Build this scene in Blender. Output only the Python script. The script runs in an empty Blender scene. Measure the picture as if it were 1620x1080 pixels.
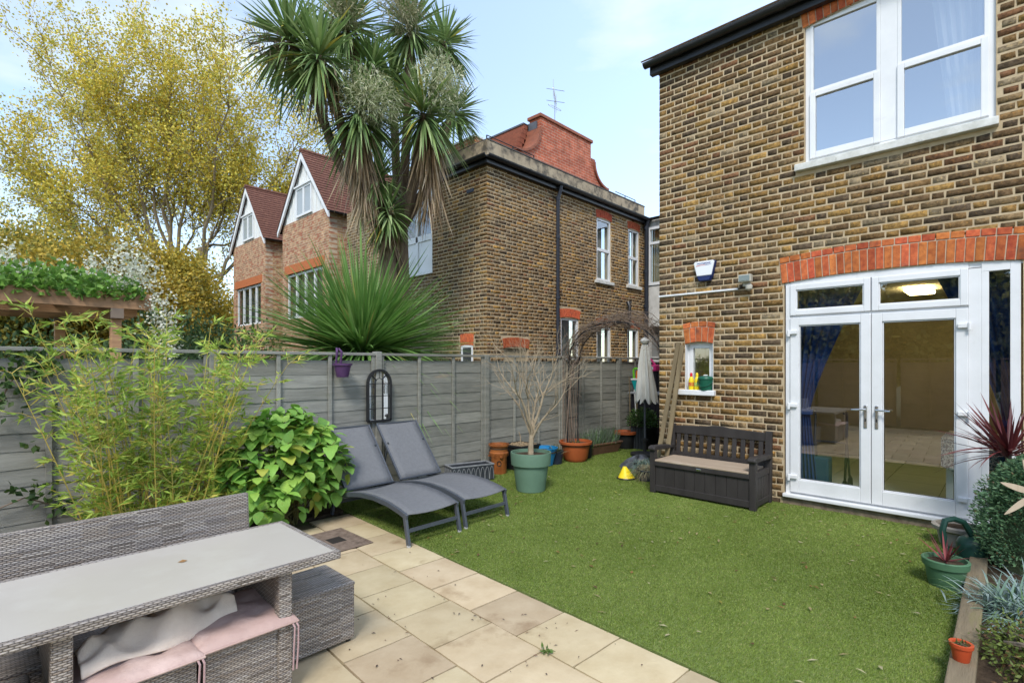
import bpy, math, random
import numpy as np
from mathutils import Vector, Matrix, Quaternion
R = math.radians
random.seed(7)
rng = np.random.default_rng(7)
sc = bpy.context.scene
COL = sc.collection

# ------------------------------------------------------------------ camera, sky, sun, exposure
cam_d = bpy.data.cameras.new('camera')
cam = bpy.data.objects.new('camera', cam_d)
COL.objects.link(cam)
cam.location = (0, 0, 1.68)
cam.rotation_euler = (R(90), 0, R(43.8 - 90))
cam_d.sensor_width = 36
cam_d.lens = 18.2
cam_d.shift_y = 0.0222
cam_d.clip_start = 0.05
cam_d.clip_end = 1000
sc.camera = cam

SUN_AZ = (-0.82, -0.57)
SUN_EL = 48
world = bpy.data.worlds.new('World')
sc.world = world
world.use_nodes = True
wn = world.node_tree.nodes
wl = world.node_tree.links
wn.clear()
w_out = wn.new('ShaderNodeOutputWorld')
w_bg = wn.new('ShaderNodeBackground')
w_bg.inputs['Strength'].default_value = 0.14
sky = wn.new('ShaderNodeTexSky')
sky.sky_type = 'NISHITA'
sky.sun_disc = False
sky.sun_elevation = R(SUN_EL)
sky.sun_rotation = math.atan2(-SUN_AZ[0], SUN_AZ[1])
sky.air_density = 1.0
sky.dust_density = 0.6
sky.ozone_density = 1.0
w_tc = wn.new('ShaderNodeTexCoord')
w_map = wn.new('ShaderNodeMapping')
w_map.inputs['Scale'].default_value = (1.0, 1.0, 2.6)
w_map.inputs['Location'].default_value = (0.33, 0.1, 0.0)
w_n = wn.new('ShaderNodeTexNoise')
w_n.inputs['Scale'].default_value = 2.3
w_n.inputs['Detail'].default_value = 7
w_n.inputs['Roughness'].default_value = 0.55
w_r = wn.new('ShaderNodeMapRange')
w_r.inputs['From Min'].default_value = 0.50
w_r.inputs['From Max'].default_value = 0.72
w_r.inputs['To Min'].default_value = 0.20
w_r.inputs['To Max'].default_value = 0.95
w_mix = wn.new('ShaderNodeMix')
w_mix.data_type = 'RGBA'
w_mix.inputs[7].default_value = (3.0, 3.25, 3.3, 1)      # thin white cloud
wl.new(w_tc.outputs['Generated'], w_map.inputs['Vector'])
wl.new(w_map.outputs['Vector'], w_n.inputs['Vector'])
wl.new(w_n.outputs['Fac'], w_r.inputs['Value'])
wl.new(w_r.outputs['Result'], w_mix.inputs[0])
wl.new(sky.outputs['Color'], w_mix.inputs[6])
wl.new(w_mix.outputs[2], w_bg.inputs['Color'])
wl.new(w_bg.outputs['Background'], w_out.inputs['Surface'])

sun_d = bpy.data.lights.new('sun', 'SUN')
sun_d.energy = 1.4
sun_d.angle = R(17)
sun_d.color = (1.0, 0.955, 0.89)
sun = bpy.data.objects.new('sun', sun_d)
COL.objects.link(sun)
_d = Vector((SUN_AZ[0] * math.cos(R(SUN_EL)), SUN_AZ[1] * math.cos(R(SUN_EL)), math.sin(R(SUN_EL))))
sun.rotation_euler = _d.to_track_quat('Z', 'Y').to_euler()
sun.location = (0, -10, 20)

sc.view_settings.view_transform = 'Standard'
sc.view_settings.look = 'None'
sc.view_settings.exposure = 1.36
sc.view_settings.gamma = 1
sc.view_settings.use_curve_mapping = False
sc.cycles.use_denoising = True
sc.cycles.max_bounces = 8
sc.cycles.transparent_max_bounces = 16
sc.cycles.caustics_reflective = False
sc.cycles.caustics_refractive = False

# ------------------------------------------------------------------ helpers
BASE = {}

def tag(o, label=None, cat=None, group=None, kind=None):
    if label: o['label'] = label
    if cat: o['category'] = cat
    if group: o['group'] = group
    if kind: o['kind'] = kind
    return o

def thing(name, base, label, cat, group=None):
    o = bpy.data.objects.new(name, None)
    o.empty_display_size = 0.1
    COL.objects.link(o)
    o.location = base
    BASE[o.name] = Vector(base)
    return tag(o, label, cat, group)

def link(name, me, parent=None, loc=(0, 0, 0), rot=None, scale=None):
    o = bpy.data.objects.new(name, me)
    COL.objects.link(o)
    if parent is not None:
        o.parent = parent
        BASE[o.name] = BASE[parent.name]
        o.location = Vector(loc)
    else:
        o.location = Vector(loc)
        BASE[o.name] = Vector(loc)
    if rot is not None: o.rotation_euler = rot
    if scale is not None: o.scale = scale
    return o

def setcol(me, cols, domain='FACE', name='Col'):
    a = me.attributes.new(name, 'FLOAT_COLOR', domain)
    c = np.ones((len(cols), 4), np.float32)
    c[:, :3] = cols
    a.data.foreach_set('color', c.ravel())

def np_mesh(name, V, F, mat=None, cols=None, smooth=False):
    """V (n,3); F list of index arrays of equal row length"""
    me = bpy.data.meshes.new(name)
    V = np.asarray(V, np.float32)
    Fs = F if isinstance(F, list) else [F]
    Fs = [np.asarray(f, np.int32) for f in Fs]
    nl = sum(f.size for f in Fs); nf = sum(len(f) for f in Fs)
    me.vertices.add(len(V)); me.vertices.foreach_set('co', V.ravel())
    me.loops.add(nl); me.polygons.add(nf)
    me.loops.foreach_set('vertex_index', np.concatenate([f.ravel() for f in Fs]))
    st = []; k = 0
    for f in Fs:
        st.append(np.arange(len(f)) * f.shape[1] + k); k += f.size
    me.polygons.foreach_set('loop_start', np.concatenate(st).astype(np.int32))
    me.update(calc_edges=True)
    if smooth: me.polygons.foreach_set('use_smooth', np.ones(nf, bool))
    if cols is not None: setcol(me, cols)
    if mat is not None: me.materials.append(mat)
    return me

class MB:
    def __init__(self): self.v = []; self.f = []; self.c = []; self.cc = (1, 1, 1)
    def add(self, vs, fs):
        n = len(self.v); self.v += [tuple(p) for p in vs]
        for f in fs: self.f.append([i + n for i in f]); self.c.append(self.cc)
        return self
    def box(self, x0, x1, y0, y1, z0, z1, M=None):
        vs = [Vector(p) for p in ((x0,y0,z0),(x1,y0,z0),(x1,y1,z0),(x0,y1,z0),(x0,y0,z1),(x1,y0,z1),(x1,y1,z1),(x0,y1,z1))]
        if M is not None: vs = [M @ p for p in vs]
        return self.add(vs, [(0,3,2,1),(4,5,6,7),(0,1,5,4),(1,2,6,5),(2,3,7,6),(3,0,4,7)])
    def bar(self, a, b, w, h=None, up=(0, 0, 1)):
        """box-section bar from a to b, w wide, h high (along up)"""
        a = Vector(a); b = Vector(b); h = w if h is None else h
        d = (b - a).normalized(); u = Vector(up)
        if abs(d.dot(u)) > .98: u = Vector((1, 0, 0))
        s = d.cross(u).normalized(); t = s.cross(d).normalized()
        vs = [p + s * x * w / 2 + t * y * h / 2 for p in (a, b) for x, y in ((-1,-1),(1,-1),(1,1),(-1,1))]
        return self.add(vs, [(0,1,2,3),(7,6,5,4),(0,4,5,1),(1,5,6,2),(2,6,7,3),(3,7,4,0)])
    def tube(self, pts, r, n=8, cap=True):
        pts = [Vector(p) for p in pts]; m = len(pts)
        rs = r if isinstance(r, (list, tuple)) else [r] * m
        vs = []; up = None
        for i, p in enumerate(pts):
            d = (pts[min(i + 1, m - 1)] - pts[max(i - 1, 0)])
            d = d.normalized() if d.length > 1e-9 else Vector((0, 0, 1))
            if up is None: up = Vector((0, 0, 1)) if abs(d.z) < .9 else Vector((1, 0, 0))
            s = d.cross(up)
            if s.length < 1e-6: s = d.cross(Vector((1, .3, 0)))
            s.normalize(); t = s.cross(d).normalized(); up = t
            for k in range(n):
                a = 2 * math.pi * k / n
                vs.append(p + (s * math.cos(a) + t * math.sin(a)) * rs[i])
        fs = [(i*n+k, i*n+(k+1) % n, (i+1)*n+(k+1) % n, (i+1)*n+k) for i in range(m-1) for k in range(n)]
        if cap: fs += [tuple(range(n))[::-1], tuple((m-1)*n + k for k in range(n))]
        return self.add(vs, fs)
    def lathe(self, prof, c=(0, 0, 0), n=28, cap=True):
        c = Vector(c); vs = []; m = len(prof)
        for r, z in prof:
            for k in range(n):
                a = 2 * math.pi * k / n
                vs.append(c + Vector((r * math.cos(a), r * math.sin(a), z)))
        fs = [(i*n+k, i*n+(k+1) % n, (i+1)*n+(k+1) % n, (i+1)*n+k) for i in range(m-1) for k in range(n)]
        if cap: fs += [tuple(range(n))[::-1], tuple((m-1)*n + k for k in range(n))]
        return self.add(vs, fs)
    def prism(self, poly, d):
        """poly: list of 3D points (planar); extruded by vector d"""
        d = Vector(d); n = len(poly); vs = [Vector(p) for p in poly] + [Vector(p) + d for p in poly]
        fs = [tuple(range(n))[::-1], tuple(range(n, 2*n))] + [(i, (i+1) % n, n+(i+1) % n, n+i) for i in range(n)]
        return self.add(vs, fs)
    def build(self, name, mat, parent=None, smooth=False, bevel=0, seg=2, uv=False, local=False, base=None, kind=None, col=False, subsurf=0):
        b = Vector((0, 0, 0))
        if not local:
            b = BASE[parent.name] if parent is not None else (Vector(base) if base is not None else Vector((0, 0, 0)))
        me = bpy.data.meshes.new(name)
        me.from_pydata([(p[0]-b.x, p[1]-b.y, p[2]-b.z) for p in self.v], [], self.f)
        if col: setcol(me, np.array(self.c))
        import bmesh
        bm = bmesh.new(); bm.from_mesh(me); bmesh.ops.recalc_face_normals(bm, faces=bm.faces); bm.to_mesh(me); bm.free()
        if smooth:
            me.polygons.foreach_set('use_smooth', [True] * len(me.polygons))
            try: me.set_sharp_from_angle(angle=R(35))
            except Exception: pass
        if uv:
            ul = me.uv_layers.new(name='UVMap')
            for p in me.polygons:
                n = p.normal; ax = max(range(3), key=lambda i: abs(n[i]))
                for li in p.loop_indices:
                    co = me.vertices[me.loops[li].vertex_index].co
                    ul.data[li].uv = ((co.y, co.z), (co.x, co.z), (co.x, co.y))[ax]
        if mat is not None: me.materials.append(mat)
        o = link(name, me, parent, (0, 0, 0) if parent is not None else b)
        if bevel:
            m = o.modifiers.new('bevel', 'BEVEL'); m.width = bevel; m.segments = seg; m.limit_method = 'ANGLE'; m.angle_limit = R(40)
        if subsurf:
            m = o.modifiers.new('subsurf', 'SUBSURF'); m.levels = m.render_levels = subsurf
        if kind: o['kind'] = kind
        return o

# ------------------------------------------------------------------ materials
MATS = {}
def srgb(r, g, b):
    f = lambda x: ((x/255 + .055) / 1.055) ** 2.4 if x > 10 else x / 255 / 12.92
    return (f(r), f(g), f(b))

def mat(name, c1, c2=None, scale=8, rough=.6, bump=0, bscale=None, spec=.3, metal=0, detail=5, stretch=None,
        orand=0, col=False, trans=0, c3=None, s3=2.0, t3=(.55, .7), f1=(.35, .65), bdist=.01, coat=0, local=False, lohue=0, wet=None):
    """principled material: two-tone noise, optional third tone in patches, per-object value jitter, face colours, translucency, bump"""
    m = bpy.data.materials.new(name); m.use_nodes = True
    N = m.node_tree.nodes; L = m.node_tree.links
    p = N['Principled BSDF']; out = N['Material Output']
    p.inputs['Roughness'].default_value = rough; p.inputs['Metallic'].default_value = metal
    p.inputs['Specular IOR Level'].default_value = spec
    if coat: p.inputs['Coat Weight'].default_value = coat
    if local:
        g = N.new('ShaderNodeTexCoord'); src = g.outputs['Object']
    else:
        g = N.new('ShaderNodeNewGeometry'); src = g.outputs['Position']
    if stretch:
        mp = N.new('ShaderNodeMapping'); mp.inputs['Scale'].default_value = stretch
        L.new(src, mp.inputs['Vector']); src = mp.outputs['Vector']
    def noise(s, d=detail, r=.6):
        n = N.new('ShaderNodeTexNoise'); n.inputs['Scale'].default_value = s; n.inputs['Detail'].default_value = d
        n.inputs['Roughness'].default_value = r; L.new(src, n.inputs['Vector']); return n
    def rng_(sock, a, b, ta=0, tb=1):
        q = N.new('ShaderNodeMapRange'); q.inputs['From Min'].default_value = a; q.inputs['From Max'].default_value = b
        q.inputs['To Min'].default_value = ta; q.inputs['To Max'].default_value = tb; L.new(sock, q.inputs['Value']); return q.outputs['Result']
    def mixc(f, a, b, mode='MIX'):
        x = N.new('ShaderNodeMix'); x.data_type = 'RGBA'; x.blend_type = mode
        for k, s in ((0, f), (6, a), (7, b)):
            if hasattr(s, 'links'): L.new(s, x.inputs[k])
            else: x.inputs[k].default_value = s if k == 0 else (*s, 1)
        return x.outputs[2]
    cur = None
    if c2 is not None:
        cur = mixc(rng_(noise(scale).outputs['Fac'], *f1), c1, c2)
    if c3 is not None:
        cur = mixc(rng_(noise(s3, 6).outputs['Fac'], *t3), cur if cur is not None else c1, c3)
    if col:
        a = N.new('ShaderNodeAttribute'); a.attribute_name = 'Col'
        cur = a.outputs['Color'] if cur is None and c1 is None else mixc(1.0, cur if cur is not None else c1, a.outputs['Color'], 'MULTIPLY')
    if orand:
        oi = N.new('ShaderNodeObjectInfo'); h = N.new('ShaderNodeHueSaturation')
        if cur is None: h.inputs['Color'].default_value = (*c1, 1)
        else: L.new(cur, h.inputs['Color'])
        L.new(rng_(oi.outputs['Random'], 0, 1, 1 - orand, 1 + orand), h.inputs['Value'])
        if lohue:
            mm = N.new('ShaderNodeMath'); mm.operation = 'FRACT'; m2 = N.new('ShaderNodeMath'); m2.operation = 'MULTIPLY'
            m2.inputs[1].default_value = 7.31; L.new(oi.outputs['Random'], m2.inputs[0]); L.new(m2.outputs[0], mm.inputs[0])
            L.new(rng_(mm.outputs[0], 0, 1, .5 - lohue, .5 + lohue), h.inputs['Hue'])
        cur = h.outputs['Color']
    if cur is not None: L.new(cur, p.inputs['Base Color'])
    else: p.inputs['Base Color'].default_value = (*c1, 1)
    if bump:
        b = N.new('ShaderNodeBump'); b.inputs['Strength'].default_value = bump; b.inputs['Distance'].default_value = bdist
        L.new(noise(bscale or scale * 3, 4, .7).outputs['Fac'], b.inputs['Height']); L.new(b.outputs['Normal'], p.inputs['Normal'])
    if trans:
        t = N.new('ShaderNodeBsdfTranslucent'); mx = N.new('ShaderNodeMixShader'); mx.inputs[0].default_value = trans
        if cur is not None: L.new(cur, t.inputs['Color'])
        else: t.inputs['Color'].default_value = (*c1, 1)
        L.new(p.outputs[0], mx.inputs[1]); L.new(t.outputs[0], mx.inputs[2]); L.new(mx.outputs[0], out.inputs['Surface'])
    MATS[name] = m
    return m

def glass_mat(name, tint=(.93, .96, .95), ior=1.75, rough=0):
    m = bpy.data.materials.new(name); m.use_nodes = True
    N = m.node_tree.nodes; L = m.node_tree.links; N.clear()
    out = N.new('ShaderNodeOutputMaterial'); mx = N.new('ShaderNodeMixShader')
    ge = N.new('ShaderNodeNewGeometry'); dp = N.new('ShaderNodeVectorMath'); dp.operation = 'DOT_PRODUCT'
    L.new(ge.outputs['Normal'], dp.inputs[0]); L.new(ge.outputs['Incoming'], dp.inputs[1])
    def ma(op, a, b=0.0):
        x = N.new('ShaderNodeMath'); x.operation = op
        for k, q in ((0, a), (1, b)):
            if hasattr(q, 'links'): L.new(q, x.inputs[k])
            else: x.inputs[k].default_value = q
        return x.outputs[0]
    f0 = ((ior - 1) / (ior + 1)) ** 2
    fac = ma('ADD', ma('MULTIPLY', ma('POWER', ma('SUBTRACT', 1.0, ma('ABSOLUTE', dp.outputs['Value'])), 5.0), 1 - f0), f0)
    t = N.new('ShaderNodeBsdfTransparent'); t.inputs['Color'].default_value = (*tint, 1)
    g = N.new('ShaderNodeBsdfGlossy'); g.inputs['Roughness'].default_value = rough; g.inputs['Color'].default_value = (1, 1, 1, 1)
    L.new(fac, mx.inputs[0]); L.new(t.outputs[0], mx.inputs[1]); L.new(g.outputs[0], mx.inputs[2]); L.new(mx.outputs[0], out.inputs['Surface'])
    return m

def tex_brick_mat(name, ca, cb, cm, axes, sx=.225, sz=.075, mortar=.011, dark=None):
    """brick pattern on far walls; axes = which world axes run along and up the wall"""
    m = bpy.data.materials.new(name); m.use_nodes = True
    N = m.node_tree.nodes; L = m.node_tree.links; p = N['Principled BSDF']; p.inputs['Roughness'].default_value = .85
    p.inputs['Specular IOR Level'].default_value = .2
    g = N.new('ShaderNodeNewGeometry'); s = N.new('ShaderNodeSeparateXYZ'); c = N.new('ShaderNodeCombineXYZ')
    L.new(g.outputs['Position'], s.inputs[0])
    ad = N.new('ShaderNodeMath'); ad.operation = 'ADD'
    L.new(s.outputs[0], ad.inputs[0]); L.new(s.outputs[1], ad.inputs[1])
    L.new(ad.outputs[0] if axes == 'B' else s.outputs['XYZ'.index(axes)], c.inputs[0]); L.new(s.outputs[2], c.inputs[1])
    b = N.new('ShaderNodeTexBrick'); b.inputs['Scale'].default_value = 1; b.inputs['Brick Width'].default_value = sx
    b.inputs['Row Height'].default_value = sz; b.inputs['Mortar Size'].default_value = mortar; b.inputs['Mortar Smooth'].default_value = .2
    b.inputs['Bias'].default_value = 0
    b.inputs['Color1'].default_value = (*ca, 1); b.inputs['Color2'].default_value = (*cb, 1); b.inputs['Mortar'].default_value = (*cm, 1)
    L.new(c.outputs[0], b.inputs['Vector'])
    n = N.new('ShaderNodeTexNoise'); n.inputs['Scale'].default_value = 5; n.inputs['Detail'].default_value = 6; L.new(g.outputs['Position'], n.inputs['Vector'])
    n2 = N.new('ShaderNodeTexNoise'); n2.inputs['Scale'].default_value = 14; n2.inputs['Detail'].default_value = 3
    mp2 = N.new('ShaderNodeMapping'); mp2.inputs['Scale'].default_value = (.35, .35, 1); L.new(g.outputs['Position'], mp2.inputs[0]); L.new(mp2.outputs[0], n2.inputs['Vector'])
    q = N.new('ShaderNodeMapRange'); q.inputs['From Min'].default_value = .3; q.inputs['From Max'].default_value = .7
    q.inputs['To Min'].default_value = .7; q.inputs['To Max'].default_value = 1.25; L.new(n.outputs['Fac'], q.inputs['Value'])
    mx = N.new('ShaderNodeMix'); mx.data_type = 'RGBA'; mx.blend_type = 'MULTIPLY'; mx.inputs[0].default_value = 1
    L.new(b.outputs['Color'], mx.inputs[6]); L.new(q.outputs[0], mx.inputs[7])
    last = mx.outputs[2]
    if dark:
        q2 = N.new('ShaderNodeMapRange'); q2.inputs['From Min'].default_value = .55; q2.inputs['From Max'].default_value = .62; L.new(n2.outputs['Fac'], q2.inputs['Value'])
        m3 = N.new('ShaderNodeMix'); m3.data_type = 'RGBA'; L.new(q2.outputs[0], m3.inputs[0]); L.new(last, m3.inputs[6]); m3.inputs[7].default_value = (*dark, 1); last = m3.outputs[2]
    L.new(last, p.inputs['Base Color'])
    bp = N.new('ShaderNodeBump'); bp.inputs['Strength'].default_value = .6; bp.inputs['Distance'].default_value = .01; bp.invert = True
    L.new(b.outputs['Fac'], bp.inputs['Height']); L.new(bp.outputs['Normal'], p.inputs['Normal'])
    return m

def rattan_mat(name, cols):
    """flat woven strands, laid out in metres on the UVs: over-under rows with a colour for each strand piece"""
    m = bpy.data.materials.new(name); m.use_nodes = True
    N = m.node_tree.nodes; L = m.node_tree.links; p = N['Principled BSDF']; p.inputs['Roughness'].default_value = .5
    p.inputs['Specular IOR Level'].default_value = .35
    uv = N.new('ShaderNodeUVMap'); uv.uv_map = 'UVMap'; s = N.new('ShaderNodeSeparateXYZ'); L.new(uv.outputs[0], s.inputs[0])
    def ma(op, a, b=None):
        x = N.new('ShaderNodeMath'); x.operation = op
        for k, q in ((0, a), (1, b)):
            if q is None: continue
            if hasattr(q, 'links'): L.new(q, x.inputs[k])
            else: x.inputs[k].default_value = q
        return x.outputs[0]
    w, h = .030, .0095
    rowf = ma('DIVIDE', s.outputs[1], h); row = ma('FLOOR', rowf)
    par = ma('MULTIPLY', ma('MODULO', ma('ADD', row, 2000.0), 2.0), .5)
    uf = ma('ADD', ma('DIVIDE', s.outputs[0], w), par); cell = ma('FLOOR', uf)
    hu = ma('SINE', ma('MULTIPLY', ma('FRACT', uf), math.pi)); hv = ma('SINE', ma('MULTIPLY', ma('FRACT', rowf), math.pi))
    hh = ma('MULTIPLY', ma('POWER', hu, .55), ma('POWER', hv, .6))
    cb = N.new('ShaderNodeCombineXYZ'); L.new(ma('FLOOR', ma('MULTIPLY', cell, .25)), cb.inputs[0]); L.new(row, cb.inputs[1])
    wn_ = N.new('ShaderNodeTexWhiteNoise'); wn_.noise_dimensions = '2D'; L.new(cb.outputs[0], wn_.inputs['Vector'])
    rp = N.new('ShaderNodeValToRGB'); rp.color_ramp.interpolation = 'LINEAR'
    el = rp.color_ramp.elements
    for i, c in enumerate(cols):
        e = el[i] if i < 2 else el.new(.5)
        e.color = (*c, 1)
    for i, e in enumerate(list(el)): e.position = i / (len(cols) - 1)
    L.new(wn_.outputs['Value'], rp.inputs[0])
    mx = N.new('ShaderNodeMix'); mx.data_type = 'RGBA'; L.new(ma('POWER', hh, .8), mx.inputs[0]); mx.inputs[6].default_value = (.035, .028, .024, 1)
    L.new(rp.outputs[0], mx.inputs[7]); L.new(mx.outputs[2], p.inputs['Base Color'])
    b = N.new('ShaderNodeBump'); b.inputs['Strength'].default_value = .9; b.inputs['Distance'].default_value = .004; L.new(hh, b.inputs['Height']); L.new(b.outputs[0], p.inputs['Normal'])
    return m

WHITE = mat('white_upvc', (.78, .79, .81), (.70, .71, .72), 2.2, rough=.34, spec=.45, c3=(.60, .60, .58), s3=5, t3=(.62, .85))
WHITE_OLD = mat('weathered_white_paint', (.72, .72, .69), (.55, .55, .51), 9, rough=.7, bump=.3, c3=(.30, .30, .26), s3=6, t3=(.58, .72))
MORTAR = mat('lime_mortar', (.55, .435, .285), (.46, .36, .23), 14, rough=.95, bump=.5, bscale=90, spec=.1, c3=(.36, .275, .175), s3=1.3, t3=(.55, .78))
BRICK = mat('stock_brick', (1.12, 1.06, .98), (.60, .55, .50), 26, rough=.92, bump=.9, bscale=75, spec=.12, col=True, detail=6, f1=(.38, .60), bdist=.010, c3=(1.55, 1.32, .92), s3=34, t3=(.55, .68))
REDBRICK = mat('rubbed_red_brick', (.58, .165, .058), (.36, .085, .035), 18, rough=.85, bump=.5, bscale=90, spec=.15, orand=.30, lohue=.012, c3=(.17, .07, .05), s3=7, t3=(.58, .78))
PALEMORTAR = mat('arch_mortar', (.55, .45, .33), (.42, .34, .25), 14, rough=.95, spec=.1)
BLACK = mat('black_plastic_gutter', (.012, .013, .016), (.02, .021, .024), 4, rough=.38, spec=.5)
GLASS = glass_mat('window_glass', (.80, .85, .84), 2.5)
GLASS_UP = glass_mat('upper_window_glass', (.94, .96, .95), 6.5)
DARKIN = mat('dim_room_wall', (.20, .20, .19), rough=.9)
CHROME = mat('satin_metal', (.62, .63, .65), rough=.25, metal=1)
# ------------------------------------------------------------------ ground, lawn, paving, beds
SOIL = mat('dark_soil', (.045, .032, .022), (.085, .062, .042), 12, rough=.95, bump=.8, bscale=40, spec=.1)
GROUND = mat('ground_earth', (.07, .075, .04), (.11, .10, .06), 1.5, rough=.95, bump=.4)
JOINT = mat('mossy_joint', (.075, .060, .036), (.12, .10, .05), 11, rough=.95, c3=(.09, .15, .025), s3=3.0, t3=(.55, .66))
SLAB = mat('sandstone_slab', (.53, .435, .285), (.45, .355, .22), 4, rough=.85, bump=.35, bscale=22, spec=.18, orand=.13, detail=8,
           c3=(.31, .225, .13), s3=2.3, t3=(.585, .72), lohue=.008)
TURFB = mat('turf_backing', (.12, .165, .045), (.17, .22, .065), 30, rough=.95)
TURF = mat('artificial_grass_blades', (1, 1, 1), (.80, .84, .72), 1.2, rough=.62, col=True, trans=.35, spec=.2, c3=(.70, .74, .58), s3=1.1, t3=(.50, .75))

g = MB(); g.add([(-260, -260, -.06), (260, -260, -.06), (260, 260, -.06), (-260, 260, -.06)], [(0, 1, 2, 3)])
tag(g.build('ground', GROUND), kind='structure')

LAWN_POLY = [(2.715, .24), (6.86, .24), (6.86, 3.68), (13.4, 3.68), (13.4, 5.95), (2.975, 5.95)]
g = MB(); g.prism([(x, y, -.05) for x, y in LAWN_POLY], (0, 0, .05))
tag(g.build('lawn', TURFB), kind='structure')

def in_lawn(x, y):
    return (x > 2.70 + .047 * y) & (((x < 6.80) & (y > .25) & (y < 5.9)) | ((x >= 6.80) & (x < 10.2) & (y > 3.66) & (y < 5.9)))

def turf():
    n = 1250000
    x = rng.uniform(2.66, 9.2, n); y = rng.uniform(.25, 5.9, n)
    d = np.hypot(x, y)
    keep = in_lawn(x + rng.normal(0, .010, n), y) & (rng.random(n) < np.clip(3.6 / d, .3, 1.0))
    x, y, d = x[keep], y[keep], d[keep]; n = len(x)
    hgt = rng.uniform(.006, .013, n); a = rng.uniform(0, 2 * np.pi, n); w = .0024 * np.clip(d / 3.2, .9, 2.4)
    pile = np.sin(x * 2.1 + 1.2 * np.sin(y * 1.7)) * np.sin(y * 1.3 + .7); lean = rng.normal(0, .005, (n, 2)) + np.stack([.004 * pile, -.002 - .003 * pile], 1)
    b = np.stack([x, y, np.zeros(n)], 1); s = np.stack([np.cos(a), np.sin(a), np.zeros(n)], 1) * w[:, None]
    t = b + np.stack([lean[:, 0], lean[:, 1], hgt], 1)
    V = np.stack([b - s, b + s, t], 1).reshape(-1, 3)
    F = np.arange(3 * n).reshape(-1, 3)
    pal = np.array([[.25, .335, .072], [.305, .39, .095], [.195, .275, .057], [.37, .43, .135], [.44, .42, .19]])
    c = pal[rng.choice(5, n, p=[.33, .27, .24, .11, .05])] * rng.uniform(.8, 1.2, (n, 1))
    o = link('artificial_turf', np_mesh('artificial_turf', V, F, TURF, c))
    tag(o, 'short green artificial turf covering the garden', 'turf', kind='stuff')
turf()

# paving: rows of 0.455 m slabs in half bond, turned 2.7 degrees like the lawn edge
g = MB(); g.prism([(x, y, -.055) for x, y in ((-3.4, -2.2), (2.595, -2.2), (2.94, 5.46), (-3.4, 5.46))], (0, 0, .035))
patio = tag(g.build('patio', JOINT), kind='structure')
MANHOLE = (2.365, 4.615)
def slab_meshes():
    out = []
    for k in range(8):
        rr = random.Random(k); n = 7; s = .4445
        V = []; idx = {}
        for i in range(n):
            for j in range(n):
                x = (i / (n-1) - .5) * s; y = (j / (n-1) - .5) * s
                e = min(i, j, n-1-i, n-1-j)
                z = (-.006 if e == 0 else 0) + (rr.uniform(-.0018, .0018) if e else 0)
                if e == 0:
                    x += rr.uniform(-.0025, .0025); y += rr.uniform(-.0025, .0025)
                idx[i, j] = len(V); V.append((x, y, z))
        F = [(idx[i, j], idx[i+1, j], idx[i+1, j+1], idx[i, j+1]) for i in range(n-1) for j in range(n-1)]
        rim = [idx[i, 0] for i in range(n)] + [idx[n-1, j] for j in range(1, n)] + [idx[i, n-1] for i in range(n-2, -1, -1)] + [idx[0, j] for j in range(n-2, 0, -1)]
        b0 = len(V); V += [(V[i][0], V[i][1], -.035) for i in rim]; m = len(rim)
        F += [(rim[q], b0 + q, b0 + (q+1) % m, rim[(q+1) % m]) for q in range(m)]
        me = bpy.data.meshes.new('paving_slab'); me.from_pydata(V, [], F); me.materials.append(SLAB)
        me.polygons.foreach_set('use_smooth', [True] * len(me.polygons)); me.set_sharp_from_angle(angle=R(50))
        out.append(me)
    return out
SM = slab_meshes()
th = math.atan(.047)
ct, st = math.cos(th), math.sin(th)
for r in range(13):
    for k in range(-9, 12):
        off = .0 if r % 2 == 0 else .228
        lv = 3.556 - .228 + off + (k - 4) * .4565      # along the edge
        lu = -(r + .5) * .4565                          # away from the lawn
        x = 2.69 + lu * ct + lv * st; y = lv * ct - lu * st * 1.0
        if y > (5.30 if x > 2.2 else 5.0) or y < -2.1 or x < -3.2: continue
        o = link('paving_slab', SM[random.randrange(8)], patio, (x, y, .001 + random.uniform(-.002, .002)), (random.uniform(-.004, .004), random.uniform(-.004, .004), -th + math.pi / 2 * random.randrange(4)))
mh = thing('manhole_cover', (2.365, 4.62, 0), 'rusty square manhole cover set in the paving near the hydrangea', 'manhole cover')
RUST = mat('rusty_iron', (.15, .11, .085), (.24, .18, .14), 16, rough=.85, bump=.7, bscale=70, c3=(.09, .065, .05), s3=9)
g = MB(); g.box(2.13, 2.615, 4.315, 4.935, -.03, .005); g.build('recessed_tray', RUST, mh)
g = MB()
for a, b, c, d in ((2.13, 2.615, 4.315, 4.34), (2.13, 2.615, 4.91, 4.935), (2.13, 2.155, 4.34, 4.91), (2.59, 2.615, 4.34, 4.91)): g.box(a, b, c, d, -.03, .010)
g.build('rim', RUST, mh, bevel=.003)
g = MB(); g.box(2.33, 2.47, 4.55, 4.70, -.02, .008); g.build('lifting_eye_plate', mat('dark_iron', (.03, .025, .022), rough=.7), mh)

g = MB(); g.prism([(x, y, -.05) for x, y in ((-3.4, 5.24), (2.0, 5.24), (2.05, 5.44), (2.945, 5.50), (2.97, 5.98), (-3.4, 5.98))], (0, 0, .06))
tag(g.build('flower_bed', SOIL), kind='structure')
g = MB(); g.prism([(x, y, -.05) for x, y in ((2.5, -2.2), (6.78, -2.2), (6.78, .13), (2.5, .13))], (0, 0, .10))
tag(g.build('raised_bed', SOIL), kind='structure')

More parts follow.
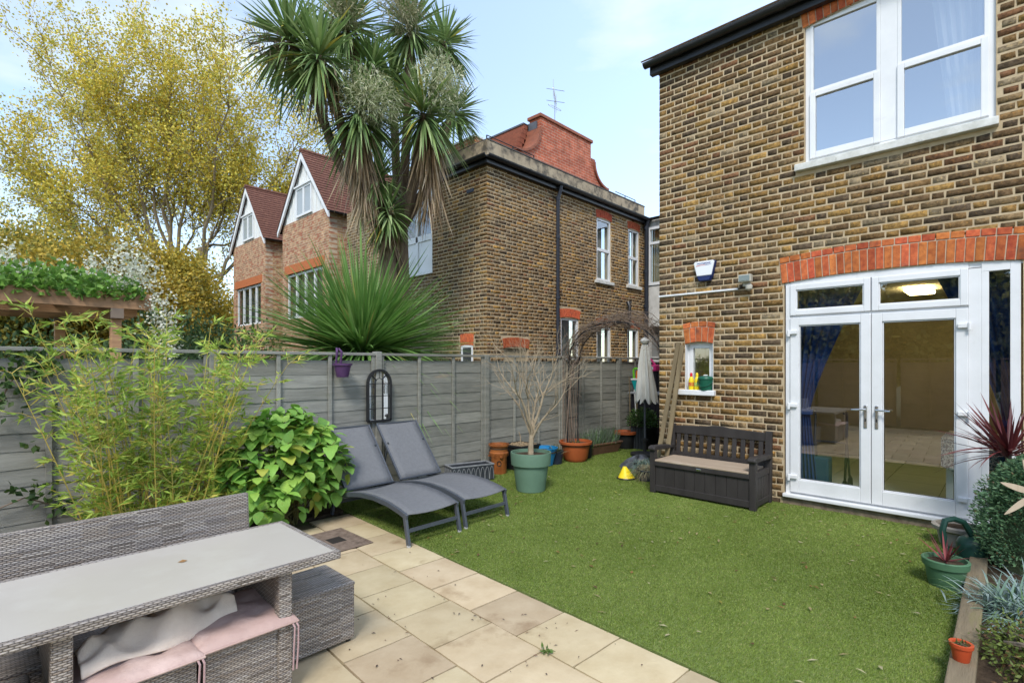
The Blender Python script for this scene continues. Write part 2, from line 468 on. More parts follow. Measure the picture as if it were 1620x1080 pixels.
# ------------------------------------------------------------------ fence
FENCE = mat('grey_painted_fence', (.305, .302, .272), (.225, .224, .203), 3.0, rough=.8, bump=.5, bscale=30, spec=.2, stretch=(1, 1, 9), orand=.15, detail=8,
            c3=(.19, .19, .16), s3=.9, t3=(.5, .75))
FENCE_W = mat('weathered_grey_fence', (.285, .282, .245), (.21, .21, .18), 3.2, rough=.85, bump=.6, bscale=30, spec=.15, stretch=(1, 1, 8), orand=.17, detail=8,
              c3=(.36, .29, .21), s3=1.1, t3=(.66, .80))
FENCE_B = mat('bare_brown_fence', (.24, .165, .11), (.17, .12, .08), 3.2, rough=.85, bump=.5, bscale=30, stretch=(1, 1, 8), orand=.12)
def board_meshes(w, m, cnt, axis=0):
    out = []
    for k in range(cnt):
        rr = random.Random(k + 50); n = 14; V = []; ph = [rr.uniform(0, 6.28) for _ in range(3)]
        for i in range(n + 1):
            x = w * i / n
            lo = -.092 + .0035 * math.sin(x * 5 + ph[0]) + .0025 * math.sin(x * 13 + ph[1]) + rr.uniform(-.0012, .0012)
            # lap board: the thick waney lower edge stands out, the top tucks behind the next board
            for y, z in ((-.0115, lo), (-.0045, .088), (.0, .088), (-.0055, lo)):
                V.append((x, y, z))
        F = []
        for i in range(n):
            a = 4 * i; b = a + 4
            F += [(a, b, b+1, a+1), (a+1, b+1, b+2, a+2), (a+2, b+2, b+3, a+3), (a+3, b+3, b, a)]
        F += [(0, 1, 2, 3), (4*n+3, 4*n+2, 4*n+1, 4*n)]
        if axis == 1: V = [(-y * -1, x, z) if False else (y, x, z) for x, y, z in V]
        me = bpy.data.meshes.new('board'); me.from_pydata(V, [], F); me.materials.append(m)
        out.append(me)
    return out
PW = 1.83
FY = 5.93
BM_A = board_meshes(PW, FENCE, 5); BM_B = board_meshes(PW, FENCE_W, 5)
def fence_panel(fence, u0, v0, ms, m, rot=0, w=PW, top=1.80):
    """a lap panel: its frame is the part, boards and battens are sub-parts; rot 0 faces -v, 1 faces +u"""
    def bx(e, x0, x1, y0, y1, z0, z1):
        if rot: e.box(v0[0] - y1, v0[0] - y0, v0[1] + x0, v0[1] + x1, z0, z1)
        else: e.box(u0 + x0, u0 + x1, v0 + y0, v0 + y1, z0, z1)
    e = MB(); bx(e, -.004, w + .004, -.062, .03, top - .010, top + .024); t = e.build('fence_panel', m, fence, bevel=.004)
    e = MB(); bx(e, 0, w, -.048, .012, .03, .065); e.build('bottom_rail', m, t)
    nb = 11; rise = (top - .06 - .09) / nb; b = BASE[fence.name]
    for i in range(nb):
        loc = Vector((v0[0], v0[1], 0)) if rot else Vector((u0, v0, 0))
        loc = loc - Vector((b.x, b.y, 0)) + Vector((0, 0 if rot else random.uniform(-.003, .001), .145 + i * rise))
        link('board', random.choice(ms), t, loc, (0 if rot else random.uniform(-.01, .01), 0 if rot else random.uniform(-.0025, .0025), math.pi / 2 if rot else 0), (w / PW, 1, rise / .156))
    for x in (.0, w / 3 - .02, 2 * w / 3 - .02, w - .045):
        e = MB(); ex = .002 if 0 < x < w - .05 else 0
        bx(e, x, x + .045 - ex, -.046, -.020, .05, top - .012); e.build('batten', m, t, bevel=.003)
    return t
posts_u = [1.715 + 1.92 * k for k in range(-3, 6)]
fence = thing('garden_fence', (1.715, FY, 0), 'long grey painted lap fence along the left side of the garden', 'fence')
for k in range(8): fence_panel(fence, posts_u[k] + .045, FY, BM_A if k < 4 else BM_B, FENCE if k < 4 else FENCE_W)
for k, u in enumerate(posts_u):
    e = MB(); e.box(u - .043, u + .043, FY - .07, FY + .03, -.1, 1.828 if k != 4 else 1.842); e.build('fence_post', FENCE_W if k > 4 else FENCE, fence, bevel=.006)
BM_R = board_meshes(PW, FENCE_B, 4)
rear = thing('rear_fence', (-3.3, 1.0, 0), 'bare brown lap fence mirrored in the glass of the garden doors', 'fence')
for k in range(4): fence_panel(rear, 0, (-3.3, -1.7 + k * 1.92), BM_R, FENCE_B, 1)

# ------------------------------------------------------------------ brickwork
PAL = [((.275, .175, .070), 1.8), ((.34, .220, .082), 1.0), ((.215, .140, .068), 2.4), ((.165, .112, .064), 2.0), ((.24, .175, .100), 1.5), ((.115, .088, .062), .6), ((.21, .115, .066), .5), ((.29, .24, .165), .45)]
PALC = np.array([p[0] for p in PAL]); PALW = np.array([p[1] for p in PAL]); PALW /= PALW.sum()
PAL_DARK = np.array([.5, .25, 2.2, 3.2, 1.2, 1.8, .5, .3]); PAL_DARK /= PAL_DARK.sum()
PAL_PALE = np.array([2.0, 1.2, 1.9, 1.2, 1.6, .5, .5, .8]); PAL_PALE /= PAL_PALE.sum()  # weights for wall areas with more pale and yellow bricks

def flemish(s0, s1, z0, z1, ch, blocked, seed, closers=True):
    """bricks of a Flemish-bond wall: (s, z, w, h) of every piece clear of the openings"""
    rr = random.Random(seed); out = []; S, Hd, J = .2185, .101, .0145
    n = int((z1 - z0) / ch)
    for i in range(n):
        z = z0 + i * ch; zc = z + ch / 2
        bl = blocked(zc)
        seq = []; s = s0
        if i % 2 == 0: pat = ['S', 'H']
        else: seq += [(s, Hd), (s + Hd + J, .05)]; s += Hd + .05 + 2 * J; pat = ['S', 'H']
        k = 0
        while s < s1:
            w = (S if pat[k % 2] == 'S' else Hd) + rr.uniform(-.006, .006)
            seq.append((s, min(w, s1 - s))); s += w + J; k += 1
        for (a, w) in seq:
            segs = [(a, a + w)]
            for (b0, b1) in bl:
                ns = []
                for (p, q) in segs:
                    if q <= b0 or p >= b1: ns.append((p, q))
                    else:
                        if p < b0: ns.append((p, b0 - .004))
                        if q > b1: ns.append((b1 + .004, q))
                segs = ns
            for (p, q) in segs:
                if q - p > .028: out.append(((p + q) / 2, zc + rr.uniform(-.0015, .0015), q - p, ch - .0178 + rr.uniform(-.003, .003)))
    return out

BT_V = np.array([(-.5, 0, -.5), (.5, 0, -.5), (.5, 0, .5), (-.5, 0, .5), (-.49, -1, -.46), (.49, -1, -.46), (.49, -1, .46), (-.49, -1, .46)])
BT_F = np.array([(4, 5, 6, 7), (0, 1, 5, 4), (1, 2, 6, 5), (2, 3, 7, 6), (3, 0, 4, 7)])
def joined_bricks(name, bricks, frame, parent, mat_, cols, proud=.004, seed=1):
    """frame: origin, along, outward (3-vectors); all pieces in one mesh"""
    r2 = np.random.default_rng(seed)
    B = np.array(bricks); n = len(B); o, al, ou = [np.array(x, float) for x in frame]
    T = np.repeat(BT_V[None], n, 0).copy()
    jit = r2.uniform(-.0036, .0036, (n, 8, 2))
    X = T[:, :, 0] * B[:, None, 2] + B[:, None, 0] + jit[:, :, 0]; Z = T[:, :, 2] * B[:, None, 3] + B[:, None, 1] + jit[:, :, 1]
    D = -T[:, :, 1] * (proud + r2.uniform(-.0018, .0018, (n, 8))) - .004 * (T[:, :, 1] == 0)
    P = o + X[..., None] * al + D[..., None] * ou; P[..., 2] += Z
    V = P.reshape(-1, 3); F = (BT_F[None] + (np.arange(n) * 8)[:, None, None]).reshape(-1, 4)
    b = BASE[parent.name]; V = V - np.array(b)
    me = np_mesh(name, V, F, mat_, np.repeat(cols, 5, 0))
    ob = link(name, me, parent); ob['kind'] = 'stuff'
    return ob

def voussoirs(parent, a, b, zi, rise, t, fixed, axis, outw, n, splay=.10, cap=True, depth=.10, proud=.012, m=REDBRICK, joined=False, capn=None):
    """fan of upright red bricks over an opening between a and b, springing at zi; axis 0: runs along u, 1: along v"""
    mid = (a + b) / 2; hw = (b - a) / 2
    def pt(s, lvl):       # s in 0..1 along, lvl 0 intrados .. 1 extrados
        x = a + (b - a) * s
        q = (x - mid) / hw
        z = zi + rise * (1 - q * q) + lvl * t
        x2 = mid + (x - mid) * (1 + splay * lvl)
        return x2, z
    objs = MB()
    def piece(p4, name):
        e = objs if joined else MB()
        f0 = fixed - outw * .02; f1 = fixed + outw * (proud + random.uniform(-.003, .003))
        P = []
        for (x, z) in p4: P.append((x, f1, z) if axis == 0 else (f1, x, z))
        d = (0, f0 - f1, 0) if axis == 0 else (f0 - f1, 0, 0)
        e.prism(P, d)
        if not joined: e.build('brick', m, parent, bevel=.004, seg=1)
    gap = .0045 / (b - a)
    for i in range(n):
        s0, s1 = i / n + gap, (i + 1) / n - gap
        piece([pt(s0, 0), pt(s1, 0), pt(s1, .985), pt(s0, .985)], 'v')
    if cap:
        cn = capn or max(2, int(n * .72)); lo, hi = 1.03, 1.03 + .066 / t
        for i in range(cn):
            s0, s1 = i / cn + gap, (i + 1) / cn - gap
            piece([pt(s0, lo), pt(s1, lo), pt(s1, hi), pt(s0, hi)], 'c')
    if joined:
        o = objs.build('arch_bricks', m, parent); o['kind'] = 'stuff'
    # mortar bed behind
    e = MB(); hi = 1.0 + (.075 / t if cap else 0); k = 14
    ring = [pt(i / k, .0) for i in range(k + 1)] + [pt(1 - i / k, hi) for i in range(k + 1)]
    f1 = fixed + outw * .004; dd = -outw * .12
    e.prism([(x, f1, z) if axis == 0 else (f1, x, z) for x, z in ring], (0, dd, 0) if axis == 0 else (dd, 0, 0))
    e.build('arch_mortar', PALEMORTAR, parent)

def holed_wall(s0, s1, z0, z1, holes):
    """rectangles that fill a wall round its openings"""
    xs = sorted({s0, s1, *[h[0] for h in holes], *[h[1] for h in holes]}); out = []
    for a, b in zip(xs, xs[1:]):
        if a < s0 - 1e-6 or b > s1 + 1e-6: continue
        m = (a + b) / 2; zz = z0
        for h in sorted([h for h in holes if h[0] < m < h[1]], key=lambda h: h[2]):
            if h[2] > zz: out.append((a, b, zz, h[2]))
            zz = h[3]
        if zz < z1: out.append((a, b, zz, z1))
    return out

# ------------------------------------------------------------------ the house with the garden doors
UW = 6.8
house = thing('brick_house', (UW, 1.0, 0), 'yellow stock brick house with white garden doors and upper window', 'house')
HOLES = [(-.10, 1.96, .085, 2.70), (.085, 1.735, 4.03, 5.72), (2.825, 3.215, 1.30, 1.985)]
wall = MB()
for a, b, c, d in holed_wall(-2.6, 3.6, -.1, 5.90, HOLES): wall.box(UW + .0, UW + .22, a, b, c, d)
wall = wall.build('garden_wall', MORTAR, house)
def blocked_main(z):
    bl = []
    # arches are cut along their outer curve
    def arch(a, b, zi, rise, top, splay):
        mid = (a + b) / 2; hw = (b - a) / 2
        if zi - .02 < z < zi + rise + top + .02:
            f = min(1, max(0, (z - zi) / top)); h2 = hw * (1 + splay * f)
            x = max(0, 1 - max(0, (z + .02 - zi - top)) / rise) if rise > 0 else 1
            if z + .03 > zi + top + rise: return
            h3 = h2 if z + .03 < zi + top else h2 * math.sqrt(max(0, 1 - (z + .03 - zi - top) / rise))
            bl.append((mid - h3, mid + h3))
    if .0 < z < 2.70: bl.append((-.105, 1.965))
    arch(-.12, 1.985, 2.655, .055, .31, .03)
    if 3.95 < z < 4.04: bl.append((.065, 1.83))
    if 4.03 < z < 5.70: bl.append((.08, 1.74))
    arch(.06, 1.76, 5.64, .07, .27, .03)
    if 1.255 < z < 1.335: bl.append((2.79, 3.32))
    if 1.30 < z < 1.96: bl.append((2.82, 3.215))
    arch(2.825, 3.215, 1.955, .03, .27, .14)
    return [(3.6 - y1, 3.6 - y0) for y0, y1 in bl]
bricks = flemish(0.0, 6.2, -.02, 5.86, .0803, blocked_main, 3)
def proj_area(b):
    s, z, w, h = b; u, v = UW, 3.6 - s
    d = u * math.cos(R(43.8)) + v * math.sin(R(43.8)); x = u * math.sin(R(43.8)) - v * math.cos(R(43.8))
    px = 810 + 819 * x / d; py = 576 - (z - 1.68) * 819 / d
    if px > 1616 or py < 4: return 0
    if 1030 < px < 1228 and 690 < py: return 0        # behind the bench
    if px > 1540 and py > 620: return 0               # behind the conifer
    return w * h / d / d * (u / math.hypot(u, v))
order = sorted(range(len(bricks)), key=lambda i: -proj_area(bricks[i]))
single = set(order[:290])
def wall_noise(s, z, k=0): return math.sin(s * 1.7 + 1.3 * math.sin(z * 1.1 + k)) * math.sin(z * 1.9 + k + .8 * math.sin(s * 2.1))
def pick(s, z, rr, lit=.5):  # lit: how far the mix leans to bricks of paler, yellower colour
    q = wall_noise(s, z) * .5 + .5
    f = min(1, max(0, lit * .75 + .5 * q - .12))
    w = PAL_DARK * (1 - f) + PAL_PALE * f; w = w / w.sum()
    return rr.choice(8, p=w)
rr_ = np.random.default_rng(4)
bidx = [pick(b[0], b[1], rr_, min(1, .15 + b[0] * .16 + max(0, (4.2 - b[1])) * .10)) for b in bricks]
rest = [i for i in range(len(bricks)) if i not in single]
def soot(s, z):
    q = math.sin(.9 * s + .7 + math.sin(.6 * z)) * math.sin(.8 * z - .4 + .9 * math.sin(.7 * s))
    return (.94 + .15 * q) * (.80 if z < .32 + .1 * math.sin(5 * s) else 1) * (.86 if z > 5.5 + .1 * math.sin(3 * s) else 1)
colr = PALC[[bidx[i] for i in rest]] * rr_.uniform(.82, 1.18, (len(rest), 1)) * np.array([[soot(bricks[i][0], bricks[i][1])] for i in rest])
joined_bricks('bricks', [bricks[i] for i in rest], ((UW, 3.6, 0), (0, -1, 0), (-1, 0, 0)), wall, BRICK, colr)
# the large near bricks: shared shapes, each an object
BV = {}
def brick_variant(k, j, w, h):
    w = round(w / .004) * .004; h = round(h / .002) * .002
    if (k, j, w, h) in BV: return BV[k, j, w, h]
    r2 = np.random.default_rng(k * 10 + j + 77)
    V = BT_V.copy(); V[4:, 1] *= .004; V = V * np.array([w, 1, h])
    V[:, 0] += r2.uniform(-.0036, .0036, 8); V[:, 2] += r2.uniform(-.0036, .0036, 8); V[4:, 1] += r2.uniform(-.0018, .0018, 4); V[:4, 1] = .004
    W = np.stack([V[:, 1], -V[:, 0], V[:, 2]], 1)     # along -v, outward -u
    me = np_mesh('brick', W, BT_F, BRICK, np.repeat((PALC[k] * (.84 + .11 * j))[None], 5, 0))
    BV[k, j, w, h] = me; return me
bb = BASE[house.name]
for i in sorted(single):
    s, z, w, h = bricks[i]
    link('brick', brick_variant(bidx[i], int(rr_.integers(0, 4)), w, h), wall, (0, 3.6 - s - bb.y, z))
# closed sides, back, inner lining, roof
g = MB(); g.box(UW + .22, 13.3, 3.4, 3.595, -.1, 5.9); g.build('alley_wall', tex_brick_mat('alley_brick', (.16, .10, .045), (.07, .05, .034), (.36, .30, .22), 'X', .225, .08), house)
arch_d = MB(); a_door = link('door_arch', None, house) if False else None
da = MB(); da.box(UW + .13, UW + .2, .3, .5, 2.72, 2.74); da = da.build('door_arch', PALEMORTAR, house)
voussoirs(da, -.12, 1.985, 2.655, .055, .235, UW, 1, -1, 29, .02, capn=19)
ua = MB(); ua.box(UW + .13, UW + .2, .3, .5, 5.74, 5.76); ua = ua.build('upper_window_arch', PALEMORTAR, house)
voussoirs(ua, .06, 1.76, 5.64, .07, .235, UW, 1, -1, 23, .03, cap=False)
sa = MB(); sa.box(UW + .13, UW + .2, 2.95, 3.1, 2.0, 2.02); sa = sa.build('small_window_arch', PALEMORTAR, house)
voussoirs(sa, 2.825, 3.215, 1.955, .03, .20, UW, 1, -1, 5, .14, capn=4)

def rect_frame(e, v0, v1, z0, z1, w, u0, u1, wb=None):
    wb = wb or w
    e.box(u0, u1, v0, v0 + w, z0, z1); e.box(u0, u1, v1 - w, v1, z0, z1)
    e.box(u0, u1, v0 + w, v1 - w, z0, z0 + wb); e.box(u0, u1, v0 + w, v1 - w, z1 - w, z1)
def pane(parent, v0, v1, z0, z1, u, m=GLASS, th=.006):
    e = MB(); e.add([(u, v0, z0), (u, v1, z0), (u, v1, z1), (u, v0, z1)], [(0, 3, 2, 1)]); return e.build('pane', m, parent)
def bead(e, v0, v1, z0, z1, u0, u1, w=.014): rect_frame(e, v0, v1, z0, z1, w, u0, u1)

# garden doors
F0, F1 = UW + .012, UW + .085
fr = MB()
fr.box(F0, F1, 1.893, 1.945, .13, 2.655); fr.box(F0, F1, .19, .285, .13, 2.62); fr.box(F0, F1, -.085, -.012, .13, 2.655)
fr.box(F0, F1, .285, 1.893, 2.625, 2.70); fr.box(F0, F1, -.012, .19, 2.58, 2.70); fr.box(F0 + .02, F1, .285, 1.893, 2.235, 2.262)
fr.box(F0, F1, -.012, .19, .13, .24); fr.box(F0 + .02, F1, .285, 1.893, .13, .155); fr.box(F0 + .015, F1, 1.078, 1.09, 2.262, 2.625)
fr.box(F0, F1, .136, .19, .24, 2.58)
door = fr.build('door_frame', WHITE, house, bevel=.004)
pane(door, -.012, .136, .24, 2.58, UW + .045)
g = MB(); g.prism([(F0 + .012, v, z) for v, z in ([(-.1, 2.63), (1.96, 2.63)] + [(1.96 - 2.06 * i / 12, 2.662 + .055 * (1 - (2 * i / 12 - 1) ** 2)) for i in range(13)])], (.05, 0, 0)); g.build('arched_head', WHITE, house)
for nm, v0, v1, hs in (('door_leaf', 1.086, 1.893, 1), ('door_leaf', .285, 1.080, -1)):
    e = MB(); z0, z1 = .155, 2.235; w = .095
    rect_frame(e, v0, v1, z0, z1, w, UW - .004, UW + .064, .155)
    lf = e.build(nm, WHITE, house, bevel=.006, seg=2)
    e = MB(); bead(e, v0 + w, v1 - w, z0 + .155, z1 - w, UW + .010, UW + .05); e.build('glazing_bead', WHITE, lf, bevel=.006)
    e = MB(); bead(e, v0 + w + .010, v1 - w - .010, z0 + .165, z1 - w - .010, UW + .014, UW + .0245, .006); e.build('gasket', BLACK, lf)
    pane(lf, v0 + w + .012, v1 - w - .012, z0 + .165, z1 - w - .012, UW + .03)
    hv = v1 - .035 if hs > 0 else v0 + .035
    for zz in (2.06, 1.19, .34):
        e = MB(); e.box(UW - .034, UW - .004, hv - .045, hv + .045, zz - .022, zz + .022); e.tube([(UW - .03, hv + hs * .045, zz - .05), (UW - .03, hv + hs * .045, zz + .03)], .016, 10); e.build('hinge', WHITE, lf, bevel=.006)
    kv = v0 + .048 if hs > 0 else v1 - .048
    e = MB(); e.box(UW - .016, UW - .004, kv - .016, kv + .016, .98, 1.23); e.build('handle_plate', CHROME, lf, bevel=.006)
    e = MB(); e.tube([(UW - .012, kv, 1.185), (UW - .055, kv, 1.185), (UW - .06, kv + hs * .03, 1.183), (UW - .06, kv + hs * .125, 1.178)], .010, 10); e.build('lever_handle', CHROME, lf, smooth=True)
    e = MB(); e.box(UW - .018, UW - .015, kv - .006, kv + .006, 1.05, 1.085); e.build('keyhole', BLACK, lf)
for v0, v1 in ((1.090, 1.893), (.285, 1.078)):
    e = MB(); rect_frame(e, v0, v1, 2.262, 2.625, .062, UW - .004, UW + .06); tl = e.build('top_light', WHITE, house, bevel=.006)
    e = MB(); bead(e, v0 + .062, v1 - .062, 2.324, 2.563, UW + .01, UW + .05, .013); e.build('glazing_bead', WHITE, tl, bevel=.004)
    e = MB(); bead(e, v0 + .071, v1 - .071, 2.333, 2.554, UW + .014, UW + .0245, .005); e.build('gasket', BLACK, tl)
    pane(tl, v0 + .073, v1 - .073, 2.335, 2.552, UW + .03)
g = MB(); g.box(UW - .055, UW + .08, .10, 1.965, .092, .132); g.build('door_sill', WHITE, house, bevel=.008)
STONE = mat('old_render_plinth', (.30, .24, .17), (.16, .12, .085), 9, rough=.95, bump=.8, bscale=30, c3=(.10, .12, .05), s3=3)
g = MB(); g.box(UW - .004, UW + .1, -.1, 1.97, -.1, .092); g.build('plinth', STONE, house)
# hose or cable along the foot of the doors
# upper window
uw = MB(); rect_frame(uw, .085, 1.735, 4.035, 5.72, .055, UW + .03, UW + .10); uw.box(UW + .026, UW + .10, .855, 1.005, 4.09, 5.69)
uwin = uw.build('upper_window', WHITE, house, bevel=.004)
for v0, v1 in ((1.005, 1.685), (.135, .855)):
    e = MB(); rect_frame(e, v0, v1, 4.085, 4.86, .06, UW + .004, UW + .06, .075); e.build('lower_sash', WHITE, uwin, bevel=.006)
    e = MB(); rect_frame(e, v0, v1, 4.86, 5.67, .035, UW + .022, UW + .06, .03); e.build('upper_sash', WHITE, uwin, bevel=.004)
    pane(uwin, v0 + .05, v1 - .05, 4.14, 4.81, UW + .035, GLASS_UP); pane(uwin, v0 + .03, v1 - .03, 4.88, 5.645, UW + .045, GLASS_UP)
g = MB(); g.box(UW - .075, UW + .1, .065, 1.83, 3.957, 4.036); g.build('window_sill', WHITE_OLD, house, bevel=.008)
# small window
sw = MB(); rect_frame(sw, 2.825, 3.215, 1.33, 1.985, .05, UW + .085, UW + .15, .03); rect_frame(sw, 2.86, 3.18, 1.36, 1.945, .048, UW + .07, UW + .14)
swin = sw.build('small_window', WHITE, house, bevel=.004)
pane(swin, 2.9, 3.14, 1.4, 1.9, UW + .10)
g = MB(); g.box(UW - .07, UW + .16, 2.792, 3.318, 1.262, 1.334); g.build('window_sill', WHITE, house, bevel=.01)
g = MB(); g.box(UW + .0, UW + .085, 2.8255, 2.832, 1.335, 1.96); g.box(UW + .0, UW + .085, 3.208, 3.2145, 1.335, 1.96); g.build('window_reveal', WHITE, house)

# eaves
g = MB(); g.box(UW - .10, UW - .02, -2.6, 3.70, 5.80, 5.98); g.box(UW - .02, UW + .25, -2.6, 3.70, 5.903, 5.93); g.build('fascia', BLACK, house, bevel=.004)
def gutter(e, path_a, path_b, r=.062, n=9):
    a = Vector(path_a); b = Vector(path_b); d = (b - a).normalized(); s = d.cross(Vector((0, 0, 1))).normalized()
    out = []; prof = [(math.cos(t), math.sin(t)) for t in [math.pi + math.pi * i / n for i in range(n + 1)]]
    ring = [(x * r, y * r) for x, y in prof] + [(x * (r - .006), y * (r - .006)) for x, y in prof[::-1]]
    e.prism([a + s * x + Vector((0, 0, y)) for x, y in ring], b - a)
g = MB(); gutter(g, (UW - .166, -2.6, 5.94), (UW - .166, 3.745, 5.94))
for v in (3.2, 1.9, .6): gutter(g, (UW - .166, v, 5.941), (UW - .166, v + .07, 5.941), .070)
g.prism([(UW - .166 + .062 * math.cos(t), 3.74, 5.94 + .062 * math.sin(t)) for t in [math.pi + math.pi * i / 9 for i in range(10)]], (0, .006, 0))
g.build('gutter', BLACK, house, smooth=True)
ROOFT = mat('mossy_clay_tile', (.20, .11, .065), (.12, .075, .05), 9, rough=.9, bump=.5, c3=(.11, .10, .05), s3=4)
rb = MB()
for i in range(24):
    a = .07 + i * .16
    p0 = Vector((UW - .22 + a, -2.6, 5.955 + a * .62)); M0 = Matrix.Translation(p0) @ Matrix.Rotation(-math.atan(.62), 4, 'Y')
    rb.box(-.10, .16, 0, 6.36, 0, .018, M0)
rb.build('roof', ROOFT, house)

# rooms behind the glass
room = MB()
RU0, RU1, RV0, RV1 = UW + .23, 10.6, -.9, 3.2
OCHRE = mat('warm_ochre_room_wall', (.36, .33, .235), (.32, .29, .20), 3, rough=.9)
g = MB(); g.box(RU1, RU1 + .05, RV0, RV1, .1, 2.75); g.box(RU0, RU1, RV0 - .05, RV0, .1, 2.75); g.box(RU0, RU1, RV1, RV1 + .05, .1, 2.75); g.build('room_wall', OCHRE, house)
g = MB(); g.box(RU0, RU1, RV0, RV1, 2.75, 2.8); g.build('room_ceiling', mat('room_ceiling_paint', (.6, .58, .5), rough=.9), house)
FLT = mat('grey_floor_tile', (.42, .44, .40), (.38, .40, .36), 4, rough=.35, spec=.4)
fl_ = MB(); fl_.box(UW + .09, RU1, RV0, RV1, .04, .098); fl_ = fl_.build('room_floor', mat('tile_grout', (.08, .08, .07), rough=.9), house)
for i in range(6):
    for j in range(6):
        e = MB(); u0 = UW + .12 + i * .6; v0 = -.6 + j * .6
        e.box(u0 + .004, u0 + .596, v0 + .004, v0 + .596, .098, .104); e.build('tile', FLT, fl_)
g = MB(); g.box(UW + .30, 9.5, -.2, 3.0, 3.5, 3.55); g.box(9.5, 9.55, -.2, 3.0, 3.5, 6.0); g.box(UW + .25, 9.5, -.25, -.2, 3.5, 6.0); g.box(UW + .25, 9.5, 3.0, 3.05, 3.5, 6.0); g.box(UW + .25, 9.5, -.2, 3.0, 5.95, 6.0)
g.build('upstairs_room', mat('pale_room_paint', (.82, .82, .80), rough=.9), house)
lamp_m = bpy.data.materials.new('ceiling_lamp_glow'); lamp_m.use_nodes = True
_e = lamp_m.node_tree.nodes['Principled BSDF']; _e.inputs['Emission Color'].default_value = (1, .72, .3, 1); _e.inputs['Emission Strength'].default_value = 9
lamp = thing('ceiling_lamp', (9.2, .9, 2.75), 'lit warm ceiling lamp inside the room behind the right top light', 'lamp')
g = MB(); g.box(8.9, 9.5, .75, 1.05, 2.68, 2.74); g.build('lamp_shade', lamp_m, lamp, bevel=.02)
# ------------------------------------------------------------------ neighbour's brick wing
NU, NV = 7.22, 7.63
nb = thing('neighbour_house', (NU, NV, 0), 'darker stock brick house wing beyond the fence with red gable on its roof', 'house')
# openings on the flank (along u)
NH = [(11.10, 11.75, 3.85, 5.45), (12.62, 13.2, 3.88, 5.45), (9.62, 10.33, 1.5, 2.78), (11.10, 11.75, 1.5, 2.66), (12.58, 13.18, 1.5, 2.66), (7.72, 8.45, 1.2, 2.02)]
nw = MB()
for a, b, c, d in holed_wall(NU, 13.56, -.1, 5.86, NH): nw.box(a, b, NV, NV + .2, c, d)
nwall = nw.build('flank_wall', MORTAR, nb)
def blocked_n(z):
    bl = []
    for (a, b, c, d) in NH:
        if c < z < d: bl.append((a - .005, b + .005))
        if d <= z < d + .24:
            bl.append((a - .03 - .05 * (z - d) / .24, b + .03 + .05 * (z - d) / .24))
        if c - .09 < z <= c and c > 3: bl.append((a - .1, b + .1))
    return [(p - NU, q - NU) for p, q in bl]
fb = flemish(0, 13.5 - NU, 1.2, 5.80, .0772, blocked_n, 11)
rn = np.random.default_rng(9)
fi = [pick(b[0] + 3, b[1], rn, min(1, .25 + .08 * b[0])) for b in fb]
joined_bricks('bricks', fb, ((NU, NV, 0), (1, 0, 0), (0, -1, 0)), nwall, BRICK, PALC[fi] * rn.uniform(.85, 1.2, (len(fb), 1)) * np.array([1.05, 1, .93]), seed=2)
ne = MB(); ne.box(NU, NU + .2, NV + .2, 9.42, -.1, 5.86)
nend = ne.build('end_wall', MORTAR, nb)
def blocked_e(z): return [(.42, .80)] if 1.2 < z < 2.07 else ([(.37, .85)] if z < 2.30 else [])
eb = flemish(0, 9.42 - NV, 1.2, 5.80, .0772, blocked_e, 12)
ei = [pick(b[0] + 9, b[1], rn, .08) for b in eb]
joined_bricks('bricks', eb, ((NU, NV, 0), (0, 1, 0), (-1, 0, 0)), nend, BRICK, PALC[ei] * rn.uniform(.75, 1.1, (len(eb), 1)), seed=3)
# two odd pieces on that wall: an air brick and a pale patch of lime
g = MB(); g.box(NU - .014, NU, 8.02, 8.24, 5.27, 5.34); g.build('air_brick', mat('slate_air_brick', (.05, .06, .085), rough=.7), nb)
for k, (a, b, c, d) in enumerate(NH):
    am = MB(); am.box(a, b, NV + .12, NV + .16, d + .03, d + .05); ar = am.build('window_arch', PALEMORTAR, nb)
    voussoirs(ar, a - .03, b + .03, d, .035, .20, NV, 0, -1, 8, .09, cap=False, joined=True)
    if k == 5: continue
    u0, u1 = NV + .018, NV + .085
    e = MB()
    for x0, x1, z0, z1 in ((a, a + .055, c, d + .03), (b - .055, b, c, d + .03), (a + .055, b - .055, c, c + .06), (a + .055, b - .055, d - .045, d + .03)): e.box(x0, x1, u0, u1, z0, z1)
    if k < 2: m_ = (c + d) / 2; e.box(a + .055, b - .055, u0, u1, m_ - .04, m_ + .04)
    if k == 1: e.box((a + b) / 2 - .012, (a + b) / 2 + .012, u0 + .01, u1 - .01, c, d)
    w_ = e.build('window', WHITE, nb, bevel=.004)
    e = MB(); e.add([(a + .05, u0 + .03, c + .05), (b - .05, u0 + .03, c + .05), (b - .05, u0 + .03, d - .03), (a + .05, u0 + .03, d - .03)], [(0, 1, 2, 3)]); e.build('pane', GLASS, w_)
    e = MB(); e.box(a, b, NV + .3, NV + .32, c - .1, d + .1); e.build('blind', mat('pale_blind', (.28, .30, .29), (.16, .18, .17), 3, rough=.9) if 'pale_blind' not in MATS else MATS['pale_blind'], w_)
    if k < 2: e = MB(); e.box(a - .09, b + .09, NV - .06, NV + .015, c - .085, c - .003); e.build('window_sill', WHITE_OLD, w_, bevel=.006)
    else: e = MB(); e.box(a - .02, b + .02, NV - .03, NV + .012, 1.80 if k == 2 else 1.82, 1.86 if k == 2 else 1.875); e.build('window_sill', WHITE, w_)
e = MB(); e.box(7.74, 8.43, NV + .05, NV + .12, 1.2, 2.05); e.build('blocked_window', mat('cream_infill', (.42, .34, .22), (.3, .25, .16), 9, rough=.9), nb)
am = MB(); am.box(NU + .12, NU + .16, 8.1, 8.38, 2.10, 2.12); ar = am.build('window_arch', PALEMORTAR, nb)
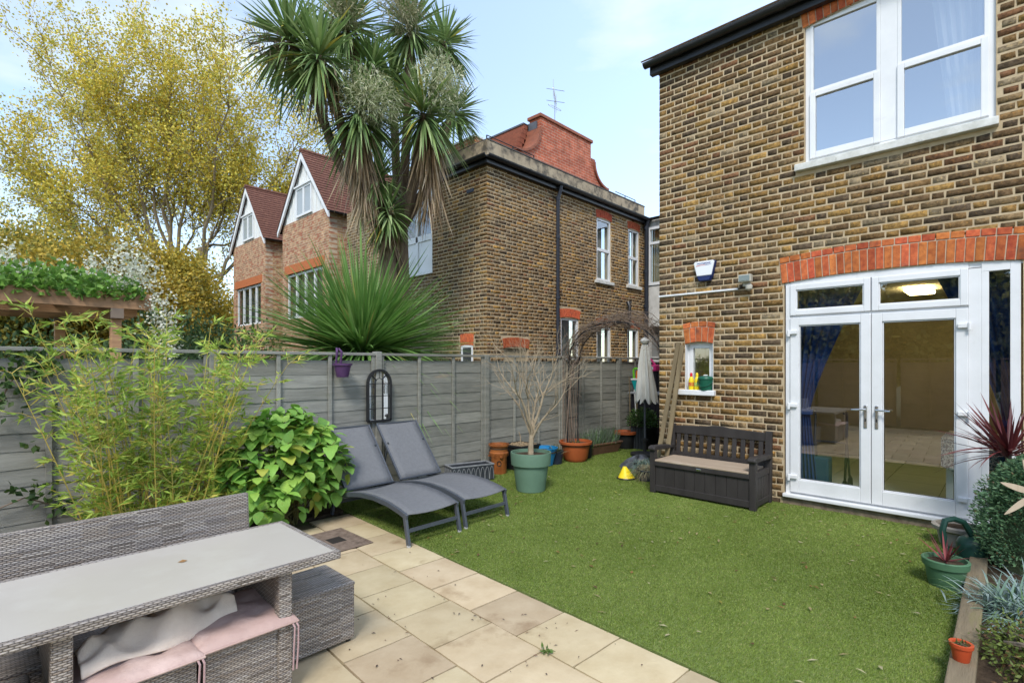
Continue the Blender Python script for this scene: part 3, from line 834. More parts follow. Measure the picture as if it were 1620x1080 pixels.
voussoirs(ar, 8.03, 8.44, 2.07, .02, .24, NU, 1, -1, 5, .09, cap=False, joined=True)
e = MB(); e.box(NU - .004, NU + .06, 8.05, 8.43, 1.2, 2.09); lw_ = e.build('window', WHITE, nb, bevel=.004)
e = MB(); e.add([(NU - .008, 8.10, 1.3), (NU - .008, 8.36, 1.3), (NU - .008, 8.36, 2.03), (NU - .008, 8.10, 2.03)], [(0, 3, 2, 1)]); e.build('pane', mat('dark_frosted_pane', (.05, .055, .06), rough=.1, spec=.6), lw_)
# gutter, fascia, downpipes
g = MB(); g.box(NU - .10, 13.56, NV - .10, NV + .02, 5.72, 5.85); g.box(NU - .10, NU + .02, NV + .02, 9.5, 5.72, 5.85); g.build('fascia', BLACK, nb, bevel=.004)
g = MB(); gutter(g, (13.56, NV - .166, 5.86), (NU - .15, NV - .166, 5.86), .066); gutter(g, (NU - .166, NV - .18, 5.86), (NU - .166, 9.5, 5.86), .066)
for u in (8.35, 9.6, 11.2, 12.7): gutter(g, (u, NV - .166, 5.862), (u - .08, NV - .166, 5.862), .073)
g.build('gutter', BLACK, nb, smooth=True)
g = MB(); g.tube([(9.42, NV - .165, 5.80), (9.42, NV - .14, 5.68), (9.42, NV - .075, 5.5), (9.42, NV - .075, .0)], .042, 12)
for z in (1.9, 3.2, 4.6, 5.5): g.tube([(9.42, NV - .075, z), (9.42, NV - .075, z + .07)], .053, 12)
g.build('downpipe', mat('dark_blue_grey_pipe', (.035, .04, .055), rough=.4), nb, smooth=True)
g = MB(); g.tube([(13.43, NV - .165, 5.82), (13.43, NV - .12, 5.66), (13.43, NV - .10, .0)], .06, 12)
for z in (2.0, 3.3, 4.3, 5.55): g.tube([(13.43, NV - .10, z), (13.43, NV - .10, z + .09)], .075, 12)
g.build('soil_pipe', mat('cast_iron_pipe', (.022, .026, .036), rough=.45), nb, smooth=True)
g = MB(); g.tube([(12.43, NV - .02, 2.7), (12.43, NV - .14, 2.7), (12.43, NV - .16, 2.8), (12.43, NV - .16, 3.25), (12.43, NV - .10, 3.36), (12.60, NV - .08, 3.38)], .05, 10); g.build('boiler_flue', BLACK, nb, smooth=True)
g = MB(); g.lathe([(.05, 0), (.05, .1)], (10.83, NV - .06, 2.52), 12); g.build('outside_lamp', BLACK, nb)
# parapet
CONC = mat('stained_parapet_render', (.40, .33, .23), (.30, .24, .165), 5, rough=.95, bump=.5, c3=(.10, .088, .07), s3=4.5, t3=(.46, .64))
g = MB(); g.box(NU + .02, 13.56, NV + .02, NV + .20, 5.861, 6.25); g.box(NU + .02, NU + .22, NV + .20, 9.6, 5.861, 6.25); g.build('parapet', CONC, nb, bevel=.01)
g = MB(); g.box(NU + .03, 13.56, NV + .01, NV + .225, 6.25, 6.275); g.box(NU + .03, NU + .24, NV + .225, 9.6, 6.25, 6.275); g.build('parapet_coping', mat('dark_lead_coping', (.06, .055, .05), (.10, .09, .08), 6, rough=.7), nb)
g = MB(); g.box(NU + .5, NU + .7, NV + .9, 10.4, 6.2, 6.72); g.build('roof_upstand', tex_brick_mat('orange_upstand', (.42, .17, .08), (.34, .14, .07), (.4, .3, .2), 'Y'), nb)
g = MB(); g.box(NU + .46, NU + .74, NV + .88, 10.45, 6.72, 6.76); g.box(NU + .49, NU + .5, NV + .9, 10.4, 6.42, 6.46); g.build('white_flashing', WHITE_OLD, nb)
# roof railing
IRON = mat('black_iron_rail', (.015, .015, .017), rough=.5)
for a, b, us in ((12.45, 13.5, (12.95, 13.5)), (7.5, 9.0, (7.5, 8.3, 9.0))):
    g = MB()
    for z in (6.37, 6.50): g.tube([(a, NV + .3, z), (b, NV + .3, z)], .010, 6)
    for u in us: g.tube([(u, NV + .3, 6.2), (u, NV + .3, 6.50)], .014, 6)
    g.build('roof_railing', IRON, nb)
# red Dutch gable on the roof, curved sides
RED1 = tex_brick_mat('red_gable_brick', (.46, .125, .065), (.36, .09, .05), (.44, .26, .19), 'X', .22, .07, .008)
GV = 8.22
def gable_poly():
    L_ = [(8.55, 6.2), (8.62, 6.62)]
    for i in range(9):
        t = i / 8 * math.pi / 2; L_.append((8.68 + .84 * math.sin(t), 6.64 + .74 * (1 - math.cos(t))))
    L_ += [(9.58, 7.40), (9.58, 7.70), (11.68, 7.70), (11.68, 7.22), (11.80, 7.20)]
    for i in range(1, 9):
        t = i / 8 * math.pi / 2; L_.append((12.5 - .70 * (1 - math.sin(t)) if False else 11.80 + .68 * (1 - math.cos(t)), 7.20 - .60 * math.sin(t)))
    L_ += [(12.5, 6.2)]
    return L_
gp = gable_poly()
g = MB(); g.prism([(u, GV, z) for u, z in gp], (0, .36, 0)); rg = g.build('red_gable', RED1, nb)
COPE = mat('red_coping', (.30, .105, .06), (.22, .085, .055), 8, rough=.85)
g = MB(); g.box(9.53, 11.73, GV - .04, GV + .40, 7.70, 7.78); g.build('coping', COPE, rg, bevel=.01)
def strip(pts, name):
    g = MB()
    for (a, b) in zip(pts, pts[1:]): g.bar((a[0], GV + .17, a[1] + .015), (b[0], GV + .17, b[1] + .015), .46, .055, up=(0, .0001, 1))
    g.build(name, COPE, rg)
strip(gp[1:12], 'coping'); strip(gp[15:-1], 'coping')
MTILE = mat('red_roof_tile', (.30, .095, .055), (.22, .075, .045), 14, rough=.85, bump=.3, orand=.1)
g = MB()
for i in range(9):
    z = 6.45 + i * .125; x = 8.85 + i * .065
    g.box(x, x + .2, GV + .36, 13.2, z, z + .135)
g.build('mansard_tiles', MTILE, nb)
g = MB(); g.box(9.35, 11.7, GV + .36, 13.2, 7.56, 7.60); g.build('lead_ridge', mat('lead_grey', (.10, .11, .13), rough=.55), nb)
g = MB(); g.box(9.535, 9.575, GV + .10, GV + .38, 7.28, 7.62); g.build('lead_flashing', MATS['lead_grey'], nb)
g = MB(); g.box(9.5, 12.4, GV + .36, 13.2, 6.2, 7.55); g.build('attic', MTILE, nb)
g = MB(); g.box(NU + .1, 13.5, NV + .1, 13.2, 5.86, 5.95); g.build('flat_roof', CONC, nb)
g = MB(); g.lathe([(.16, 0), (.15, .06), (.10, .12), (.02, .15)], (11.0, GV + .4, 7.76), 16); g.build('roof_cowl', BLACK, nb, smooth=True)
# rear part: wall with white window unit, and the white-rendered return at the end of the alley
BACKB = tex_brick_mat('back_brick', (.22, .14, .06), (.10, .07, .04), (.36, .3, .21), 'Y', .225, .077)
g = MB()
for a, b, c, d in holed_wall(9.42, 13.4, -.1, 5.9, [(9.43, 10.85, 3.75, 5.75)]): g.box(NU + .06, NU + .3, a, b, c, d)
g.build('rear_wall', BACKB, nb)
e = MB()
for v0, v1, z0, z1 in ((9.43, 9.48, 3.75, 5.75), (10.78, 10.85, 3.75, 5.75), (9.48, 10.78, 3.75, 3.83), (9.48, 10.78, 4.52, 4.66), (9.48, 10.78, 5.68, 5.75), (9.98, 10.06, 3.83, 5.68)): e.box(NU + .0, NU + .09, v0, v1, z0, z1)
ww = e.build('window', WHITE, nb, bevel=.004)
e = MB(); e.box(NU + .03, NU + .06, 9.48, 10.78, 3.83, 4.52); e.build('white_panel', WHITE, ww)
for v0, v1 in ((9.48, 9.98), (10.06, 10.78)):
    e = MB(); e.add([(NU + .045, v0, 4.66), (NU + .045, v1, 4.66), (NU + .045, v1, 5.68), (NU + .045, v0, 5.68)], [(0, 3, 2, 1)]); e.build('pane', GLASS, ww)
e = MB(); e.box(NU + .5, NU + .55, 9.4, 10.9, 3.7, 5.8); e.build('room_lining', DARKIN, nb)
RENDER = mat('white_render', (.62, .61, .58), (.50, .49, .46), 5, rough=.9, bump=.3, c3=(.38, .37, .34), s3=2.5)
g = MB()
for a, b, c, d in holed_wall(3.4, 7.63, -.1, 5.9, [(6.9, 7.53, 3.95, 5.62), (6.2, 7.5, 1.9, 2.75)]): g.box(13.56, 13.8, a, b, c, d)
g.build('rendered_wall', RENDER, nb)
e = MB()
for v0, v1, z0, z1 in ((6.9, 6.96, 3.95, 5.62), (7.46, 7.53, 3.95, 5.62), (6.96, 7.46, 3.95, 4.03), (6.96, 7.46, 5.55, 5.62), (6.96, 7.46, 5.12, 5.19)): e.box(13.53, 13.62, v0, v1, z0, z1)
w_ = e.build('window', WHITE, nb)
e = MB(); e.add([(13.585, 6.96, 4.03), (13.585, 7.46, 4.03), (13.585, 7.46, 5.55), (13.585, 6.96, 5.55)], [(0, 3, 2, 1)]); e.build('pane', GLASS, w_)
e = MB(); n_ = 24
for i in range(n_):
    v = 6.95 + i * .52 / n_; e.box(13.72 + .02 * math.sin(i * 1.3), 13.74 + .02 * math.sin(i * 1.3), v, v + .52 / n_, 4.0, 5.6)
e.build('curtain', mat('ochre_curtain', (.33, .25, .11), (.25, .19, .08), 6, rough=.9), w_)
g = MB(); g.box(13.5, 13.56, 6.1, 7.62, 2.75, 2.98); g.build('white_band', WHITE_OLD, nb, bevel=.01)
g = MB(); g.box(13.7, 13.72, 6.2, 7.5, 1.9, 2.75); g.build('dark_lobby', DARKIN, nb)
g = MB(); gutter(g, (13.45, 7.45, 5.86), (13.45, 3.4, 5.86), .066); g.build('gutter', BLACK, nb, smooth=True)

# aerial on the red gable
AL = mat('aerial_alloy', (.45, .46, .48), rough=.4, metal=.8)
an = thing('tv_aerial', (10.37, GV + .2, 7.78), 'television aerial on a thin mast above the red gable', 'aerial')
g = MB(); g.tube([(10.37, GV + .2, 7.7), (10.37, GV + .2, 8.55)], .012, 6); g.build('mast', AL, an)
g = MB(); g.tube([(10.12, GV + .05, 8.62), (10.62, GV + .35, 8.50)], .010, 6); g.build('boom', AL, an)
g = MB()
for k in range(7):
    p = Vector((10.14, GV + .06, 8.615)).lerp(Vector((10.60, GV + .34, 8.505)), k / 6); h_ = .24 if k in (0, 6) else .12
    g.tube([p - Vector((0, 0, h_)), p + Vector((0, 0, h_))], .007, 5)
for z in (8.42, 8.72): g.tube([(10.16, GV + .3, z), (10.58, GV + .05, z)], .007, 5)
g.build('elements', AL, an)
g = MB(); g.tube([(10.37 + .23 * math.cos(t), GV + .2 + .1 * math.sin(t), 8.27 + .05 * math.sin(t)) for t in [i / 18 * 6.2832 for i in range(19)]], .006, 5); g.build('loop', AL, an)

# ------------------------------------------------------------------ two gabled houses further along
BR2Y = tex_brick_mat('mixed_brick_front', (.50, .30, .17), (.34, .18, .105), (.50, .41, .30), 'Y', .225, .075, .009, dark=(.36, .145, .09))
BR2X = tex_brick_mat('mixed_brick_side', (.52, .33, .17), (.36, .21, .11), (.48, .39, .28), 'X', .225, .075, .009, dark=(.33, .13, .08))
REDLINT = mat('orange_red_lintel', (.50, .16, .06), (.42, .13, .05), 20, rough=.85)
GABLEW = mat('white_gable_boards', (.76, .77, .76), (.70, .71, .70), 6, rough=.6, stretch=(1, 4, .4))
TILE2 = mat('brown_red_tile', (.18, .080, .055), (.090, .046, .038), 22, rough=.88, bump=.4, bscale=40, spec=.15, c3=(.29, .15, .10), s3=9, t3=(.58, .7), stretch=(1, 1, 2))
def gable_house(v0, v1, label):
    u0 = 7.2; vc = (v0 + v1) / 2; ze, zr = 6.28, 8.28
    t = thing('gabled_house', (u0, vc, 0), label, 'house', 'brick houses with white gables beyond the fence')
    g = MB()
    for a, b, c, d in holed_wall(v0, v1, -.1, ze, [(v0 + .42, v1 - .3, 3.15, 4.62)]): g.box(u0, u0 + .25, a, b, c, d)
    g.build('front_wall', BR2Y, t)
    g = MB(); g.box(u0 + .25, u0 + 7, v0, v0 + .2, -.1, ze - .02); g.box(u0 + .25, u0 + 7, v1 - .2, v1, -.1, ze - .02); g.build('side_wall', BR2X, t)
    g = MB(); g.prism([(u0 + .02, v0, ze), (u0 + .02, v1, ze), (u0 + .02, vc, zr)], (.15, 0, 0)); ga = g.build('gable', GABLEW, t)
    g = MB(); nbt = 14
    for i in range(nbt):
        v = v0 + (i + .5) * (v1 - v0) / nbt; top = zr - abs(v - vc) / ((v1 - v0) / 2) * (zr - ze) - .12
        if top > ze + .1: g.box(u0 - .002, u0 + .02, v - .006, v + .006, ze, top)
    g.build('cover_strips', GABLEW, ga)
    for sg in (-1, 1):
        ve = vc + sg * ((v1 - v0) / 2 + .16); zx = ze - .19
        g = MB(); g.prism([(u0 - .12, ve, zx), (u0 - .12, vc, zr + .03), (u0 - .12, vc, zr - .21), (u0 - .12, ve, zx - .17)], (.05, 0, 0)); g.build('bargeboard', WHITE, t)
        # tile courses from the eaves to the ridge
        r_ = MB(); A = Vector((0, ve, zx + .02)); B_ = Vector((0, vc, zr + .05)); n = 22
        for i in range(n):
            p = A.lerp(B_, i / n); q = A.lerp(B_, (i + 1.25) / n); nn = Vector((0, sg * (zr - ze), abs(ve - vc))).normalized() * .028
            if i == n - 1: q = B_
            r_.prism([(u0 - .14, p.y, p.z), (u0 - .14, q.y, q.z), (u0 - .14, q.y + nn.y * .2, q.z + nn.z * .2), (u0 - .14, p.y + nn.y, p.z + nn.z)], (6.6, 0, 0))
        r_.build('roof', TILE2, t)
        g = MB(); gutter(g, (u0 - .1, ve + sg * .03, zx + .02), (u0 + 6.4, ve + sg * .03, zx + .02), .055); g.build('gutter', BLACK, t)
    g = MB(); g.tube([(u0 - .14, vc, zr + .06), (u0 + 6.4, vc, zr + .06)], .075, 8); g.build('ridge_tiles', TILE2, t)
    e = MB(); W0, W1, Z0, Z1 = vc - .58, vc + .52, 6.33, 7.26
    for a, b, c, d in ((W0, W0 + .07, Z0, Z1), (W1 - .07, W1, Z0, Z1), (W0 + .07, W1 - .07, Z0, Z0 + .07), (W0 + .07, W1 - .07, Z1 - .07, Z1), ((W0 + W1) / 2 - .05, (W0 + W1) / 2 + .05, Z0 + .07, Z1 - .07)): e.box(u0 - .05, u0 + .03, a, b, c, d)
    w = e.build('gable_window', WHITE, t)
    e = MB(); e.box(u0 - .03, u0 - .02, W0 + .07, W1 - .07, Z0 + .07, Z1 - .07); e.build('pane', mat('pale_reflecting_pane', (.33, .37, .40), rough=.08, spec=.8) if 'pale_reflecting_pane' not in MATS else MATS['pale_reflecting_pane'], w)
    e = MB(); e.box(u0 - .09, u0 + .02, W0 - .06, W1 + .06, Z1, Z1 + .05); e.build('drip_board', WHITE, w)
    e = MB(); a, b, c, d = v0 + .42, v1 - .3, 3.15, 4.62
    xs = [a + (b - a) * i / 4 for i in range(5)]
    for x in xs: e.box(u0 + .06, u0 + .12, max(a, x - .045), min(b, x + .045), c, d)
    e.box(u0 + .065, u0 + .115, a, b, c, c + .07); e.box(u0 + .065, u0 + .115, a, b, d - .08, d)
    w = e.build('window', WHITE, t)
    for i in range(4):
        p = MB(); p.add([(u0 + .09, xs[i] + .045, c + .07), (u0 + .09, xs[i+1] - .045, c + .07), (u0 + .09, xs[i+1] - .045, d - .08), (u0 + .09, xs[i] + .045, d - .08)], [(0, 3, 2, 1)]); p.build('pane', GLASS, w)
    p = MB()
    for i in range(26): p.box(u0 + .2, u0 + .215, a, b, c + .05 + i * .056, c + .085 + i * .056)
    p.build('slatted_blind', MATS['pale_blind'], w)
    e = MB(); e.box(u0 - .012, u0 + .1, v0 + .3, v1 - .18, 4.62, 4.90); e.build('lintel', REDLINT, t)
    g = MB(); g.box(u0 + .3, u0 + .35, v0 + .2, v1 - .2, 2.9, 4.9); g.build('dark_room', DARKIN, t)
    return t
gable_house(14.28, 17.55, 'gabled brick house nearer the palm, brown-red tiles and white gable window')
gable_house(19.02, 22.25, 'gabled brick house farther left with four-light window above dark shrubs')
g = MB(); g.box(9.4, 14, 17.55, 19.02, -.1, 6.3)
lk = g.build('link_block', BR2Y); tag(lk, 'recessed brick link between the two gabled houses', 'building')

# ------------------------------------------------------------------ things on the house wall
NAVY = mat('navy_plastic', (.012, .025, .11), rough=.35)
AW = mat('alarm_white', (.78, .80, .83), rough=.35)
al = thing('alarm_box', (UW, 2.92, 2.79), 'white and navy burglar alarm box high on the brick wall', 'alarm box')
def shield(sc_=1.0, z0=2.785, z1=3.055):
    P_ = [(-.075, z0), (.075, z0), (.105, z0 + .06), (.148, z1 - .02), (.125, z1), (-.125, z1), (-.148, z1 - .02), (-.105, z0 + .06)]
    return [(2.92 + x * sc_, 2.92 + (z - 2.92) * sc_ if False else z) for x, z in P_]
g = MB(); g.prism([(UW - .055, v, z) for v, z in shield()], (.05, 0, 0)); g.build('backplate', NAVY, al, bevel=.006)
g = MB(); g.prism([(UW - .078, 2.92 + x, z) for x, z in ((-.098, 2.855), (.098, 2.855), (.140, 3.032), (.118, 3.05), (-.118, 3.05), (-.140, 3.032))], (.023, 0, 0)); g.build('cover', AW, al, bevel=.008)
g = MB(); g.prism([(UW - .074, 2.92 + x, z) for x, z in ((-.068, 2.79), (.068, 2.79), (.096, 2.852), (-.096, 2.852))], (.018, 0, 0)); g.build('strobe_lens', NAVY, al, bevel=.006)
def lettering(txt, size, loc, rot, m, parent, name='lettering', align='CENTER'):
    cu = bpy.data.curves.new(name, 'FONT'); cu.body = txt; cu.size = size; cu.align_x = align; cu.extrude = .0006; cu.resolution_u = 2; cu.offset = .0004
    o = bpy.data.objects.new(name, cu); COL.objects.link(o)
    dg = bpy.context.evaluated_depsgraph_get(); me = bpy.data.meshes.new_from_object(o.evaluated_get(dg))
    bpy.data.objects.remove(o); me.materials.append(m)
    return link(name, me, parent, Vector(loc) - BASE[parent.name], rot)
BLUEINK = mat('blue_ink', (.02, .04, .25), rough=.6); REDINK = mat('red_ink', (.5, .02, .03), rough=.6)
lettering('PARTNERSHIP', .030, (UW - .0795, 2.92, 3.008), (R(90), 0, R(-90)), BLUEINK, al)
g = MB(); g.prism([(UW - .0785, 2.92 + x, z) for x, z in ((.105, 2.984), (.03, 2.995), (-.02, 2.990), (-.02, 2.995), (.03, 3.001), (.105, 2.993))], (-.001, 0, 0)); g.build('red_swoosh', REDINK, al)
g = MB(); g.prism([(UW - .0785, 2.92 + x, z) for x, z in ((-.02, 2.990), (-.10, 2.996), (-.10, 3.0), (-.02, 2.995))], (-.001, 0, 0)); g.build('blue_swoosh', BLUEINK, al)

CREAMP = mat('aged_cream_plastic', (.52, .50, .43), (.42, .40, .34), 12, rough=.5)
fld = thing('security_light', (UW, 2.38, 2.62), 'small aged floodlight with motion sensor on the brick wall', 'security light')
g = MB(); g.box(UW - .14, UW - .06, 2.30, 2.455, 2.705, 2.80); g.build('lamp_housing', CREAMP, fld, bevel=.01)
g = MB(); g.box(UW - .146, UW - .139, 2.315, 2.44, 2.72, 2.787); g.build('lens', mat('floodlight_lens', (.16, .19, .17), rough=.08, spec=.8), fld)
g = MB(); g.lathe([(.012, -.05), (.04, -.03), (.045, .01), (.02, .04)], (UW - .07, 2.345, 2.65), 14); g.build('motion_sensor', CREAMP, fld, smooth=True)
g = MB(); g.box(UW - .07, UW, 2.35, 2.42, 2.66, 2.72); g.build('bracket', CREAMP, fld)
cb = thing('cable_trunking', (UW, 3.0, 2.64), 'thin white cable trunking along the brick wall under the alarm box', 'cable')
g = MB(); g.box(UW - .022, UW - .002, 2.50, 3.605, 2.632, 2.655); g.build('trunking', WHITE, cb, bevel=.003)
g = MB(); g.tube([(UW - .012, 2.50, 2.643), (UW - .02, 2.46, 2.65), (UW - .03, 2.44, 2.69), (UW - .05, 2.42, 2.70)], .006, 6); g.build('cable_end', BLACK, cb, smooth=True)

# things on the small window's sill
YEL = mat('yellow_plastic', (.78, .60, .02), rough=.35); REDP = mat('red_plastic', (.6, .02, .03), rough=.35)
def bottle(v, label, capm, band):
    t = thing('cleaning_bottle', (UW - .005, v, 1.334), label, 'bottle', 'yellow bottles on the small window sill')
    g = MB(); g.lathe([(.034, 0), (.036, .02), (.036, .11), (.033, .14), (.018, .175), (.014, .18)], (UW - .005, v, 1.334), 16); g.build('body', YEL, t, smooth=True)
    g = MB(); g.lathe([(.017, .178), (.018, .215), (.010, .23)], (UW - .005, v, 1.334), 12); g.build('cap', capm, t, smooth=True)
    g = MB(); g.lathe([(.0372, .05), (.0372, .10)], (UW - .005, v, 1.334), 16, cap=False); g.build('printed_label', band, t)
bottle(3.125, 'yellow bottle with a red cap on the small window sill', REDP, mat('bottle_label_red', (.62, .35, .05), (.55, .05, .04), 40, rough=.5))
bottle(3.045, 'yellow bottle with a yellow cap beside the green caddy', YEL, mat('bottle_label_yellow', (.75, .7, .3), (.3, .45, .05), 40, rough=.5))
GRNB = mat('dark_green_plastic', (.012, .10, .06), rough=.4)
bk = thing('compost_caddy', (UW + .0, 2.925, 1.334), 'dark green lidded food caddy on the small window sill', 'bucket')
g = MB(); g.lathe([(.078, 0), (.095, .14), (.102, .145), (.102, .155)], (UW - .005, 2.925, 1.334), 22); g.build('bucket', GRNB, bk, smooth=True)
g = MB(); g.lathe([(.103, .155), (.09, .178), (.04, .19), (.0, .192)], (UW - .005, 2.925, 1.334), 22); g.build('lid', GRNB, bk, smooth=True)
g = MB(); g.tube([(UW - .005 - .10 * math.sin(t) * .9 - .01, 2.925 + .104 * math.cos(t), 1.334 + .13 - .075 * math.sin(t)) for t in [i / 10 * math.pi for i in range(11)]], .005, 6); g.build('bail_handle', GRNB, bk)
g = MB(); g.box(UW - .03, UW + .02, 2.90, 2.95, 1.523, 1.54); g.build('paper_lump', WHITE_OLD, bk, bevel=.01)

# planks leaning at the corner
PLK = mat('weathered_plank', (.27, .21, .12), (.17, .13, .075), 6, rough=.9, bump=.4, stretch=(1, 1, .2), orand=.12)
for k, (vb, vt, ub, zt, lab) in enumerate(((3.50, 3.30, 6.42, 1.98, 'long weathered plank leaning on the house corner, outer one'), (3.40, 3.23, 6.50, 1.94, 'greyish plank leaning on the house corner, nearer the small window'))):
    t = thing('wooden_plank', (ub, vb, 0), lab, 'plank', 'planks leaning on the house corner')
    g = MB(); g.bar((ub, vb, .01), (6.775 - .03 * k, vt, zt), .058, .022, up=(-1, 0, 0)); g.build('board', PLK, t)
# ------------------------------------------------------------------ storage bench
DKB = mat('dark_brown_resin', (.030, .026, .025), (.045, .040, .038), 5, rough=.55, bump=.25, bscale=35, stretch=(1, 1, .3), spec=.35)
LID = mat('taupe_resin_lid', (.42, .33, .245), (.36, .28, .205), 5, rough=.6, bump=.2, bscale=30, stretch=(3, .4, 1), c3=(.48, .40, .31), s3=4)
bn = thing('storage_bench', (6.45, 2.74, 0), 'dark brown storage bench with taupe lid against the brick wall', 'bench')
b0, b1, f0, f1 = 2.075, 3.405, 6.165, 6.745
for v in (b0, b1 - .075):
    g = MB(); g.box(f0, f0 + .07, v, v + .075, 0, .56); g.build('front_post', DKB, bn, bevel=.008)
    g = MB(); g.prism([(f1 - .075, v, 0), (f1, v, 0), (f1 + .03, v, .86), (f1 - .03, v, .86)], (0, .075, 0)); g.build('back_post', DKB, bn, bevel=.008)
    g = MB(); n = 8; pr = []
    top = [(f0 - .035, .575), (f0 - .03, .60), (f0 + .02, .615), (f0 + .2, .605), (f1 - .03, .585)]; bot = [(f1 - .03, .535), (f0 + .18, .55), (f0 + .02, .555), (f0 - .03, .555)]
    g.prism([(u, v - .01, z) for u, z in top + bot], (0, .095, 0)); g.build('armrest', DKB, bn, bevel=.012)
    for z_ in (.36, .03): g = MB(); g.box(f0 + .07, f1 - .06, v + .012, v + .063, z_, z_ + .07); g.build('side_rail', DKB, bn, bevel=.006)
    for k in range(5):
        e = MB(); u = f0 + .072 + k * .087; e.box(u, u + .083, v + .02, v + .05, .098, .362); e.build('side_slat', DKB, bn, bevel=.004)
g = MB(); g.box(f0 + .006, f0 + .05, b0 + .075, b1 - .075, .03, .11); g.build('front_rail', DKB, bn, bevel=.006)
for k in range(9):
    w = (b1 - b0 - .15) / 9; v = b0 + .075 + k * w
    e = MB(); e.box(f0 + .018, f0 + .04, v + .0015, v + w - .0015, .108, .362); e.build('front_slat', DKB, bn, bevel=.003)
g = MB(); g.box(f0 - .008, f0 + .035, b0 + .072, b1 - .072, .36, .415); g.build('lid_edge', DKB, bn, bevel=.008)
g = MB(); g.box(f0 - .012, f1 - .07, b0 + .078, b1 - .078, .416, .442); g.build('lid', LID, bn, bevel=.008)
g = MB(); g.box(f0 - .016, f0 - .006, 2.74 - .03, 2.74 + .03, .375, .40); g.build('latch', CHROME, bn, bevel=.004)
g = MB(); N_ = 16
tp = [(b0 + .07 + (b1 - b0 - .14) * i / N_) for i in range(N_ + 1)]
def crest(v): q = (v - (b0 + b1) / 2) / ((b1 - b0) / 2); return .835 + .028 * (1 - abs(q)) + (.012 if abs(q) < .2 else 0)
g.prism([(f1 - .02, v, crest(v)) for v in tp] + [(f1 - .02, v, .735) for v in tp[::-1]], (.04, 0, 0)); g.build('top_rail', DKB, bn, bevel=.006)
g = MB(); g.box(f1 - .05, f1 - .015, b0 + .075, b1 - .075, .43, .49); g.build('lower_back_rail', DKB, bn)
for k in range(11):
    w = (b1 - b0 - .15) / 11; v = b0 + .075 + (k + .5) * w
    e = MB(); e.prism([(f1 - .04, v - .027, .48), (f1 - .02, v - .027, .48), (f1 + .01, v - .027, .745), (f1 - .01, v - .027, .745)], (0, .054, 0)); e.build('back_slat', DKB, bn, bevel=.004)

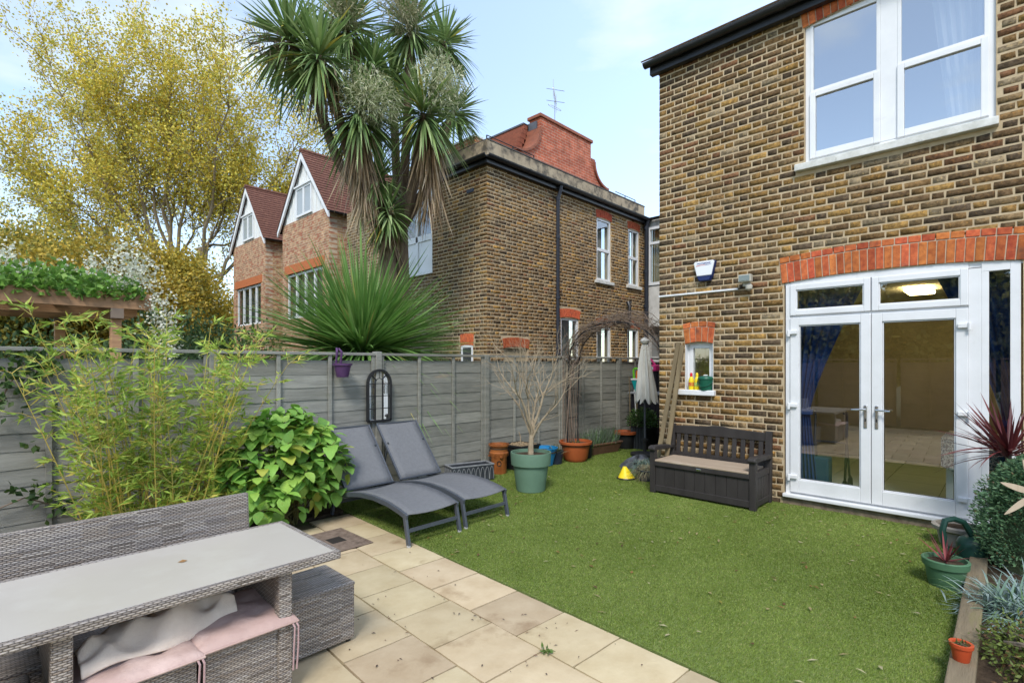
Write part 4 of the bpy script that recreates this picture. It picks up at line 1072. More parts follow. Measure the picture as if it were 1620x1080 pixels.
# ------------------------------------------------------------------ sun loungers
ALU = mat('anthracite_aluminium', (.060, .070, .088), (.075, .086, .104), 5, rough=.38, spec=.5)
def sling_mat():
    m = mat('grey_mesh_sling', (.155, .160, .170), (.18, .185, .195), 30, rough=.75, spec=.25)
    N = m.node_tree.nodes; L = m.node_tree.links
    g = N.new('ShaderNodeNewGeometry'); w = N.new('ShaderNodeTexWave'); w.inputs['Scale'].default_value = 75; w.inputs['Distortion'].default_value = .4
    L.new(g.outputs['Position'], w.inputs['Vector']); b = N.new('ShaderNodeBump'); b.inputs['Strength'].default_value = .5; b.inputs['Distance'].default_value = .003
    L.new(w.outputs['Fac'], b.inputs['Height']); L.new(b.outputs[0], N['Principled BSDF'].inputs['Normal']); return m
SLING = sling_mat()
def lounger(u0, u1, vf, label):
    t = thing('sun_lounger', ((u0 + u1) / 2, vf + .6, 0), label, 'sun lounger', 'pair of sun loungers')
    # side rail curve: (v, z), foot end first
    prof = [(vf - .02, .285), (vf + .10, .318), (vf + .30, .352), (vf + .55, .366), (vf + .80, .352), (vf + 1.02, .318), (vf + 1.14, .292)]
    for u in (u0, u1):
        g = MB()
        for (a, b) in zip(prof, prof[1:]): g.bar((u, a[0], a[1] - .018), (u, b[0], b[1] - .018), .026, .048)
        g.bar((u, prof[-1][0], prof[-1][1] - .02), (u, vf + 1.70, .235), .026, .04)
        g.build('side_rail', ALU, t, bevel=.004)
        g = MB(); g.bar((u, vf + .02, .30), (u, vf - .045, .012), .028, .042); g.build('front_leg', ALU, t, bevel=.004)
        g = MB(); g.tube([(u, vf - .046, .0), (u, vf - .045, .02)], .02, 8); g.build('foot_cap', mat('grey_cap', (.4, .4, .4), rough=.6) if 'grey_cap' not in MATS else MATS['grey_cap'], t)
        g = MB(); g.bar((u, vf + 1.35, .26), (u, vf + 1.42, .01), .028, .042); g.build('rear_leg', ALU, t, bevel=.004)
    for dv, z_ in ((-.015, .14), (1.39, .14), (1.14, .28)): g = MB(); g.bar((u0, vf + dv, z_), (u1, vf + dv, z_), .024, .03); g.build('cross_bar', ALU, t)
    # seat sling
    g = MB(); ns, nu = 18, 6; V = []
    import bisect
    def zp(v):
        for (a, b) in zip(prof, prof[1:]):
            if a[0] <= v <= b[0]: return a[1] + (b[1] - a[1]) * (v - a[0]) / (b[0] - a[0])
        return prof[-1][1]
    ua, ub = u0 + .012, u1 - .012
    v_a, v_b = vf - .02, vf + 1.10
    for i in range(ns + 1):
        v = v_a + (v_b - v_a) * i / ns
        for j in range(nu + 1):
            q = j / nu; sag = .022 * (1 - (2 * q - 1) ** 2)
            V.append((ua + (ub - ua) * q, v, zp(v) + .010 - sag))
    g.add(V, [(i*(nu+1)+j, i*(nu+1)+j+1, (i+1)*(nu+1)+j+1, (i+1)*(nu+1)+j) for i in range(ns) for j in range(nu)])
    o = g.build('seat_sling', SLING, t, smooth=True); md = o.modifiers.new('solid', 'SOLIDIFY'); md.thickness = .006
    # backrest
    H0 = Vector((0, vf + 1.13, .325)); H1 = Vector((0, vf + 1.66, .93)); V = []
    for i in range(11):
        p = H0.lerp(H1, i / 10)
        for j in range(nu + 1):
            q = j / nu; V.append((ua + .008 + (ub - ua - .016) * q, p.y + .012 * (1 - (2*q-1)**2), p.z))
    g = MB(); g.add(V, [(i*(nu+1)+j, i*(nu+1)+j+1, (i+1)*(nu+1)+j+1, (i+1)*(nu+1)+j) for i in range(10) for j in range(nu)])
    o = g.build('back_sling', SLING, t, smooth=True); md = o.modifiers.new('solid', 'SOLIDIFY'); md.thickness = .006
    g = MB()
    for u in (ua, ub): g.bar((u, H0.y, H0.z - .01), (u, H1.y, H1.z), .02, .03)
    g.bar((ua, H1.y, H1.z), (ub, H1.y, H1.z), .02, .02); g.bar((ua, H0.y, H0.z), (ub, H0.y, H0.z), .02, .02); g.build('back_frame', ALU, t, bevel=.003)
    for u in (ua + .03, ub - .03): g = MB(); g.bar((u, vf + 1.45, .72), (u, vf + 1.60, .24), .016, .016); g.build('back_strut', ALU, t)
lounger(2.775, 3.385, 4.02, 'grey mesh sun lounger nearer the hydrangea, its feet on the paving edge')
lounger(3.495, 4.105, 4.05, 'grey mesh sun lounger nearer the trough planter, beneath the mirror')

# ------------------------------------------------------------------ rattan dining set
RAT = rattan_mat('grey_rattan', [(.16, .135, .115), (.39, .34, .29), (.52, .47, .42), (.30, .245, .20), (.47, .43, .40), (.24, .215, .205)])
GTOP = mat('greige_glass_top', (.47, .435, .385), (.45, .415, .365), 2.2, rough=.22, spec=.5, c3=(.50, .47, .425), s3=3, t3=(.5, .75))
tb = thing('rattan_table', (.63, 2.97, 0), 'grey rattan dining table with pale glass top in front', 'table')
T0, T1, TV0, TV1, TZ = -.12, 1.372, 2.585, 3.352, .68
g = MB(); g.box(T0 + .028, T1 - .028, TV0 + .028, TV1 - .028, TZ - .012, TZ + .002); g.build('glass_top', GTOP, tb, bevel=.003)
g = MB()
for a, b, c, d in ((T0, T1, TV0, TV0 + .03), (T0, T1, TV1 - .03, TV1), (T0, T0 + .03, TV0 + .03, TV1 - .03), (T1 - .03, T1, TV0 + .03, TV1 - .03)): g.box(a, b, c, d, TZ - .042, TZ + .004)
g.build('rim', RAT, tb, uv=True, bevel=.008)
g = MB(); g.box(T0 + .1, T1 - .2, TV0 + .1, TV1 - .1, TZ - .075, TZ - .03); g.build('apron', RAT, tb, uv=True)
for u in (.205, 1.06):
    for v in (TV0 + .04, TV1 - .10):
        g = MB(); g.box(u, u + .068, v, v + .068, 0, TZ - .04); g.build('leg', RAT, tb, uv=True, bevel=.01)
    g = MB(); g.box(u + .01, u + .058, TV0 + .11, TV1 - .1, .02, TZ - .06); g.build('end_panel', RAT, tb, uv=True)
lf = MB(); lf.add([(.715, 3.015, TZ + .006), (.74, 3.026, TZ + .010), (.757, 3.008, TZ + .006), (.735, 3.0, TZ + .004)], [(0, 1, 2, 3)])
tl_ = lf.build('fallen_leaf', mat('dry_leaf_brown', (.20, .10, .04), (.28, .16, .06), 30, rough=.8), base=(.73, 3.0, TZ)); tag(tl_, 'curled brown leaf lying on the glass table top', 'leaf')
def stool(u0, u1, v0, v1, label, h=.365):
    t = thing('rattan_stool', ((u0 + u1) / 2, (v0 + v1) / 2, 0), label, 'stool', 'rattan stools round the table')
    g = MB(); g.box(u0, u1, v0, v1, .02, h - .022); g.build('woven_body', RAT, t, uv=True, bevel=.012)
    g = MB(); g.box(u0 - .004, u1 + .004, v0 - .004, v1 + .004, h - .03, h); g.build('woven_top', RAT, t, uv=True, bevel=.016, seg=3)
    for u in (u0 + .03, u1 - .03):
        for v in (v0 + .03, v1 - .03):
            g = MB(); g.lathe([(.015, 0), (.015, .025)], (u, v, 0), 10); g.build('foot', BLACK, t)
stool(1.205, 1.612, 2.87, 3.25, 'bare rattan stool standing right of the table end')
stool(.735, 1.135, 2.645, 3.02, 'rattan stool with pink cushion under the table, right one')
stool(.290, .705, 2.645, 3.02, 'rattan stool with pink cushion and throw under the table, left one')
stool(-.25, .165, 2.645, 3.02, 'rattan stool at the bottom left corner of the picture')
# sofa behind the table
sf = thing('rattan_sofa', (.3, 3.6, 0), 'grey rattan sofa bench with high woven back behind the table', 'sofa')
g = MB(); g.prism([(-.9, 3.56, .0), (-.9, 3.63, .0), (-.9, 3.70, .82), (-.9, 3.635, .835)], (2.17, 0, 0)); g.build('woven_back', RAT, sf, uv=True, bevel=.014)
g = MB(); g.box(-.9, 1.27, 3.12, 3.56, .02, .34); g.build('seat_base', RAT, sf, uv=True, bevel=.01)
g = MB(); g.box(1.275, 1.36, 3.36, 3.68, .02, .585); g.build('armrest', RAT, sf, uv=True, bevel=.03, seg=4)
# cushions on the stools
PINK = mat('dusty_pink_canvas', (.50, .365, .33), (.44, .31, .28), 7, rough=.9, bump=.7, bscale=16, spec=.1, c3=(.60, .46, .42), s3=3, bdist=.012)
def cushion(u0, u1, v0, v1, z, label, tilt=0):
    t = thing('seat_cushion', ((u0 + u1) / 2, (v0 + v1) / 2, z), label, 'cushion', 'pink cushions on the stools')
    n = 22; V = []; F = []
    for side in (1, -1):
        for i in range(n + 1):
            for j in range(n + 1):
                a, b = i / n, j / n; x, y = 2*a - 1, 2*b - 1
                e = max(abs(x), abs(y)); puff = (1 - e ** 6) ** .5 if e < 1 else 0
                d = min(math.hypot(x - .33 * sx, y - .33 * sy) for sx in (-1, 1) for sy in (-1, 1))
                dim = .012 * math.exp(-(d / .14) ** 2) if side > 0 else 0
                r2 = .006 * math.sin(7 * x + 2 * y) * math.sin(5 * y) * puff
                zz = z + .026 + side * (.024 * puff) - dim + (r2 if side > 0 else 0) + tilt * (b) * .12
                # front hem sags over the stool edge
                if b < .06: zz -= .010 * (1 - b / .06)
                V.append((u0 + (u1 - u0) * a, v0 + (v1 - v0) * b, zz))
    m = (n + 1) ** 2
    for i in range(n):
        for j in range(n):
            q = [i*(n+1)+j, (i+1)*(n+1)+j, (i+1)*(n+1)+j+1, i*(n+1)+j+1]
            F.append(tuple(q)); F.append(tuple(m + k for k in q[::-1]))
    g = MB(); g.add(V, F); g.build('pad', PINK, t, smooth=True)
    g = MB(); zz = z + .026
    P_ = [(u0, v0, zz - .01), (u1, v0, zz - .01), (u1, v1, zz + tilt * .12), (u0, v1, zz + tilt * .12), (u0, v0, zz - .01)]
    g.tube(P_, .006, 6); g.build('piping', PINK, t)
    g = MB()
    for dx in (0, .018): g.tube([(u1 - .01 - dx, v0 + .005, zz - .012), (u1 - .005 - dx, v0 - .014, zz - .03), (u1 - .008 - dx * 1.2, v0 - .018, zz - .13), (u1 - .015 - dx, v0 - .016, zz - .24)], .0045, 5)
    g.build('tie', mat('pink_tape', (.40, .27, .27), rough=.9) if 'pink_tape' not in MATS else MATS['pink_tape'], t)
cushion(.700, 1.145, 2.60, 3.03, .366, 'dusty pink tufted cushion on the right stool under the table', .35)
cushion(.285, .715, 2.575, 3.0, .366, 'dusty pink cushion on the left stool, half under the throw')
# throw
THROW = mat('beige_waffle_throw', (.82, .70, .59), (.72, .60, .50), 10, rough=.95, bump=.9, bscale=150, spec=.05, bdist=.004)
n, m_ = 46, 22; V = []
for i in range(n + 1):
    for j in range(m_ + 1):
        a, b = i / n, j / m_
        u = .30 + .63 * a; wid = .17 + .09 * math.sin(a * 3.1) - .08 * max(0, a - .7) / .3
        v = 2.70 + .12 * a + wid * (b - .12) * 1.35 + .02 * math.sin(9 * a)
        hump = .03 + .12 * math.exp(-((a - .58) / .13) ** 2) + .02 * math.sin(17 * a + 5 * b) * math.sin(3.1 * a) + .05 * math.exp(-((a - .92) / .1) ** 2) + .035 * math.exp(-((a - .2) / .2) ** 2)
        z = .415 + hump * math.sin(math.pi * min(1, max(0, b))) ** .7 + (.030 * (1 - abs(math.sin(10 * a + 3.5 * b + math.sin(5 * a)))) + .018 * (1 - abs(math.sin(7 * b - 9 * a)))) * math.sin(math.pi * min(1, b * 1.02)) ** .6 + .008 * math.sin(13 * b + 8 * a)
        V.append((u, v, z))
g = MB(); g.add(V, [(i*(m_+1)+j, (i+1)*(m_+1)+j, (i+1)*(m_+1)+j+1, i*(m_+1)+j+1) for i in range(n) for j in range(m_)])
o = g.build('throw_blanket', THROW, None, smooth=True, base=(.6, 2.8, .41)); md = o.modifiers.new('solid', 'SOLIDIFY'); md.thickness = .014; md.offset = 0
o.modifiers.new('sub', 'SUBSURF').render_levels = 1
tag(o, 'crumpled beige waffle throw lying on the pink cushions', 'blanket')

# ------------------------------------------------------------------ plant helpers
LEAFM = mat('leaf', (1, 1, 1), (.72, .76, .70), 9, rough=.5, spec=.35, col=True, trans=.32)
BLADE = mat('strap_leaf', (1, 1, 1), (.75, .78, .7), 5, rough=.42, spec=.4, col=True, trans=.22)
BARK = mat('grey_brown_bark', (.17, .14, .105), (.10, .08, .06), 12, rough=.9, bump=.6, stretch=(1, 1, .3))
PALEBARK = mat('pale_bare_bark', (.40, .325, .225), (.30, .235, .155), 12, rough=.85, bump=.3)
TWIG = mat('brown_twig', (.16, .115, .085), (.24, .18, .135), 15, rough=.9)
def norm(a): return a / np.maximum(np.linalg.norm(a, axis=-1, keepdims=True), 1e-9)
def leaf_cloud(P, D, L, W, r, roll=None, fold=.0, mid=.42):
    """diamond leaves: base P, axis D, length L, width W -> V, F (two triangles folded on the midrib)"""
    n = len(P); D = norm(D); ref = norm(r.normal(0, 1, (n, 3))); S = norm(np.cross(D, ref)); N = np.cross(S, D)
    L = np.broadcast_to(L, n)[:, None]; W = np.broadcast_to(W, n)[:, None]
    a = P; c = P + D * L; m = P + D * L * mid
    l = m - S * W / 2 + N * W * fold; rr = m + S * W / 2 + N * W * fold
    V = np.stack([a, rr, c, l], 1).reshape(-1, 3); k = np.arange(n)[:, None] * 4
    F = np.concatenate([k + np.array([[0, 1, 2]]), k + np.array([[0, 2, 3]])], 1).reshape(-1, 3)
    return V, F
def blades(P, D, L, W, droop, r, seg=5, twist=.4, side=None, taper=.15):
    """strap leaves arching under their own weight"""
    n = len(P); D = norm(D); L = np.broadcast_to(L, n)[:, None]; W = np.broadcast_to(W, n)[:, None]; droop = np.broadcast_to(droop, n)[:, None]
    up = np.array([0, 0, 1.0]); S = np.cross(D, up) + r.normal(0, .25 * twist, (n, 3)) ; S = norm(S + 1e-4)
    V = []
    for k in range(seg + 1):
        s = k / seg; c = P + D * L * s; c = c.copy(); c[:, 2] -= (droop * L * s ** 2)[:, 0]
        w = W * (taper + (1 - taper) * min(1, s * 3.2)) * (1 - s ** 2.4) + .0008
        V += [c - S * w / 2, c + S * w / 2]
    V = np.stack(V, 1).reshape(-1, 3); nv = 2 * (seg + 1); k = np.arange(n)[:, None] * nv
    F = np.concatenate([k + np.array([[2*i, 2*i+1, 2*i+3, 2*i+2]]) for i in range(seg)], 0)
    return V, F     # faces ordered segment by segment
def colr_(n, pal, w, r, jit=.2):
    pal = np.array(pal); w = np.array(w, float); w /= w.sum()
    return pal[r.choice(len(pal), n, p=w)] * r.uniform(1 - jit, 1 + jit, (n, 1))
def mesh_part(name, V, F, m, cols, parent, kind=None, smooth=False):
    b = np.array(BASE[parent.name]); me = np_mesh(name, np.asarray(V) - b, F, m, cols, smooth); o = link(name, me, parent)
    if kind: o['kind'] = kind
    return o
def sphere_dirs(n, r, zmin=-1.0, zmax=1.0):
    z = r.uniform(zmin, zmax, n); a = r.uniform(0, 2*np.pi, n); q = np.sqrt(1 - z*z); return np.stack([q*np.cos(a), q*np.sin(a), z], 1)

# ------------------------------------------------------------------ pots and planters
TERRA = mat('terracotta_plastic', (.42, .105, .032), (.36, .085, .026), 5, rough=.55)
OLDT = mat('glazed_old_terracotta', (.36, .125, .035), (.24, .075, .022), 9, rough=.4, c3=(.15, .05, .02), s3=6, bump=.3)
SAGE = mat('sage_green_pot', (.125, .215, .15), (.11, .19, .132), 5, rough=.6)
BLKP = mat('black_pot_plastic', (.016, .016, .018), (.03, .03, .03), 7, rough=.5)
BROWNP = mat('brown_pot', (.16, .085, .05), (.11, .06, .04), 8, rough=.75, bump=.3)
BLUEP = mat('bright_blue_plastic', (.015, .19, .42), rough=.4)
NAVYP = mat('navy_glazed_pot', (.018, .024, .045), (.03, .038, .06), 5, rough=.3)
LEADP = mat('lead_effect_trough', (.028, .032, .040), (.045, .05, .058), 8, rough=.55)
PALELINE = mat('rubbed_pale_relief', (.26, .27, .28), (.18, .19, .2), 20, rough=.7)
def pot(name, c, prof, m, label, soil=None, n=30, group=None, cat='plant pot', soilm=None):
    t = thing(name, (c[0], c[1], c[2] if len(c) > 2 else 0), label, cat, group)
    z0 = c[2] if len(c) > 2 else 0
    g = MB(); rt, ht = prof[-1]
    full = list(prof) + [(rt - .014, ht), (rt - .02, ht - .05), (rt - .03, (soil or ht - .06) - .01)]
    g.lathe(full, (c[0], c[1], z0), n); g.build('pot', m, t, smooth=True)
    if soil:
        g = MB(); rs = rt - .021; g.lathe([(rs, soil - .02), (rs, soil), (rs * .5, soil + .008), (.002, soil + .012)], (c[0], c[1], z0), n); g.build('soil', soilm or SOIL, t, smooth=True)
    return t
gpt = pot('large_green_pot', (5.16, 4.60), [(.18, 0), (.19, .01), (.235, .345), (.262, .350), (.272, .50), (.268, .515)], SAGE, 'large sage green pot holding the bare tree on the lawn', soil=.47, n=40)
chp = pot('chimney_pot', (5.63, 5.68), [(.115, 0), (.12, .02), (.125, .25), (.15, .30), (.15, .325), (.135, .34), (.135, .42), (.16, .43), (.16, .455)], OLDT, 'old orange terracotta chimney pot planter by the fence post', soil=.40)
g = MB()
for a in (-.3, 2.2, 4.2): g.lathe([(.0, -.02), (.026, -.012), (.026, .012), (.0, .02)], (5.63 + .14 * math.cos(a), 5.68 + .14 * math.sin(a), .27), 10)
g.build('lug', OLDT, chp)
g = MB()
fx, fy = -.68, -.73
for k in range(14):
    a = k / 14 * 6.283; g.tube([(5.63 + fx * .127 + .028 * math.cos(a) * .73, 5.68 + fy * .127 - .028 * math.cos(a) * .68, .17 + .032 * math.sin(a)), (5.63 + fx * .13 + .034 * math.cos(a) * .73, 5.68 + fy * .13 - .034 * math.cos(a) * .68, .17 + .038 * math.sin(a))], .008, 5)
g.build('dark_emblem', BLKP, chp)
# square black pot with gravel behind
sq = thing('square_pot', (6.1, 5.66, 0), 'tall square black pot topped with gravel beside the green pot', 'plant pot')
g = MB(); g.prism([(6.1 + x * .16, 5.66 + y * .16, 0) for x, y in ((-1, -1), (1, -1), (1, 1), (-1, 1))], (0, 0, .02))
vs = [(6.1 + x * r_, 5.66 + y * r_, z) for r_, z in ((.165, 0), (.215, .37), (.23, .375), (.23, .405), (.205, .405), (.20, .37)) for x, y in ((-1, -1), (1, -1), (1, 1), (-1, 1))]
g.add(vs, [(4*i+k, 4*i+(k+1) % 4, 4*i+4+(k+1) % 4, 4*i+4+k) for i in range(5) for k in range(4)]); g.build('pot', BLKP, sq)
GRAV = mat('tan_gravel', (.36, .27, .16), (.22, .16, .10), 45, rough=.9, bump=.9, bscale=60)
g = MB(); g.box(6.1 - .2, 6.1 + .2, 5.66 - .2, 5.66 + .2, .355, .385); g.build('gravel_bed', GRAV, sq)
g = MB()
for k in range(160):
    x, y = random.uniform(-.19, .19), random.uniform(-.19, .19); s = random.uniform(.008, .018)
    g.box(-s, s, -s, s, -s * .7, s * .7, Matrix.Translation((6.1 + x, 5.66 + y, .39)) @ Matrix.Rotation(random.random() * 3, 4, (random.random(), random.random(), 1)))
g.build('gravel', GRAV, sq, kind='stuff')
g = MB(); g.tube([(6.1, 5.66, .38), (6.09, 5.65, .52), (6.06, 5.66, .60)], [.012, .009, .006], 6); g.build('dead_stem', PALEBARK, sq)
blu = pot('blue_bowl', (6.60, 5.58), [(.12, 0), (.14, .01), (.205, .27), (.225, .285), (.225, .30)], BLUEP, 'bright blue plastic bowl pot behind the large green pot', soil=.24)
nvp = pot('dark_pot', (6.83, 5.55), [(.12, 0), (.13, .01), (.15, .20), (.155, .22)], NAVYP, 'dark navy pot with a wispy plant beside the blue bowl', soil=.19)
ter = pot('terracotta_pot', (7.27, 5.44), [(.17, 0), (.18, .01), (.21, .06), (.245, .27), (.258, .275), (.262, .30), (.285, .305), (.288, .345), (.282, .35)], TERRA, 'orange terracotta pot at the foot of the vine arch', soil=.30, n=36)
bkp = pot('small_black_pot', (7.66, 5.5), [(.10, 0), (.13, .22), (.14, .225), (.14, .245)], BLKP, 'small black pot between the terracotta pot and lavender trough', soil=.2)
# brown trough with lavender
lv = thing('lavender_trough', (8.25, 5.60, 0), 'brown trough of grey green lavender by the fence', 'planter')
g = MB(); A = Matrix.Translation((8.25, 5.60, 0)) @ Matrix.Rotation(R(-7), 4, 'Z')
vs = [A @ Vector((x * a, y * b, z)) for a, b, z in ((.38, .12, 0), (.45, .165, .17), (.47, .18, .18), (.47, .18, .21), (.44, .15, .21), (.43, .14, .17)) for x, y in ((-1, -1), (1, -1), (1, 1), (-1, 1))]
g.add(vs, [(0, 1, 2, 3)] + [(4*i+k, 4*i+(k+1) % 4, 4*i+4+(k+1) % 4, 4*i+4+k) for i in range(5) for k in range(4)]); g.build('trough', BROWNP, lv, bevel=.01)
g = MB(); g.box(-.42, .42, -.135, .135, .14, .175, A); g.build('soil', SOIL, lv)
r = np.random.default_rng(21); n = 900
P = np.stack([r.uniform(-.42, .42, n), r.normal(0, .09, n), np.full(n, .17)], 1); D = np.stack([r.normal(0, .32, n), r.normal(0, .32, n), np.ones(n)], 1)
Mx = np.array(A.to_3x3()); P = P @ Mx.T + np.array(A.translation); 
V, F = blades(P, D, r.uniform(.15, .42, n), .008, .12, r, 3); c = colr_(n, [(.16, .22, .15), (.20, .25, .20), (.14, .24, .08), (.25, .26, .22)], [3, 2, 2, 1], r)
mesh_part('lavender_foliage', V, F, BLADE, np.tile(c, (3, 1)), lv, 'stuff')
tp_ = pot('black_tub', (9.08, 5.56), [(.17, 0), (.18, .02), (.19, .28), (.235, .29), (.235, .335), (.22, .34)], BLKP, 'black tub with terracotta rim at the end of the fence', soil=.30)
g = MB(); g.lathe([(.237, .288), (.237, .338), (.20, .345), (.19, .30)], (9.08, 5.56, 0), 30, cap=False); g.build('terracotta_rim', TERRA, tp_, smooth=True)
bxp = thing('slatted_planter', (9.25, 5.28, 0), 'black slatted planter box with a leafy shrub by the parasol', 'planter')
g = MB(); g.box(9.12, 9.52, 5.10, 5.46, 0, .40); g.build('box', BLKP, bxp, bevel=.008)
for k in range(6):
    e = MB(); v = 5.105 + k * .06; e.box(9.108, 9.121, v, v + .045, .0, .41); e.build('slat', mat('charcoal_slat', (.05, .055, .06), rough=.6) if 'charcoal_slat' not in MATS else MATS['charcoal_slat'], bxp)
r = np.random.default_rng(22); n = 900
D = sphere_dirs(n, r, -.3, 1); P = np.array([9.3, 5.3, .52]) + D * r.uniform(.1, 1, (n, 1)) ** .5 * np.array([.30, .30, .30])
V, F = leaf_cloud(P, D + r.normal(0, .5, (n, 3)), r.uniform(.04, .07, n), .032, r, fold=.15)
mesh_part('foliage', V, F, LEAFM, np.repeat(colr_(n, [(.06, .12, .03), (.09, .17, .04), (.14, .20, .07)], [2, 3, 1], r), 2, 0), bxp, 'stuff')
r = np.random.default_rng(23); n = 60
V, F = blades(np.array([6.83, 5.55, .19]) + r.normal(0, .05, (n, 3)) * [1, 1, 0], sphere_dirs(n, r, .35, 1), r.uniform(.12, .3, n), .012, .4, r, 3)
mesh_part('wispy_foliage', V, F, BLADE, np.tile(colr_(n, [(.16, .2, .1), (.3, .3, .18), (.1, .17, .06)], [2, 1, 2], r), (3, 1)), nvp, 'stuff')
n = 40; V, F = blades(np.array([7.27, 5.44, .30]) + r.normal(0, .1, (n, 3)) * [1, 1, 0], sphere_dirs(n, r, .2, 1), r.uniform(.06, .16, n), .02, .5, r, 3)
mesh_part('autumn_leaves', V, F, BLADE, np.tile(colr_(n, [(.4, .16, .03), (.3, .2, .06), (.12, .18, .05)], [3, 2, 1], r), (3, 1)), ter, 'stuff')
n = 70; V, F = leaf_cloud(np.array([7.66, 5.5, .24]) + r.normal(0, .07, (n, 3)) * [1, 1, .6], sphere_dirs(n, r, 0, 1), .07, .035, r, fold=.1)
mesh_part('foliage', V, F, LEAFM, np.repeat(colr_(n, [(.08, .15, .04), (.15, .22, .08)], [1, 1], r), 2, 0), bkp, 'stuff')

# black trough with Gothic arches
tr = thing('trough_planter', (4.98, 5.66, 0), 'empty black trough planter with pale Gothic arch relief', 'planter')
A = Matrix.Translation((4.98, 5.63, 0)) @ Matrix.Rotation(R(-17), 4, 'Z')
hx, hy, hz = .33, .135, .225
g = MB()
for x0, x1, y0, y1 in ((-hx, hx, -hy, -hy + .018), (-hx, hx, hy - .018, hy), (-hx, -hx + .018, -hy + .018, hy - .018), (hx - .018, hx, -hy + .018, hy - .018)): g.box(x0, x1, y0, y1, .015, hz, A)
g.box(-hx + .01, hx - .01, -hy + .01, hy - .01, .0, .05, A); g.build('trough', LEADP, tr)
g = MB(); g.box(-hx + .018, hx - .018, -hy + .018, hy - .018, .05, .13, A); g.build('soil', SOIL, tr)
g = MB()
for x0, x1, y0, y1 in ((-hx - .006, hx + .006, -hy - .006, -hy + .020), (-hx - .006, hx + .006, hy - .020, hy + .006), (-hx - .006, -hx + .02, -hy + .02, hy - .02), (hx - .02, hx + .006, -hy + .02, hy - .02)): g.box(x0, x1, y0, y1, hz, hz + .016, A)
g.build('rim', PALELINE, tr)
na = 9; w = 2 * hx / na
for side in ('f', 'l'):
    cnt = na if side == 'f' else 4; ww_ = w if side == 'f' else 2 * hy / 4
    for k in range(cnt):
        a0 = (-hx if side == 'f' else -hy) + k * ww_
        pts = []
        for q in range(8): t_ = q / 7; pts.append((a0 + .004 + (ww_ * .5) * (1 - math.cos(t_ * math.pi / 2)) * 1.0, .02 + (hz - .04) * math.sin(t_ * math.pi / 2) ** .8))
        pts2 = [(2 * a0 + ww_ * 1.0 - x + 0, z) for x, z in pts]
        for pp in (pts, pts2):
            g = MB(); g.tube([A @ (Vector((x, -hy - .003, z)) if side == 'f' else Vector((-hx - .003, x, z))) for x, z in pp], .0042, 5); g.build('arch_rib', PALELINE, tr)

# purple hanging pot and arched mirror on the fence
PURP = mat('purple_plastic', (.10, .045, .13), (.085, .04, .11), 6, rough=.45)
hp = thing('hanging_pot', (3.08, FY - .155, 1.52), 'purple hanging pot hooked over the fence top', 'plant pot')
g = MB(); g.lathe([(.065, 0), (.07, .01), (.098, .135), (.112, .14), (.114, .165), (.10, .165), (.095, .13), (.0, .125)], (3.08, FY - .155, 1.525), 24); g.build('pot', PURP, hp, smooth=True)
g = MB(); g.tube([(3.045, FY - .06, 1.66), (3.045, FY - .085, 1.83), (3.06, FY - .05, 1.87), (3.09, FY - .04, 1.87), (3.105, FY - .085, 1.83), (3.105, FY - .06, 1.66)], .014, 8); g.build('hook', PURP, hp, smooth=True)
r = np.random.default_rng(31); n = 70
V, F = blades(np.array([3.08, FY - .155, 1.65]) + r.normal(0, .045, (n, 3)) * [1, 1, 0], sphere_dirs(n, r, .2, 1), r.uniform(.04, .09, n), .008, .4, r, 2)
mesh_part('dry_plant', V, F, BLADE, np.tile(colr_(n, [(.30, .24, .12), (.2, .2, .08), (.4, .33, .2)], [2, 1, 1], r), (2, 1)), hp, 'stuff')
mr = thing('arched_mirror', (3.64, FY - .06, .93), 'black arched window mirror hanging on the fence', 'mirror')
MIRR = mat('mirror_glass', (.85, .87, .88), rough=.02, metal=1)
mu, mw, mz0, mzs = 3.638, .165, .95, 1.43
def arch_pts(w, z0, zs, n=16): return [(mu - w, z0), (mu + w, z0)] + [(mu + w * math.cos(i / n * math.pi), zs + w * 1.05 * math.sin(i / n * math.pi)) for i in range(n + 1)]
g = MB(); g.prism([(x, FY - .058, z) for x, z in arch_pts(mw - .005, mz0, mzs)], (0, .008, 0)); g.build('mirror_glass', MIRR, mr)
g = MB(); pp = arch_pts(mw, mz0, mzs); pp = pp + [pp[0]]
for (a, b) in zip(pp, pp[1:]): g.bar((a[0], FY - .068, a[1]), (b[0], FY - .068, b[1]), .030, .034, up=(0, 1, 0))
g.build('frame', BLACK, mr)
g = MB(); q = FY - .066
for x in (-.056, .056): g.bar((mu + x, q, mz0), (mu + x, q, mzs), .009, .009)
for z in (1.11, 1.27, 1.43): g.bar((mu - mw, q, z), (mu + mw, q, z), .009, .009)
iarc = [(mu + .056 * math.cos(i / 8 * math.pi), mzs + .07 * math.sin(i / 8 * math.pi)) for i in range(9)]
for (a, b) in zip(iarc, iarc[1:]): g.bar((a[0], q, a[1]), (b[0], q, b[1]), .009, .009)
for an_ in (45, 90, 135): g.bar((mu + .06 * math.cos(R(an_)), q, mzs + .07 * math.sin(R(an_))), (mu + mw * math.cos(R(an_)), q, mzs + mw * math.sin(R(an_))), .009, .009)
g.build('glazing_bars', BLACK, mr)
